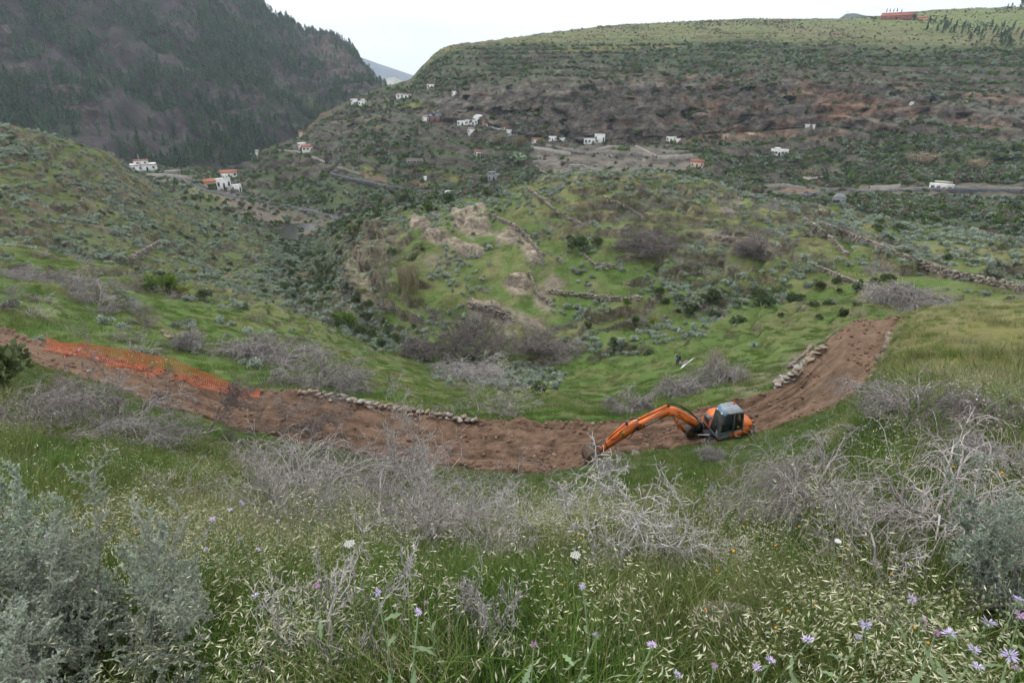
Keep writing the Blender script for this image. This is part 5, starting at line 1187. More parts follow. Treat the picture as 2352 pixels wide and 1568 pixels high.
W = [drop(v) for v in vpath([(2052, 772), (2035, 815), (2015, 850), (1995, 880), (1965, 912)], 14)]
wall_path(W, 1, (.36, .34, .24), 'dry_stone_wall', 'row of tan boulders along the upper edge of the track', pick('stone', 'stonedark'), .35)
W = [drop(v) for v in vpath([(375, 762), (385, 775), (440, 800)], 8)] 
wall_path(W, 1, (.45, .4, .3), 'dry_stone_wall', 'a few loose stones on the grassy edge above the orange netting', pick('stone'), .4)
far_walls = [([(1212, 437), (1250, 466), (1290, 500), (1338, 520)], 'curved stone terrace wall near the top of the knoll', 3),
    ([(1112, 492), (1190, 526), (1222, 562), (1246, 592)], 'stone terrace wall curving above the rocky outcrop', 3), ([(1340, 588), (1365, 610), (1430, 618)], 'short stone wall beside the round dark bush', 2),
    ([(1215, 626), (1235, 680), (1270, 702)], 'stone wall curving down the middle of the knoll', 2), ([(1262, 673), (1330, 681), (1400, 690), (1480, 690)], 'low straight stone wall across the lower meadow', 3),
    ([(1075, 702), (1130, 712), (1180, 740)], 'stone wall above the large leafless bush', 3), ([(1385, 455), (1440, 478), (1480, 505)], 'crumbling stone wall below the summit of the knoll', 2),
    ([(1845, 507), (1900, 545), (1945, 592)], 'stone wall running down the right flank of the knoll', 3), ([(1880, 518), (1990, 562), (2080, 600), (2200, 640), (2352, 672)], 'long stone terrace wall on the right flank', 4),
    ([(1865, 612), (1930, 640), (1990, 662), (2090, 690)], 'stone wall edging the path on the right flank', 2), ([(1630, 545), (1720, 552), (1800, 568)], 'stony terrace edge in the middle of the right flank', 1),
    ([(2150, 470), (2352, 530)], 'pale stone wall along the far right brow', 2), ([(300, 600), (370, 560)], 'short tan stone wall on the left spur', 4), ([(400, 470), (480, 455), (500, 440)], 'stone terrace edge at the tip of the left spur', 3)]
for pts, lab, crs in far_walls:
    W = vpath(pts, 40); W2 = [W[0]]
    for w in W[1:]:
        if (w-W2[-1]).length < 9: W2.append(w)
    if len(W2) > 3: wall_path(W2, crs+2, (.44, .40, .25), 'terrace_wall', lab, pick('oldwall'), .9, True, -.25, group='stone terrace walls')
for i, (vx_, vy_, s, lab) in enumerate([(1575, 838, 3.0, 'large pale rock beside the man in the hollow'), (1150, 905, .9, 'grey rock in the grass above the netting'), (700, 838, .8, 'small tan rock on the slope below the netting'),
        (1280, 836, 1.2, 'rounded rock beside the silvery shrubs in the hollow'), (1300, 830, 1.0, 'second rounded rock beside the silvery shrubs'), (1640, 1010, .45, 'grey stone at the grass edge below the excavator'), (1690, 1455, .42, 'brown boulder half hidden in foreground grass'), (1460, 1045, .5, 'dirt-covered stone on the grass bank below the excavator bucket')]):
    h = hit(vx_, vy_); o = bpy.data.objects.new('rock', STM['rock'][i % 5].data.copy()); COL.objects.link(o)
    md = o.modifiers.new('round', 'SUBSURF'); md.levels = 2; md.render_levels = 2
    place(o, h, R3.uniform(0, 6), (s*1.3, s, s*.9)); tag(o, lab, 'rock')
o = bpy.data.objects['rock']; o.scale = (1.0, 2.6, 1.0); o.rotation_euler = (.1, .15, math.radians(-35))

# ---------------------------------------------------------------- orange barrier netting and tape
m, nt, b = new_mat('orange_net_plastic'); b.inputs['Base Color'].default_value = (.84, .26, .125, 1); b.inputs['Roughness'].default_value = .5; PM['net'] = m
def tape_mat():
    m, nt, b = new_mat('red_white_tape'); t = nt.nodes.new('ShaderNodeAttribute'); t.attribute_name = 'along'; w = nt.nodes.new('ShaderNodeMath'); w.operation = 'FRACT'
    mu = nt.nodes.new('ShaderNodeMath'); mu.operation = 'MULTIPLY'; mu.inputs[1].default_value = 2.6; g = nt.nodes.new('ShaderNodeMath'); g.operation = 'GREATER_THAN'; g.inputs[1].default_value = .5
    mx = nt.nodes.new('ShaderNodeMix'); mx.data_type = 'RGBA'; mx.inputs[6].default_value = (.82, .82, .80, 1); mx.inputs[7].default_value = (.62, .025, .02, 1)
    nt.links.new(t.outputs['Fac'], mu.inputs[0]); nt.links.new(mu.outputs[0], w.inputs[0]); nt.links.new(w.outputs[0], g.inputs[0]); nt.links.new(g.outputs[0], mx.inputs[0]); nt.links.new(mx.outputs[2], b.inputs['Base Color']); return m
PM['tape'] = tape_mat()
def barrier():
    bot = [(112, 793), (150, 800), (210, 812), (280, 832), (340, 842), (400, 855), (450, 872), (500, 886), (540, 897), (575, 904), (598, 902)]
    top = [(108, 770), (150, 788), (205, 786), (270, 798), (298, 800), (345, 812), (385, 817), (402, 820), (450, 842), (500, 862), (540, 880), (575, 898), (600, 896)]
    bt, tp = np.array(bot, float), np.array(top, float); n = 110
    xs = np.linspace(0, 1, n); def_ = lambda P, t: (np.interp(t, np.linspace(0, 1, len(P)), P[:, 0]), np.interp(t, np.linspace(0, 1, len(P)), P[:, 1]))
    B = []; T = []
    for t in xs:
        x = 112+(598-112)*t; yb = np.interp(x, bt[:, 0], bt[:, 1]); yt = np.interp(x, tp[:, 0], tp[:, 1])
        h = hit(x, yb+1.5); g = Vector((h.x, h.y, ground(h.x, h.y, h.z+3))); B.append(g)
        k = 1307/2352*2352/ (CP*g.y-SP*g.z); hgt = max((yb-yt)/(k*CP)*.95, .12); T.append(hgt)
    root = empty('barrier_netting', B[0]); tag(root, 'sagging orange plastic safety netting along the left side of the track', 'safety netting')
    m_ = 11; V = []; F = []
    P = np.zeros((n, m_+1, 3)); nx = np.array([.35, .94, 0])
    for i in range(n):
        for j in range(m_+1):
            v = j/m_; fold = math.sin(xs[i]*26)*.10*(1-v)**1.5+math.sin(xs[i]*61+1)*.05*(1-v)+.02*math.sin(xs[i]*140+v*5)
            lie = (1-v)**3*.5
            P[i, j] = np.array(B[i]) + np.array([.10*math.sin(xs[i]*33+v*4)*(1-v), -fold-lie*.9, T[i]*max(v-.18, 0)/.82+.03+.04*abs(math.sin(xs[i]*40+v*9))*(1-v)])
    P -= np.array(B[0]); fr = .13
    def strip(a, b_, w):
        k = len(V); V.extend([a-w, a+w, b_+w, b_-w]); F.append((k, k+1, k+2, k+3))
    for j in range(m_+1):
        for i in range(n-1):
            d = P[min(i+1, n-1), j]-P[i, j]; w = np.array([0, 0, .014 if 0 < j < m_ else .022]); strip(P[i, j], P[i+1, j], w)
    for i in range(n):
        for j in range(m_):
            d = P[min(i+1, n-1), j]-P[max(i-1, 0), j]; d = d/max(np.linalg.norm(d), 1e-6); strip(P[i, j], P[i, j+1], d*.012)
    mesh_obj('net', np.array(V), F, PM['net'], root)
    # crumpled heap lying against the foot of the net
    V = []; F = []
    for k in range(260):
        t = R3.uniform(.36, .60); i = int(t*(n-1)); c = np.array(B[i])-np.array(B[0])+np.array([R3.normal()*.15, -R3.uniform(.2, .95), R3.uniform(.03, .28)]); d = R3.normal(size=3); d /= np.linalg.norm(d); e = np.cross(d, R3.normal(size=3)); e /= np.linalg.norm(e); strip(c-d*.07, c+d*.07, e*.008)
    mesh_obj('crumpled_net', np.array(V), F, PM['net'], root)
    for x, hh in ((120, .85), (205, .75), (300, .8), (398, .85), (470, .5)):
        i = int(np.clip((x-112)/(598-112), 0, 1)*(n-1)); q = B[i]-B[0]; MB().tube([q+Vector((0, 0, -.1)), q+Vector((.04, .02, hh))], .014, 6).build('stake', PM['orange'] if x != 120 else PM['stonepale'], root)
    for pts, lab in (([(205, 786, .72), (201, 797, .45), (188, 808, .2), (170, 811, .06), (160, 813, .05), (150, 820, .03)], 'red and white tape trailing from the netting onto the track'),
                     ([(222, 822, .05), (245, 824, .08), (270, 824, .15), (296, 812, .5)], 'red and white tape hanging low along the netting foot'),
                     ([(308, 806, .62), (330, 818, .45), (355, 826, .3), (380, 822, .45), (400, 815, .75)], 'red and white tape looped across the right part of the netting'),
                     ([(203, 852, .05), (208, 850, .10), (214, 849, .04), (219, 847, .06)], 'scrap of red and white tape lying on the track')):
        Q = []
        for x, y, hgt in pts:
            X_, Y_, Z_ = ray(x, y); i = int(np.clip((x-112)/(598-112), 0, 1)*(n-1)); 
            h = hit(x, y+hgt*24); Q.append(Vector((h.x, h.y, ground(h.x, h.y, h.z+3)+hgt*.8+.05))+Vector((.05, -.55 if hgt > .1 else -.12, 0)))
        S = []; 
        for a in range(len(Q)-1):
            for t in np.linspace(0, 1, 9)[:-1]: S.append(Q[a].lerp(Q[a+1], float(t)))
        S.append(Q[-1]); V2 = []; al = []; acc = 0
        for i, q in enumerate(S):
            if i: acc += (q-S[i-1]).length
            tw = .6*math.sin(i*.7); V2 += [q+Vector((0, .03*math.sin(tw), .048)), q-Vector((0, .03*math.sin(tw), .048))]; al += [acc, acc]
        o = mesh_obj('barrier_tape', V2, [(2*i, 2*i+1, 2*i+3, 2*i+2) for i in range(len(S)-1)], PM['tape']); at_ = o.data.attributes.new('along', 'FLOAT', 'POINT'); at_.data.foreach_set('value', np.array(al, np.float32)); tag(o, lab, 'tape')
barrier()

# ---------------------------------------------------------------- man in the hollow
PM['skin'] = plain('skin', (.42, .22, .15), .6, 0, .08, 20)
PM['hair'] = plain('dark_hair', (.025, .02, .018), .7, 0, .2, 30)
PM['navy'] = plain('navy_jersey', (.012, .017, .038), .85, 0, .2, 12)
PM['blue'] = plain('blue_apron', (.035, .06, .26), .85, 0, .15, 12)
PM['trouser'] = plain('grey_trousers', (.075, .078, .095), .85, 0, .2, 12)
def skin_mesh(name, verts, edges, radii, mat, parent, levels=2):
    me = bpy.data.meshes.new(name); me.from_pydata([tuple(v) for v in verts], edges, []); o = bpy.data.objects.new(name, me); COL.objects.link(o); o.parent = parent; me.materials.append(mat)
    md = o.modifiers.new('skin', 'SKIN'); 
    for i, r_ in enumerate(radii): me.skin_vertices[0].data[i].radius = r_ if hasattr(r_, '__len__') else (r_, r_)
    me.skin_vertices[0].data[0].use_root = True; sb = o.modifiers.new('sub', 'SUBSURF'); sb.levels = levels; sb.render_levels = levels; return o
def person():
    h = hit(1556, 838); g = Vector((h.x, h.y, h.z-.15)); root = empty('person', g, math.radians(-28)); FX = lambda L: [(-a[0], a[1], a[2]) for a in L]; tag(root, 'man in navy jersey and grey trousers holding a white bag', 'person')
    # body facing -Y (local), standing with weight on one leg
    v = [(0, 0, .95), (0, 0, 1.15), (0, -.01, 1.36), (0, 0, 1.48), (0, 0, 1.56), (0, -.02, 1.68), (0, -.02, 1.76),
         (.10, 0, .90), (.12, -.05, .50), (.12, -.02, .09), (.13, -.14, .04), (-.10, 0, .90), (-.12, .02, .50), (-.12, .05, .09), (-.13, -.07, .04),
         (.20, 0, 1.42), (.25, .01, 1.14), (.20, -.20, 1.05), (.14, -.30, 1.10), (-.20, 0, 1.42), (-.27, .02, 1.14), (-.28, -.03, .88), (-.28, -.05, .80)]
    e = [(0, 1), (1, 2), (2, 3), (3, 4), (4, 5), (5, 6), (0, 7), (7, 8), (8, 9), (9, 10), (0, 11), (11, 12), (12, 13), (13, 14), (2, 15), (15, 16), (16, 17), (17, 18), (2, 19), (19, 20), (20, 21), (21, 22)]
    r = [(.17, .13), (.19, .14), (.19, .12), (.07, .07), (.06, .06), (.095, .105), (.06, .07), (.10, .10), (.07, .07), (.05, .05), (.05, .035), (.10, .10), (.07, .07), (.05, .05), (.05, .035), (.075, .07), (.055, .055), (.042, .042), (.035, .045), (.075, .07), (.055, .055), (.042, .042), (.035, .045)]
    v = FX(v)
    body = skin_mesh('body', v, e, r, PM['skin'], root)
    skin_mesh('jersey', [(0, 0, .90), v[1], v[2], (0, 0, 1.46), v[15], v[16], (-.205, -.16, 1.06), v[19], v[20], (.28, -.02, .93)], [(0, 1), (1, 2), (2, 3), (2, 4), (4, 5), (5, 6), (2, 7), (7, 8), (8, 9)], [(.215, .18), (.225, .185), (.22, .165), (.10, .10), (.09, .085), (.075, .075), (.06, .06), (.09, .085), (.075, .075), (.06, .06)], PM['navy'], root)
    skin_mesh('trousers', [(0, 0, 1.0), v[7], v[8], (-.12, -.02, .14), v[11], v[12], (.12, .05, .14)], [(0, 1), (1, 2), (2, 3), (0, 4), (4, 5), (5, 6)], [(.195, .155), (.125, .125), (.09, .09), (.07, .07), (.115, .115), (.09, .09), (.07, .07)], PM['trouser'], root)
    for sx in (1, -1): skin_mesh('shoe', [(sx*.125, .0 if sx < 0 else .07, .06), (sx*.13, -.10 if sx < 0 else -.03, .05), (sx*.13, -.18 if sx < 0 else -.11, .04)], [(0, 1), (1, 2)], [(.055, .06), (.055, .05), (.045, .035)], PM['black'], root)
    skin_mesh('hair', [(0, .03, 1.66), (0, .01, 1.76), (0, -.05, 1.80)], [(0, 1), (1, 2)], [(.10, .09), (.105, .08), (.08, .04)], PM['hair'], root)
    fc = MB().box((.037, -.118, 1.70), (.022, .012, .012)).box((-.037, -.118, 1.70), (.022, .012, .012)).build('eyes', PM['hair'], body)
    MB().prism([(-.018, -.115), (0, -.15), (.018, -.115)], 1.655, 1.69, 'z').build('nose', PM['skin'], body); MB().box((0, -.114, 1.632), (.05, .012, .012)).build('mouth', PM['red'], body)
    for sx in (1, -1): MB().box((sx*.098, -.005, 1.68), (.02, .04, .06)).build('ear', PM['skin'], body)
    def hand(c, d, sd):
        c = np.array(c); vs = [tuple(c), tuple(c+np.array(d)*.07)]; es = [(0, 1)]; rs = [.028, .036]
        for k in range(4):
            o_ = np.array([(k-1.5)*.017, 0, 0]); L = (.068, .08, .075, .058)[k]; a = c+np.array(d)*.085+o_; b_ = a+np.array(d)*L*.55+np.array([0, -.012, 0]); f = b_+np.array(d)*L*.4+np.array([0, .022, 0]); i = len(vs); vs += [tuple(a), tuple(b_), tuple(f)]; es += [(1, i), (i, i+1), (i+1, i+2)]; rs += [.010, .009, .008]
        i = len(vs); a = c+np.array(d)*.03+np.array([.03*sd, -.01, 0]); vs += [tuple(a), tuple(a+np.array(d)*.045+np.array([.018*sd, -.015, 0]))]; es += [(0, i), (i, i+1)]; rs += [.011, .009]
        skin_mesh('hand', vs, es, rs, PM['skin'], root, 1)
    hand((-.14, -.30, 1.10), (.3, -.75, .55), 1); hand((.28, -.05, .80), (0, -.1, -1), -1)
    MB().prism(rpoly([(-.15, .96), (.13, .96), (.14, 1.26), (.05, 1.30), (-.14, 1.28)], .04), -.205, -.195).build('apron_front', PM['blue'], root)
    MB().box((.0, -.185, 1.345), (.15, .012, .055)).build('chest_print', PM['white'], root)
    MB().tube([(-.13, -.36, 1.12), (-.13, -.37, 1.28)], .03, 8).tube([(-.13, -.37, 1.28), (-.13, -.375, 1.33)], [.022, .018], 8).build('bottle', PM['white'], root)
    M = root.rotation_euler.to_matrix(); c = g+M @ Vector((.29, -.06, .40)); bag = MB(); n = 10; prof = [(.02, .36), (.09, .30), (.15, .18), (.16, .05), (.11, -.06), (.03, -.10)]
    V = [(r_*(1.15 if j % 2 else .9)*math.cos(t), r_*.7*math.sin(t), z) for r_, z in prof for j, t in enumerate(np.arange(n)*2*math.pi/n)]
    bag.add(V, [(i*n+j, i*n+(j+1) % n, (i+1)*n+(j+1) % n, (i+1)*n+j) for i in range(len(prof)-1) for j in range(n)]+[tuple((len(prof)-1)*n+j for j in range(n))])
    bo = bag.build('plastic_bag', PM['white'], None, True); bo.location = c; tag(bo, 'white plastic bag hanging from the hand of the man', 'bag'); bo.rotation_euler = (0, .1, .4)
person()
h = [hit(x, y) for x, y in ((1594, 826), (1585, 833), (1574, 841), (1566, 849))]
V = []
for q in h: V += [Vector((q.x-.25, q.y, q.z+.12)), Vector((q.x+.2, q.y+.3, q.z+.16))]
o = mesh_obj('plastic_sheet', V, [(2*i, 2*i+1, 2*i+3, 2*i+2) for i in range(3)], PM['white']); sd_ = o.modifiers.new('t', 'SOLIDIFY'); sd_.thickness = .02; tag(o, 'strip of white plastic sheeting draped over the rock near the man', 'sheet')
# ---------------------------------------------------------------- houses and works across the valley
R4 = np.random.default_rng(77)
PM['plaster'] = plain('white_plaster', (.80, .80, .79), .85, 0, .05, .6, .2, 0, (.66, .66, .64))
PM['cream'] = plain('cream_plaster', (.66, .58, .44), .85, 0, .06, .6, .2)
PM['tan'] = plain('tan_plaster', (.50, .36, .25), .85, 0, .1, .6, .2)
PM['tile'] = plain('red_roof_tile', (.30, .115, .085), .8, 0, .2, 1.5, .2)
PM['orangetile'] = plain('orange_roof', (.36, .15, .085), .8, 0, .15, 1.0, .2)
PM['darkwin'] = plain('dark_window', (.03, .035, .04), .2, 0, .1, 2, .5)
PM['greendoor'] = plain('green_shutter', (.03, .10, .05), .6, 0, .1, 2)
PM['concrete'] = plain('grey_concrete', (.27, .25, .225), .9, 0, .15, .4, .2)
PM['paleconcrete'] = plain('pale_concrete', (.38, .35, .31), .9, 0, .12, .3, .2)
PM['greyhouse'] = plain('grey_render', (.27, .285, .305), .85, 0, .08, .5, .2)
PM['bluemetal'] = plain('blue_sheet_roof', (.10, .16, .30), .5, 0, .1, 1)
PM['redwall'] = plain('red_wall', (.27, .10, .08), .8, 0, .1, 1)
PM['asphalt'] = plain('asphalt', (.075, .077, .082), .9, 0, .15, .5, .2)
PM['line'] = plain('road_paint', (.75, .75, .73), .7, 0, .05, 1)
PM['wood'] = plain('weathered_pole', (.20, .17, .14), .9, 0, .2, 4)
PM['steel'] = plain('galvanised_steel', (.38, .39, .40), .5, .5, .1, 2)
def house(vx, vy, wv, hv, label, name='house', mat='plaster', roof=None, wins=2, door=True, yaw=0.0, depth=.7, upper=None, trim='tile', dome=False, cat='house', opening=False, shutters='darkwin'):
    h = hit(vx, vy); L = h.length; k = L/FV; w = wv*k; ht = hv*k/.99; az = math.atan2(h.x, h.y); dp = max(w*depth, 3.0)
    root = empty(name, h, -az+yaw); tag(root, label, cat)
    wall = MB().box((0, dp/2, ht/2-1.0), (w, dp, ht+2.0)).build('wall', PM[mat], root)
    t = .25
    if roof is None:
        MB().box((0, dp/2, ht+.12), (w+.3, dp+.3, .24)).build('parapet', PM[mat], root)
    elif roof in ('tile', 'orangetile', 'bluemetal'):
        MB().prism([(-.4, ht-.05), (dp/2, ht+dp*.18), (dp+.4, ht-.05), (dp+.4, ht+.15), (dp/2, ht+dp*.18+.22), (-.4, ht+.15)], -w/2-.3, w/2+.3, 'x').build('roof', PM[roof], root)
    elif roof == 'edge':
        MB().box((0, dp/2, ht+.2), (w+.4, dp+.4, .4)).build('roof_edge', PM[trim], root); MB().box((0, dp/2, ht+.42), (w-.6, dp-.6, .1)).build('roof', PM[mat], root)
    if dome:
        n = 14; P = [(w*.5*math.cos(a), ht+w*.34*math.sin(a)) for a in np.linspace(0, math.pi, n)]; MB().prism([(-a, z) for a, z in P], .3, dp*.8).build('gable_wall', PM[mat], root)
    if upper:
        uw, uh, ux = upper[0]*w, upper[1]*ht, upper[2]*w
        up = MB().box((ux, dp*.55, ht+uh/2), (uw, dp*.6, uh)).build('upper_wall', PM[mat], root); MB().box((ux, dp*.55, ht+uh+.15), (uw+.4, dp*.6+.4, .3)).build('roof_edge', PM[trim if roof == 'edge' else mat], root)
        for j in range(2): MB().box((ux+(j-.5)*uw*.5, dp*.25-.02, ht+uh*.5), (uw*.14, .08, uh*.38)).build('window', PM['darkwin'], root)
    if opening: MB().box((0, .02, ht*.36), (w*.66, .12, ht*.62)).build('opening', PM['darkwin'], root)
    elif wins:
        xs = np.linspace(-.36, .36, wins+(1 if door else 0)); di = len(xs)//2 if door else -1
        for j, x in enumerate(xs):
            if j == di:
                d_ = MB().box((x*w, -.03, ht*.33), (min(1.1, w*.14), .08, ht*.66)).build('door', PM[shutters], root)
            else:
                f = MB().box((x*w, -.03, ht*.58), (min(1.2, w*.13)+.2, .06, ht*.34+.2)).build('window', PM['plaster' if mat != 'plaster' else 'paleconcrete'], root); MB().box((x*w, -.08, ht*.58), (min(1.2, w*.13), .06, ht*.34)).build('pane', PM[shutters], f)
    return root
house(332, 393, 44, 10, 'white two-storey house with red roof edges beside the dam', roof='edge', upper=(.55, .75, -.05), wins=3)
house(398, 403, 26, 7, 'small grey outbuilding beside the dam crest', 'outbuilding', 'concrete', wins=1, cat='outbuilding')
house(517, 438, 26, 22, 'tall white cave house by the reservoir road', wins=2, depth=.5, upper=(.4, .3, .2))
house(492, 430, 34, 10, 'low orange-roofed shed beside the reservoir road', 'shed', 'tan', roof='orangetile', opening=True, cat='shed')
house(527, 408, 30, 9, 'small house with sloping orange roof above the white cave house', roof='orangetile', wins=2)
house(545, 440, 18, 12, 'whitewashed rock front right of the tall cave house', 'cave_house', dome=False, wins=1, depth=.3)
house(588, 361, 18, 8, 'small white house at the bend of the hillside road', wins=2, upper=(.4, .5, .2))
house(712, 348, 30, 9, 'white house with red tiled roof under the banded cliff', roof='tile', wins=3)
house(694, 337, 16, 6, 'white outbuilding left of the red-roofed white house', 'outbuilding', wins=1, cat='outbuilding')
house(692, 314, 8, 9, 'narrow cream house with red roof on the spur edge', mat='cream', roof='tile', wins=1, door=False)
house(833, 243, 17, 8, 'white house perched on the spur below the pass', wins=2, upper=(.5, .45, .1))
house(814, 236, 14, 6, 'lower white annex on the spur below the pass', 'annex', wins=1, door=False, cat='annex')
house(928, 226, 32, 7, 'long low white farmhouse beside the yellow field', roof='edge', wins=3)
house(992, 203, 20, 7, 'small white house high on the slope above the field', wins=2)
house(1043, 219, 10, 7, 'tiny white house on the rocky shoulder', wins=1)
house(977, 279, 14, 9, 'white block at the left end of the cave house row', wins=1, roof='edge')
house(999, 277, 22, 8, 'red-walled house with blue sheet roof in the cave row', mat='redwall', roof='bluemetal', wins=2)
house(1062, 288, 22, 8, 'low white cave house with shaded front', 'cave_house', wins=2, depth=.3)
house(1083, 287, 26, 9, 'white cave house with pale blue windows in the row', 'cave_house', wins=3, depth=.3, shutters='bluemetal')
house(1099, 283, 24, 9, 'whitewashed domed cave house front', 'cave_house', dome=True, wins=2, depth=.3)
house(1116, 288, 14, 6, 'orange-roofed shed at the end of the white row', 'shed', 'tan', roof='orangetile', wins=0, cat='shed')
house(1083, 306, 16, 8, 'white gabled hut below the cave house row', 'hut', wins=1, roof='edge', cat='hut')
house(1169, 307, 12, 7, 'narrow white cave house under the dark overhang', 'cave_house', wins=1, depth=.3)
house(1183, 313, 16, 9, 'white cave house beside the yellow-green tree', 'cave_house', wins=2, depth=.3)
house(1230, 329, 16, 8, 'white house with red roof under the overhang', roof='tile', wins=1)
house(1269, 324, 16, 8, 'white cave house front, second right of the red-roofed one', 'cave_house', wins=2, depth=.3)
house(1291, 325, 12, 6, 'shaded white cave house beside the dark bushes', 'cave_house', wins=1, depth=.3)
house(1358, 331, 32, 10, 'large white house with green shutters at the cliff foot', wins=3, shutters='greendoor', depth=.4)
house(1377, 329, 22, 17, 'tall white wing of the house at the cliff foot', 'house_wing', wins=1, shutters='greendoor', depth=.5, cat='house wing')
house(1541, 325, 20, 8, 'white cave house alone under the red cliff', 'cave_house', wins=2, depth=.3)
house(1556, 327, 12, 6, 'small white hut beside the lone cave house', 'hut', wins=1, cat='hut')
house(1643, 315, 12, 5, 'small tan cave house under the red cliff', 'cave_house', 'cream', wins=1, depth=.3)
house(1667, 318, 16, 7, 'tan cave house with two dark openings', 'cave_house', 'tan', wins=2, depth=.3)
house(1726, 314, 16, 6, 'cream cave house at the right end of the ledge', 'cave_house', 'cream', wins=2, depth=.3)
house(1860, 292, 18, 4, 'low white wall-like shelter on the slope at right', 'shelter', wins=0, cat='shelter')
house(1789, 358, 32, 10, 'white villa alone among bushes on the right slope', wins=4, upper=(.3, .3, -.15))
house(1600, 386, 26, 12, 'cream house with faded red roof behind the knoll', mat='cream', roof='tile', wins=2, shutters='redwall')
house(1926, 466, 22, 8, 'pale barn with curved roof beside the right-hand road', 'barn', 'greyhouse', dome=True, wins=2, cat='barn')
house(2160, 437, 36, 9, 'white roadside wall-house under the pale outcrop', wins=3, depth=.3)
house(2165, 428, 26, 6, 'upper whitewashed shelter behind the roadside house', 'shelter', 'paleconcrete', wins=1, cat='shelter')
house(1134, 415, 26, 12, 'modern flat-roofed grey house', mat='greyhouse', wins=2, upper=(.6, .35, -.15))
house(1099, 358, 18, 8, 'white house with red roof on the terraces', roof='tile', wins=2)
house(953, 376, 36, 8, 'cave dwelling front with dark arched openings', 'cave_house', 'concrete', wins=4, depth=.2)
house(977, 415, 6, 7, 'tiny white utility hut by the lower road', 'hut', wins=0, cat='hut')
house(1322, 393, 24, 11, 'concrete garage with one dark opening', 'garage', 'concrete', opening=True, cat='garage')
house(2088, 240, 22, 4, 'white ruin among bushes high on the right slope', 'ruin', wins=0, cat='ruin')
house(2058, 46, 46, 6, 'long farm shed with bright red roof on the plateau', 'farm_shed', 'redwall', roof='tile', wins=4, cat='farm shed', depth=.4)
house(2062, 41, 50, 5, 'rear farm shed with red roof behind the first', 'farm_shed', 'redwall', roof='tile', wins=0, cat='farm shed', depth=.4)
house(2115, 46, 20, 3, 'small red-roofed barn beside the round tree on the plateau', 'barn', 'tan', roof='orangetile', wins=0, cat='barn')
# walls along the terraces
def strip_wall(pts, hgt, label,  mat='concrete', thick=.6, name='retaining_wall', n=26):
    W = vpath(pts, n); W = [w for i, w in enumerate(W) if i == 0 or (w-W[i-1]).length < 40]; root = W[0]; A = MB(); hgt *= .75
    for a, b_ in zip(W, W[1:]):
        d = b_-a
        if d.length < .05: continue
        c = (a+b_)/2-root; A.box((c.x, c.y, c.z+hgt/2-.8), (math.hypot(d.x, d.y)+.3, thick, hgt+1.6), Matrix.Rotation(math.atan2(d.y, d.x), 3, 'Z'))
    o = A.build(name, PM[mat]); o.location = root; tag(o, label, 'wall'); return o
strip_wall([(1220, 343), (1260, 348), (1310, 357)], 2.4, 'pale retaining wall left of the big white house', 'paleconcrete')
strip_wall([(1255, 336), (1300, 345), (1345, 352)], 1.8, 'grey retaining wall below the white cave houses')
strip_wall([(1345, 356), (1400, 352), (1450, 356), (1500, 362)], 2.6, 'long grey retaining wall crossing the terraces')
strip_wall([(1370, 346), (1400, 338), (1430, 340)], 1.5, 'curved grey wall under the garden trees', 'paleconcrete')
strip_wall([(1460, 335), (1480, 345), (1510, 360)], .6, 'pale zigzag path wall right of the garden trees', 'paleconcrete', 1.2)
strip_wall([(1510, 366), (1590, 362)], 2.6, 'pale block wall at the right end of the terraces', 'paleconcrete')
strip_wall([(1518, 352), (1580, 352)], 2.0, 'grey upper block wall at the right end of the terraces')
strip_wall([(1225, 372), (1300, 372)], 1.2, 'grey wall above the concrete garage')
strip_wall([(1835, 412), (1860, 416), (1890, 412)], 2.2, 'curved pale water tank wall above the right road', 'paleconcrete')
strip_wall([(1740, 432), (1800, 428), (1850, 436)], 1.6, 'low grey terrace wall above the right road')
strip_wall([(1998, 440), (2030, 440), (2064, 436)], 3.4, 'tan rendered wall beside the right road', 'paleconcrete')
strip_wall([(340, 407), (380, 408), (432, 413)], 3.0, 'dam crest wall across the head of the reservoir', 'paleconcrete', 1.0, 'dam_wall')
strip_wall([(775, 385), (800, 392), (830, 402)], 1.2, 'thin field wall above the lower road', 'concrete')
strip_wall([(640, 345), (690, 350), (745, 372)], .9, 'pale wall along the path to the red-roofed house', 'paleconcrete')
strip_wall([(1118, 290), (1135, 295), (1160, 302)], 3.0, 'white plastered wall below the overhang', 'plaster')
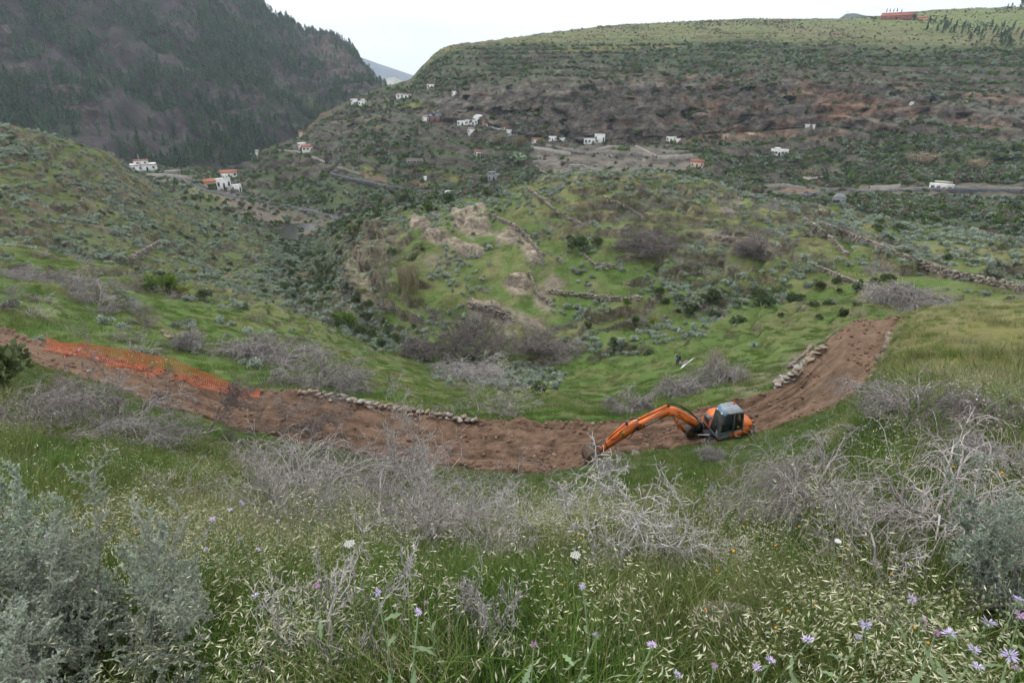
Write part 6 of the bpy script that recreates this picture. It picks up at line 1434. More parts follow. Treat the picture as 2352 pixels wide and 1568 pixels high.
# roads
def road_strip(name, pts, width, lift=.35, n=70, rail=True):
    W = vpath(pts, n); Q = [W[0]]
    for w in W[1:]:
        if 0.5 < (w-Q[-1]).length < 60: Q.append(w)
    for _ in range(4): Q = [Q[0]]+[(a+b_*2+c)/4 for a, b_, c in zip(Q, Q[1:], Q[2:])]+[Q[-1]]
    V = []; E = []
    for i, q in enumerate(Q):
        d = Q[min(i+1, len(Q)-1)]-Q[max(i-1, 0)]; s = Vector((-d.y, d.x, 0)).normalized()*width/2; z = Vector((0, 0, lift))
        if s.dot(q) < 0: s = -s                      # s points away from the camera
        V += [q-s+z, q+s+z, q-s*1.02-Vector((0, 0, 2.0)), q+s*1.02-Vector((0, 0, 1.0))]; E.append((q-s*.94+z, q+s*.94+z))
    F = []
    for i in range(len(Q)-1):
        b_ = 4*i; F += [(b_, b_+4, b_+5, b_+1), (b_+2, b_+6, b_+4, b_), (b_+1, b_+5, b_+7, b_+3)]
    o = mesh_obj(name, V, F, PM['asphalt']); o['kind'] = 'structure'
    for side in (0, 1):
        A = MB(); P = [e[side] for e in E]
        for a, b_ in zip(P, P[1:]):
            d = b_-a; c = (a+b_)/2; A.box((c.x, c.y, c.z+.012), (d.length, .14, .02), d.to_track_quat('X', 'Z').to_matrix())
        A.build('edge_line', PM['line'], o)
    if rail:
        A = MB(); P = [e[0] for e in E]
        for a, b_ in zip(P, P[1:]):
            d = b_-a; c = (a+b_)/2; A.box((c.x, c.y, c.z+.6), (d.length, .08, .3), d.to_track_quat('X', 'Z').to_matrix())
        A.build('guard_rail', PM['steel'], o)
    return o
road_strip('reservoir_road', [(432, 413), (450, 425), (480, 438), (540, 452), (620, 466), (700, 479), (740, 488)], 5.0)
road_strip('reservoir_road', [(690, 482), (730, 487), (765, 495), (782, 506)], 4.5)
road_strip('hillside_road', [(590, 356), (597, 349), (615, 355), (650, 365), (700, 372), (750, 374)], 4.5)
road_strip('lower_road', [(775, 392), (764, 394), (766, 400), (800, 408), (850, 418), (900, 430), (960, 440), (1020, 441), (1075, 441)], 4.5)
road_strip('valley_road', [(1735, 449), (1800, 449), (1850, 448), (1885, 442), (1925, 433), (1960, 438), (2000, 441), (2060, 438), (2130, 435), (2200, 434), (2280, 435), (2352, 437)], 5.0)
road_strip('farm_path', [(1135, 372), (1170, 384), (1210, 392)], 2.5, rail=False)
# reservoir water
h = hit(652, 546); V = [Vector((h.x+12*math.cos(t)*(1+.3*math.sin(3*t)), h.y+30*math.sin(t)*(1+.25*math.cos(2*t)), h.z+1.2)) for t in np.linspace(0, 2*math.pi, 28)[:-1]]
m, nt, b = new_mat('reservoir_water'); b.inputs['Base Color'].default_value = (.035, .035, .025, 1); b.inputs['Roughness'].default_value = .12
o = mesh_obj('reservoir_water', V, [tuple(range(27))], m); o['kind'] = 'structure'
# poles, mast, antenna, car
def pole(vx, vy, hv, label, name='utility_pole', arm=True):
    h = hit(vx, vy); k = h.length/FV; H = max(hv*k, 4); root = empty(name, h); tag(root, label, 'utility pole')
    MB().tube([(0, 0, -.5), (0, 0, H)], [.16, .10], 6).build('post', PM['wood'], root)
    if arm: MB().box((0, 0, H-.4), (1.6, .12, .12)).build('crossarm', PM['wood'], root)
for vx_, vy_, hv_, lab in ((1064, 448, 40, 'tall utility pole beside the parked white car'), (1175, 412, 22, 'utility pole right of the modern grey house'), (1073, 372, 26, 'utility pole left of the terrace house with red roof'), (1214, 345, 16, 'pole at the left end of the pale retaining wall'),
        (1357, 360, 14, 'short pole in the middle of the grey terraces'), (1307, 352, 14, 'pole behind the pale retaining wall'), (1852, 405, 14, 'pole above the curved water tank wall'), (509, 436, 12, 'pole in front of the tall white cave house')): pole(vx_, vy_, hv_, lab)
h = hit(327, 398); k = h.length/FV; H = 34*k; root = empty('lattice_mast', h); tag(root, 'thin lattice mast in front of the white house by the dam', 'mast'); A = MB()
for sx, sy in ((1, 1), (-1, 1), (-1, -1), (1, -1)): A.tube([(sx*.7, sy*.7, -.5), (sx*.2, sy*.2, H)], .07, 4)
A.build('mast_leg', PM['steel'], root); A = MB()
for i in range(12):
    z0, z1 = H*i/12, H*(i+1)/12; w0 = .7-.5*i/12; w1 = .7-.5*(i+1)/12
    for s in (1, -1): A.tube([(-w0, s*w0, z0), (w1, s*w1, z1)], .045, 4); A.tube([(s*w0, -w0, z0), (s*w1, w1, z1)], .045, 4)
A.build('bracing', PM['steel'], root)
a_, d_, z_ = at(1946, 33, d=1490); root = empty('hilltop_antenna', (float(d_*math.sin(a_)), float(d_*math.cos(a_)), float(z_)-3)); tag(root, 'small antenna on the dark hill behind the plateau', 'antenna')
MB().tube([(0, 0, -3), (0, 0, 8)], .22, 6).build('post', PM['steel'], root); MB().box((.6, 0, 7), (1.6, .6, 1.6)).build('dish', PM['concrete'], root)
def car(vx, vy, yaw, label):
    h = hit(vx, vy); root = empty('parked_car', h+Vector((0, 0, .3)), yaw); tag(root, label, 'car')
    MB().prism(rpoly([(-2.1, .35), (2.1, .35), (2.1, .75), (1.2, .92), (.7, 1.42), (-1.2, 1.45), (-2.0, .95)], .12), -.85, .85).build('body', PM['white'], root)
    for s in (1, -1): MB().prism(rpoly([(1.0, .93), (.62, 1.36), (-1.1, 1.38), (-1.6, .95)], .06), s*.855-.01, s*.855+.01).build('window', PM['darkwin'], root)
    MB().box((.98, 0, 1.15), (.05, 1.4, .5), Matrix.Rotation(-.75, 3, 'Y')).build('windscreen', PM['darkwin'], root)
    for x in (-1.3, 1.3):
        for s in (1, -1): MB().prism(circle(x, .32, .32, 12), s*.72, s*.88).build('wheel', PM['black'], root)
car(1031, 447, .3, 'white car parked on the lower road beside the utility pole')
# ---------------------------------------------------------------- single trees and clumps
def tree(vx, vy, hv, srcs, label, name='tree', wide=1.0, group=None):
    h = hit(vx, vy); k = h.length/FV; H = max(hv*k, 1.5); root = empty(name, h); tag(root, label, 'tree', group)
    MB().tube([(0, 0, -.4), (.03*H, 0, H*.3), (0, .02*H, H*.6)], [H*.04, H*.03, H*.015], 6).build('trunk', MA['trunk'], root)
    o = bpy.data.objects.new('crown', srcs[R4.integers(0, len(srcs))].data); COL.objects.link(o); o.parent = root; o.location = (0, 0, H*.18); o.scale = (H*.5*wide, H*.5*wide, H*.78); o.rotation_euler = (0, 0, R4.uniform(0, 6))
for vx_, vy_, hv_, s_, lab, w_ in ((1424, 352, 16, S_BRIGHT, 'dense green tree right of the white house', 1.3), (1440, 352, 14, S_BRIGHT, 'second dense green tree right of the white house', 1.3), (1408, 350, 18, S_YEL, 'yellowish tree beside the dense green garden trees', 1.0),
        (1243, 330, 18, S_YEL, 'yellow-green tree by the red-roofed cave house', 1.2), (1158, 300, 12, S_YEL, 'yellow-green tree left of the narrow cave house', 1.2), (1345, 332, 10, S_DARK, 'dark garden tree in front of the big white house', 1.1), (1390, 334, 10, S_DARK, 'dark garden tree right of the tall white wing', 1.0),
        (1110, 425, 20, S_DARK, 'dark tree left of the modern grey house', 1.3), (1128, 432, 10, S_YEL, 'small yellow tree below the modern grey house', 1.0), (1188, 384, 14, S_DARK, 'round dark tree on the farm path', 1.2), (1095, 306, 8, S_DARK, 'dark shrub-like tree by the gabled hut', 1.3),
        (1052, 280, 10, S_DARK, 'dark tree in the cave house row', 1.0), (1330, 575, 36, S_DARK, 'large round dark bush-like tree on the knoll', 1.7), (2093, 46, 10, S_DARK, 'round tree beside the farm sheds on the plateau', 1.6), (2006, 46, 5, S_DARK, 'dark low tree at the left of the farm', 2.4),
        (1460, 745, 24, S_BRIGHT, 'bright green tree left of the yellow-flowered bush', 1.1), (1440, 705, 22, S_BRIGHT, 'bright green tree at the edge of the lower meadow', 1.1), (800, 760, 46, S_BRIGHT, 'large bright green tree at the gully mouth', 1.4), (770, 745, 30, S_BRIGHT, 'bright green tree left of the large gully tree', 1.3),
        (385, 675, 44, S_BRIGHT, 'rounded bright green tree on the left grassy slope', 1.4), (425, 682, 34, S_YEL, 'olive green bush-like tree below the bright green one', 1.4), (470, 690, 26, S_DARK, 'dark bush-like tree at the right of the left slope group', 1.5), (350, 665, 30, S_BRIGHT, 'bright green tree at the left of the slope group', 1.2),
        (1500, 742, 16, S_YEL, 'bush with yellow flowers in the hollow', 1.4), (640, 470, 10, S_DARK, 'dark tree above the reservoir bed', 1.5), (1120, 455, 20, S_DARK, 'dark tree at the left foot of the knoll', 1.6), (1030, 470, 28, S_DARK, 'tall dark tree at the gully head', 1.5), (985, 488, 22, S_BRIGHT, 'green tree at the gully head', 1.3),
        (870, 470, 24, S_DARK, 'dark tree above the crag', 1.6), (930, 470, 26, S_DARK, 'broad dark tree behind the crag', 1.6), (820, 535, 18, S_DARK, 'dark tree on top of the gully crag', 1.4), (900, 590, 22, S_DARK, 'dark tree right of the gully crag', 1.3), (1235, 905, 34, S_BRIGHT, 'bright shrub-like tree below the silvery patch', 1.5), (12, 900, 30, S_DARK, 'green bush-like tree at the left end of the track', 1.3)):
    tree(vx_, vy_, hv_, s_, lab, wide=w_)
for i, (vx_, vy_, hv_, w_, lab) in enumerate(((945, 672, 66, 34, 'tall clump of dry tan reeds in the gully'), (925, 660, 50, 24, 'dry tan reeds left of the tall clump'), (700, 642, 16, 30, 'low dry reeds on the gully floor'), (740, 690, 14, 14, 'small tan reed clump in the gully'), (897, 712, 26, 16, 'small reed clump below the tall one'),
        (1640, 850, 46, 30, 'tall dry weeds near the man in the hollow'), (1190, 332, 18, 30, 'tan reeds below the narrow cave house'), (1145, 325, 14, 20, 'tan reeds under the white plastered wall'), (2120, 372, 16, 44, 'tan reeds on the overgrown right slope'), (1850, 405, 14, 26, 'tan reeds above the curved tank wall'), (2240, 385, 14, 30, 'tan reeds left of the pale outcrop'))):
    h = hit(vx_, vy_); k = h.length/FV; o = inst(S_REED[i % 3], 'reed_clump', h, R4.uniform(0, 6), (w_*k*.62, w_*k*.62, hv_*k/2.4), lab, 'reeds')
for i, (vx_, vy_, sv, lab) in enumerate(((1731, 797, 30, 'large blue-green agave above the track'), (770, 597, 12, 'agave on the gully crag top'), (748, 560, 10, 'agave at the gully rim'), (857, 665, 18, 'agave on the crag beside the reeds'), (845, 628, 12, 'agave high on the crag'), (878, 530, 16, 'pale agave on top of the crag'), (505, 630, 10, 'pale agave on the left spur'), (205, 495, 12, 'agave on the upper left spur'), (260, 515, 10, 'agave among silvery shrubs on the left spur'), (1200, 530, 10, 'agave on the terrace wall of the knoll'), (1205, 500, 8, 'agave above the terrace wall'), (1420, 820, 8, 'small agave in the hollow'))):
    h = hit(vx_, vy_); k = h.length/FV; inst(S_AGAVE[i % 3], 'agave', h, R4.uniform(0, 6), sv*k*.6, lab, 'agave')
for i, (vx_, vy_, wv, lab) in enumerate(((1600, 700, 50, 'prickly pear thicket on the right flank'), (1640, 715, 40, 'prickly pear below the first thicket'), (1560, 690, 36, 'prickly pear beside silvery shrubs'), (1270, 690, 14, 'small prickly pear by the stone wall'), (1190, 370, 50, 'prickly pear mass left of the grey terraces'), (1215, 350, 36, 'prickly pear mass below the overhang'), (1760, 385, 60, 'prickly pear mass below the white villa'), (1830, 370, 40, 'prickly pear right of the white villa'))):
    h = hit(vx_, vy_); k = h.length/FV; inst(S_PEAR[i % 2], 'prickly_pear', h, R4.uniform(0, 6), (wv*k*.5, wv*k*.5, wv*k*.35), lab, 'cactus')
# plantation on the plateau
n = 0
while n < 62:
    x, y = R4.uniform(2125, 2352), R4.uniform(50, 112)
    if y < 50+(x-2125)*.12 or y > 75+(x-2125)*.22 or (x > 2200 and y < 62): continue
    h = hit(x, y); pine(h, R4.uniform(.55, 1.0)*h.length*14/FV/10, sized(R4.random(), 0, 1)+' slender pine in the plateau plantation, '+('upper' if y < 68 else 'middle' if y < 85 else 'lower')+' '+('left' if x < 2190 else 'centre' if x < 2265 else 'right')+' part', 'plantation pines', lean=(0, .12)); n += 1
for x, y, s, lab in ((2345, 22, 26, 'tall dark pine cut by the right edge on the skyline'), (2312, 24, 10, 'small windblown pine on the right skyline'), (2322, 23, 9, 'second windblown pine on the right skyline'), (2036, 30, 6, 'first small tree of the row behind the farm'), (2044, 29, 6, 'second small tree of the row behind the farm'), (2052, 29, 6, 'third small tree of the row behind the farm'), (2060, 29, 6, 'fourth small tree of the row behind the farm'), (2070, 30, 6, 'fifth small tree of the row behind the farm')):
    h = hit(x, y, 860); pine(h, h.length*s/FV/10, lab, None)
# ---------------------------------------------------------------- dead shrubs near the track and in the foreground
R5 = np.random.default_rng(91)
STY = {'twist': dict(stems=7, length=1.0, levels=4, kids=4, wig=.34, droop=.0, spread=1.0, ratio=.62, nseg=6, up0=.8),
       'thicket': dict(stems=16, length=1.0, levels=3, kids=5, wig=.20, droop=.16, spread=1.3, ratio=.62, nseg=6, up0=.7),
       'arch': dict(stems=16, length=1.0, levels=2, kids=10, wig=.10, droop=.42, spread=.8, ratio=.60, nseg=8, up0=1.1),
       'tree': dict(stems=3, length=1.0, levels=4, kids=5, wig=.22, droop=.05, spread=.45, ratio=.58, nseg=6, up0=1.2),
       'dense': dict(stems=26, length=1.0, levels=3, kids=5, wig=.14, droop=.0, spread=.8, ratio=.55, nseg=5, up0=1.0)}
def dead(vx, vy, W, H, style, mat, label, thick=1.0, lean=(0, 0)):
    h = hit(vx, vy); L = h.length; k = L/FV; rm = max(.0022, L*.00034)*thick
    s = grow(R5, rad=max(.014, L*.0011)*thick, minr=rm, **STY[style])
    P = np.array([[a, b] for a, b, *_ in s]); e = np.percentile(np.abs(P[..., :2]), 97); t = np.percentile(P[..., 2], 98.5)
    fz = .74 if style in ('twist', 'thicket') else .70 if style == 'arch' else .92 if style == 'dense' else 1.0; wx = .58 if style == 'twist' else .56; sc = np.array([W*k*wx/e, W*k*wx/e, (H*k*fz+.14)/t]); 
    seg = [(a*sc, b*sc, r0, r1, lv) for a, b, r0, r1, lv in s]
    root = empty('dead_shrub' if style != 'tree' else 'dead_sapling', h, R5.uniform(0, 6.28) if style != 'tree' else 0); tag(root, label, 'dead shrub')
    st = [x[:4] for x in seg if x[4] <= 1]; tw = [x[:4] for x in seg if x[4] > 1]
    mesh_obj('branches', *tubes(st, 4), MA[mat], root)['kind'] = 'stuff'
    if tw: mesh_obj('twigs', *tubes(tw, 3), MA[mat], root)['kind'] = 'stuff'
for a in ((1395, 1340, 460, 225, 'twist', 'deadpale', 'sprawling pale twisted dead shrub in the middle foreground', 1.5),
          (1015, 1300, 340, 240, 'twist', 'dead', 'dark-stemmed twisted dead shrub left of the sprawling pale one', 1.4),
          (850, 1255, 440, 190, 'thicket', 'dead', 'dense grey thicket of dead branches in the centre left'),
          (700, 1175, 320, 130, 'arch', 'dead', 'arching grey dead shrub at the left of the central thicket'),
          (985, 1100, 220, 190, 'tree', 'dead', 'tall bare dead sapling rising in front of the track centre'),
          (1200, 1215, 320, 100, 'thicket', 'deadpale', 'low pale dead branches at the near edge of the track'),
          (610, 1110, 200, 80, 'arch', 'dead', 'small arching dead shrub above the oats at left centre'),
          (55, 1000, 240, 105, 'arch', 'deaddark', 'arching dead shrub at the left edge below the track'), (180, 1005, 200, 95, 'tree', 'dead', 'arching dead shrub second from the left edge'),
          (320, 1020, 190, 95, 'arch', 'dead', 'low dead shrub below the bare sapling at left'), (268, 995, 170, 165, 'tree', 'deaddark', 'dark bare sapling in front of the orange netting'),
          (470, 990, 180, 120, 'tree', 'deaddark', 'dark bare sapling at the right end of the netting'), (735, 1010, 230, 90, 'tree', 'deaddark', 'dark bare shrub standing against the track at left centre'),
          (1855, 1225, 270, 170, 'arch', 'dead', 'domed drooping dead shrub at centre right'), (2120, 1240, 320, 190, 'arch', 'dead', 'largest drooping dead shrub at right'), (1900, 1110, 160, 70, 'arch', 'dead', 'small dead shrub behind the domed one at right'),
          (2240, 990, 150, 80, 'arch', 'deaddark', 'dark dead shrub among violet flowers at right'), (2100, 975, 220, 75, 'arch', 'dead', 'low dead shrub left of the violet flowers'), (2300, 1090, 150, 60, 'arch', 'dead', 'faint dead shrub at the right edge'),
          (1632, 1058, 44, 26, 'dense', 'deadpale', 'small round pale dead tussock below the excavator'), (2085, 1430, 400, 240, 'twist', 'dead', 'big silvery twisted dead shrub in the right foreground'),
          (1640, 1235, 180, 120, 'twist', 'deadpale', 'pale dead branches right of the sprawling shrub'), (1560, 1330, 240, 130, 'twist', 'deadpale', 'low twisted dead shrub under the sprawling one'),
          (800, 1540, 330, 270, 'twist', 'deadpale', 'thin pale dead shrub low in the left foreground'), (1130, 1500, 190, 160, 'twist', 'deadpale', 'small crooked dead branch in the centre foreground'),
          (720, 1560, 240, 60, 'thicket', 'deadpale', 'flat pale dead twigs at the bottom edge'), (450, 1160, 170, 110, 'twist', 'deadpale', 'pale dead shrub above the thistles at left'), (1385, 1100, 90, 50, 'twist', 'deadpale', 'pale dead twigs in front of the excavator bucket'), (640, 1215, 280, 120, 'thicket', 'dead', 'grey dead thicket at the left of the tangled branches'), (950, 1240, 400, 150, 'thicket', 'dead', 'wide grey dead thicket behind the dark-stemmed shrub'), (1120, 1270, 320, 120, 'thicket', 'deadpale', 'low pale thicket between the two twisted shrubs'), (790, 1130, 280, 100, 'arch', 'deaddark', 'dark arching dead shrub along the near track edge'),
          (730, 890, 200, 85, 'arch', 'dead', 'drooping dead shrub beyond the low stone wall'), (800, 900, 110, 55, 'arch', 'dead', 'dead shrub right of the drooping one beyond the wall'), (1095, 950, 260, 80, 'tree', 'dead', 'grey bare branches beyond the wall centre'),
          (1440, 948, 100, 55, 'arch', 'dead', 'fallen dead shrub beyond the excavator arm'), (1650, 885, 110, 75, 'arch', 'dead', 'grey dead shrub left of the pale wall'), (1560, 905, 90, 45, 'arch', 'dead', 'pale dead branches below the man'),
          (560, 815, 120, 50, 'arch', 'dead', 'dead shrub on the grass above the netting end'), (640, 830, 150, 45, 'arch', 'dead', 'grey dead shrub on the slope right of the netting'), (440, 805, 50, 40, 'dense', 'deadpale', 'white-stemmed dead shrub above the netting'),
          (1070, 825, 185, 115, 'dense', 'deaddark', 'large purplish leafless bush in the hollow'), (960, 818, 80, 40, 'dense', 'deaddark', 'small leafless bush left of the large one'), (1250, 808, 140, 48, 'dense', 'deaddark', 'low wide leafless bush right of the large one'),
          (1075, 862, 140, 50, 'arch', 'dead', 'drooping grey dead shrub under the large leafless bush'), (1500, 580, 120, 45, 'dense', 'deaddark', 'leafless bush on the upper right of the knoll'), (2040, 690, 90, 40, 'arch', 'dead', 'grey dead shrub where the track leaves the crest'), (2110, 700, 110, 40, 'arch', 'dead', 'grey dead shrub right of the crest'),
          (1725, 590, 60, 40, 'dense', 'deaddark', 'dark leafless bush on the right flank')): dead(*a)
# ---------------------------------------------------------------- silvery shrubs of the foreground
def silver_near(vx, vy, W, H, label, n=9):
    h = hit(vx, vy); k = h.length/FV; s = grow(R5, stems=n, length=1.0, levels=3, kids=8, wig=.09, droop=-.16, spread=.8, rad=.010, ratio=.46, nseg=6, up0=1.0, minr=.0016)
    P = np.array([[a, b] for a, b, *_ in s]); e = np.percentile(np.abs(P[..., :2]), 97); t = np.percentile(P[..., 2], 98); sc = np.array([W*k*.5/e, W*k*.5/e, H*k/.8/t])
    seg = [(a*sc, b*sc, r0, r1, lv) for a, b, r0, r1, lv in s]; root = empty('silvery_shrub', h); tag(root, label, 'shrub')
    mesh_obj('twigs', *tubes([x[:4] for x in seg], 3), MA['dead'], root)['kind'] = 'stuff'
    fine = [x for x in seg if x[4] >= 2]; a = np.array([x[0] for x in fine]); b = np.array([x[1] for x in fine]); m = max(3, int(26000/len(fine)))
    t = R5.random((len(fine), m, 1)); p = a[:, None]*(1-t)+b[:, None]*t; d = (b-a)/np.linalg.norm(b-a, axis=1, keepdims=True); up = np.repeat(d[:, None], m, 1)+R5.normal(size=p.shape)*.6
    up = up.reshape(-1, 3); up /= np.linalg.norm(up, axis=1, keepdims=True); p = p.reshape(-1, 3)+up*.005
    mesh_obj('leaves', *quads(p, R5.uniform(.005, .010, len(p)), aspect=2.0, r=R5, up=up), MA['silver2'], root)['kind'] = 'stuff'
silver_near(225, 1600, 400, 240, 'large feathery silvery shrub filling the lower left corner', 12)
silver_near(20, 1330, 170, 150, 'silvery shrub at the left edge above the large one')
silver_near(60, 1600, 240, 170, 'silvery shrub in the bottom left corner')
silver_near(330, 1500, 260, 150, 'silvery shrub spreading right of the large one')
silver_near(2310, 1440, 220, 170, 'silvery shrub at the right edge of the foreground')
# ---------------------------------------------------------------- thistles and other flowers
MA['lilac'] = leaf_mat('thistle_floret', (.68, .56, .82), .2, .02, .6, .25); MA['pink'] = leaf_mat('thistle_bud_floret', (.58, .30, .56), .2, .02, .6, .2)
MA['thleaf'] = leaf_mat('thistle_green', (.17, .24, .12), .2, .015, .6, .1); MA['umbel'] = leaf_mat('white_umbel', (.82, .82, .76), .06, .01, .6, .2)
MA['pod'] = leaf_mat('campion_pod', (.42, .44, .25), .15, .03, .5, .2); MA['marigold'] = leaf_mat('orange_flower', (.80, .36, .02), .1, .01, .6, .1)
def head_mesh(r, n=46):
    V = []; F = []
    for i in range(n):
        a = r.uniform(0, 6.283); el = r.uniform(.05, .95)**1.3*1.25; L = r.uniform(.8, 1.1)*(1 if el < .7 else .75)
        d = np.array([math.cos(a)*math.cos(el), math.sin(a)*math.cos(el), math.sin(el)*.8]); s = np.array([-math.sin(a), math.cos(a), 0])*.05; k = len(V)
        V += [d*.12-s*.4, d*.12+s*.4, d*.7*L+s, d*L+s*.2, d*L*.97-s*.6, d*.7*L-s]; F.append(tuple(range(k, k+6)))
    return np.array(V), F
HEADS = [mesh_obj('flower_head', *head_mesh(R5), MA['lilac'], link=False) for i in range(3)]; BUDS = [mesh_obj('flower_head', *head_mesh(R5, 30), MA['pink'], link=False)]
BULB = MB().tube([(0, 0, -.75), (0, 0, -.5), (0, 0, -.2), (0, 0, .15)], [.12, .36, .42, .22], 8).build('bract', MA['thleaf']); COL.objects.unlink(BULB)
def th_leaf(r):
    V = []; F = []; n = 7
    for i in range(n+1):
        t = i/n; w = .018*math.sin(math.pi*min(t*1.05, 1))*(1.5 if i % 2 else .5)+.004; V += [(t*.22, -w, .03*t-.07*t*t), (t*.22, w, .03*t-.07*t*t)]
    return np.array(V), [(2*i, 2*i+1, 2*i+3, 2*i+2) for i in range(n)]
TLEAF = mesh_obj('leaf', *th_leaf(R5), MA['thleaf'], link=False)
def above_ground(vx, vy, height):
    X_, Y_, Z_ = ray(vx, vy); d = Vector((float(X_), float(Y_), float(Z_))).normalized(); h = hit(vx, vy); L = h.length; best = L
    for t in np.linspace(.35, 1, 60):
        q = d*L*t
        if q.z-ground(q.x, q.y, q.z+5) < height: best = L*t; break
    q = d*best; return q, Vector((q.x, q.y, ground(q.x, q.y, q.z+5)))
def sub(srcob, name, parent, loc, rot, s):
    o = bpy.data.objects.new(name, srcob.data); COL.objects.link(o); o.parent = parent; o.location = loc; o.rotation_euler = rot; o.scale = (s, s, s); return o
TH = [(113, 1228, 16, 0, 'left of the silvery shrubs at the left edge'), (553, 1155, 14, 0, 'highest of the left thistle group'), (531, 1172, 15, 0, 'widest of the upper left thistle group'), (488, 1192, 12, 0, 'left of the upper left thistle group'), (475, 1218, 12, 1, 'deeper pink, under the upper left group'),
      (473, 1260, 9, 0, 'faint, low in the left group'), (553, 1238, 14, 0, 'in the middle of the left group'), (592, 1262, 10, 0, 'at the right of the left group'), (640, 1196, 10, 0, 'alone right of the left group'), (588, 1368, 16, 0, 'open, in shade below the left group'), (442, 1292, 14, 0, 'beside the spreading silvery shrub'), (727, 1343, 11, 1, 'small pink, left of the thin dead shrub'),
      (866, 1360, 14, 0, 'among thin dead stems'), (960, 1405, 14, 0, 'right of the thin dead stems'), (980, 1382, 8, 1, 'small pink bud above its neighbour'), (1338, 1348, 10, 0, 'in the centre among oats'), (1370, 1458, 13, 0, 'low in the centre foreground'), (1226, 1480, 11, 1, 'pink bud at the bottom centre'), (1497, 1481, 17, 0, 'centre right above the bottom edge'), (1556, 1550, 18, 0, 'cut close to the bottom edge, centre right'),
      (1856, 1469, 22, 0, 'right of the half hidden boulder'), (1990, 1435, 20, 0, 'left of the right-hand cluster'), (1970, 1462, 11, 0, 'small, under the left of the right-hand cluster'), (2118, 1422, 18, 1, 'pinkish, centre of the right-hand cluster'), (2095, 1375, 16, 0, 'against the twisted dead shrub at right'), (2182, 1455, 25, 0, 'largest in the right-hand cluster'), (2270, 1430, 24, 0, 'wide open at upper right of the cluster'), (2236, 1490, 18, 0, 'lower middle of the right-hand cluster'),
      (2320, 1505, 24, 0, 'big, near the lower right corner'), (2246, 1530, 17, 0, 'low, left of the lower right corner'), (2336, 1534, 14, 1, 'pinkish, in the lower right corner'), (2340, 1378, 20, 0, 'highest at the right edge'), (2342, 1412, 15, 1, 'deep pink at the right edge'), (1770, 1517, 18, 0, 'above the bottom edge at right'), (1738, 1531, 14, 0, 'left of its neighbour at the bottom right'), (2150, 1452, 13, 1, 'fading beside the largest one'), (1640, 1530, 10, 1, 'small pink at the bottom right of centre'), (75, 1295, 8, 1, 'small pink behind the silvery twigs')]
for vx_, vy_, wv, bud, lab in TH:
    q, g = above_ground(vx_, vy_, .42+.25*R5.random()); k = q.length/FV; s = np.clip(wv*k*.58, .014, .032); root = empty('thistle', g); tag(root, 'lilac thistle flower '+lab, 'thistle', 'lilac thistles')
    d = q-g; bend = Vector((R5.normal()*.03, R5.normal()*.03, 0))
    MB().tube([(0, 0, -.02), d*.5+bend, d-Vector((0, 0, s*.6))], [.003, .0025, .002], 5).build('stem', MA['thleaf'], root)
    rot = (R5.normal()*.3+.45, R5.normal()*.3, R5.uniform(0, 6)); sub((BUDS if bud else HEADS)[R5.integers(0, 1 if bud else 3)], 'flower_head', root, d, rot, s); sub(BULB, 'bract', root, d, rot, s)
    for j in range(4): t = .25+.18*j; sub(TLEAF, 'leaf', root, d*t+bend*t, (R5.normal()*.3, .3, R5.uniform(0, 6)), R5.uniform(.22, .42))
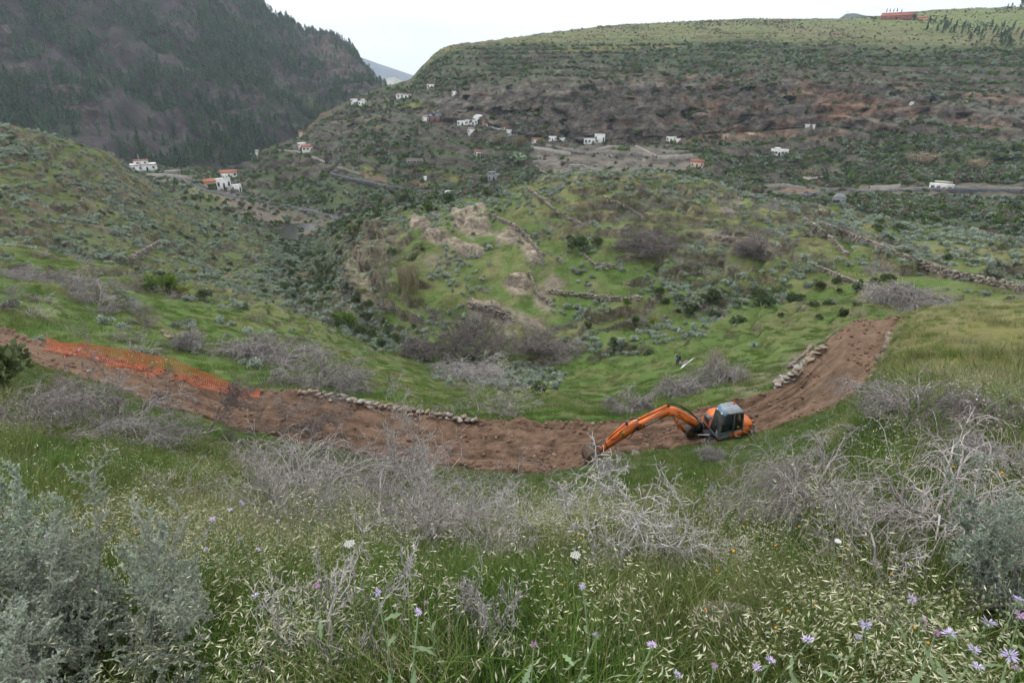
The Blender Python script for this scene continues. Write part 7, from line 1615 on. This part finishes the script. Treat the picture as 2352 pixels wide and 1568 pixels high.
for vx_, vy_, wv, lab in ((1322, 1275, 22, 'flat white flower umbel in the centre foreground'), (803, 1249, 22, 'white flower umbel among oats at left centre'), (1925, 1243, 12, 'small white umbel before the domed dead shrub'), (128, 949, 10, 'white umbel among dead branches at the left edge')):
    q, g = above_ground(vx_, vy_, .5); k = q.length/FV; rr_ = wv*k*.5; root = empty('white_umbel', g); tag(root, lab, 'flower'); d = q-g
    A = MB().tube([(0, 0, 0), d*.97-Vector((0, 0, .05))], .003, 5)
    P = [(rr_*math.sqrt((i+.5)/26)*math.cos(i*2.4), rr_*math.sqrt((i+.5)/26)*math.sin(i*2.4)) for i in range(26)]
    for x, y in P: A.tube([d*.97-Vector((0, 0, .05)), d+Vector((x, y, 0))], .001, 3)
    A.build('stem', MA['thleaf'], root); A = MB()
    for x, y in P: A.prism(circle(d.x+x, d.y+y, rr_*.17, 7), d.z, d.z+.004, 'z')
    A.build('florets', MA['umbel'], root)['kind'] = 'stuff'
def pod_src(r):
    A = MB().tube([(0, 0, -.02), (r.normal()*.02, r.normal()*.02, .26)], .0015, 3)
    B = MB()
    for _ in range(5):
        c = np.array([r.normal()*.05, r.normal()*.05, r.uniform(.22, .30)]); s = r.uniform(.006, .008); B.tube([c-np.array([0, 0, s*1.5]), c-np.array([0, 0, s*.8]), c, c+np.array([0, 0, s*.9]), c+np.array([0, 0, s*1.5])], [s*.2, s*.85, s, s*.8, s*.3], 7)
    return two_mat('campion', (np.array(A.V), A.F), MA['grass'], (np.array(B.V), B.F), MA['pod'])
m_ = poly_mask(L1.vx, L1.vy, [(1690, 1490), (1900, 1470), (2352, 1440), (2450, 1600), (1650, 1640)], 30)*(L1.D < 4)
p, rr, cc = scatter(L1, 70, m_*(L1.D < 3.2), R5, 120); stuff('bladder_campion', p+np.array([0, 0, .08]), R5.uniform(.7, 1.0, len(p)), R5.integers(0, 2, len(p)), [pod_src(R5), pod_src(R5)], 'pale green bladder campion pods in the lower right grass')
def dot_src(r):
    A = MB().tube([(0, 0, -.02), (.01, .01, .32)], .0015, 3); B = MB().prism(circle(.01, .01, .0045, 8), .318, .326, 'z'); return two_mat('marigold', (np.array(A.V), A.F), MA['grass'], (np.array(B.V), B.F), MA['marigold'])
p, rr, cc = scatter(L1, 36, (L1.D < 4.5)*(L1.D > 1.6)*(.1+sstep(1200, 2000, L1.vx)), R5, 40); stuff('orange_wildflowers', p+np.array([0, 0, .06]), R5.uniform(.8, 1.3, len(p)), np.zeros(len(p), int), [dot_src(R5)], 'tiny orange wildflowers in the foreground grass')
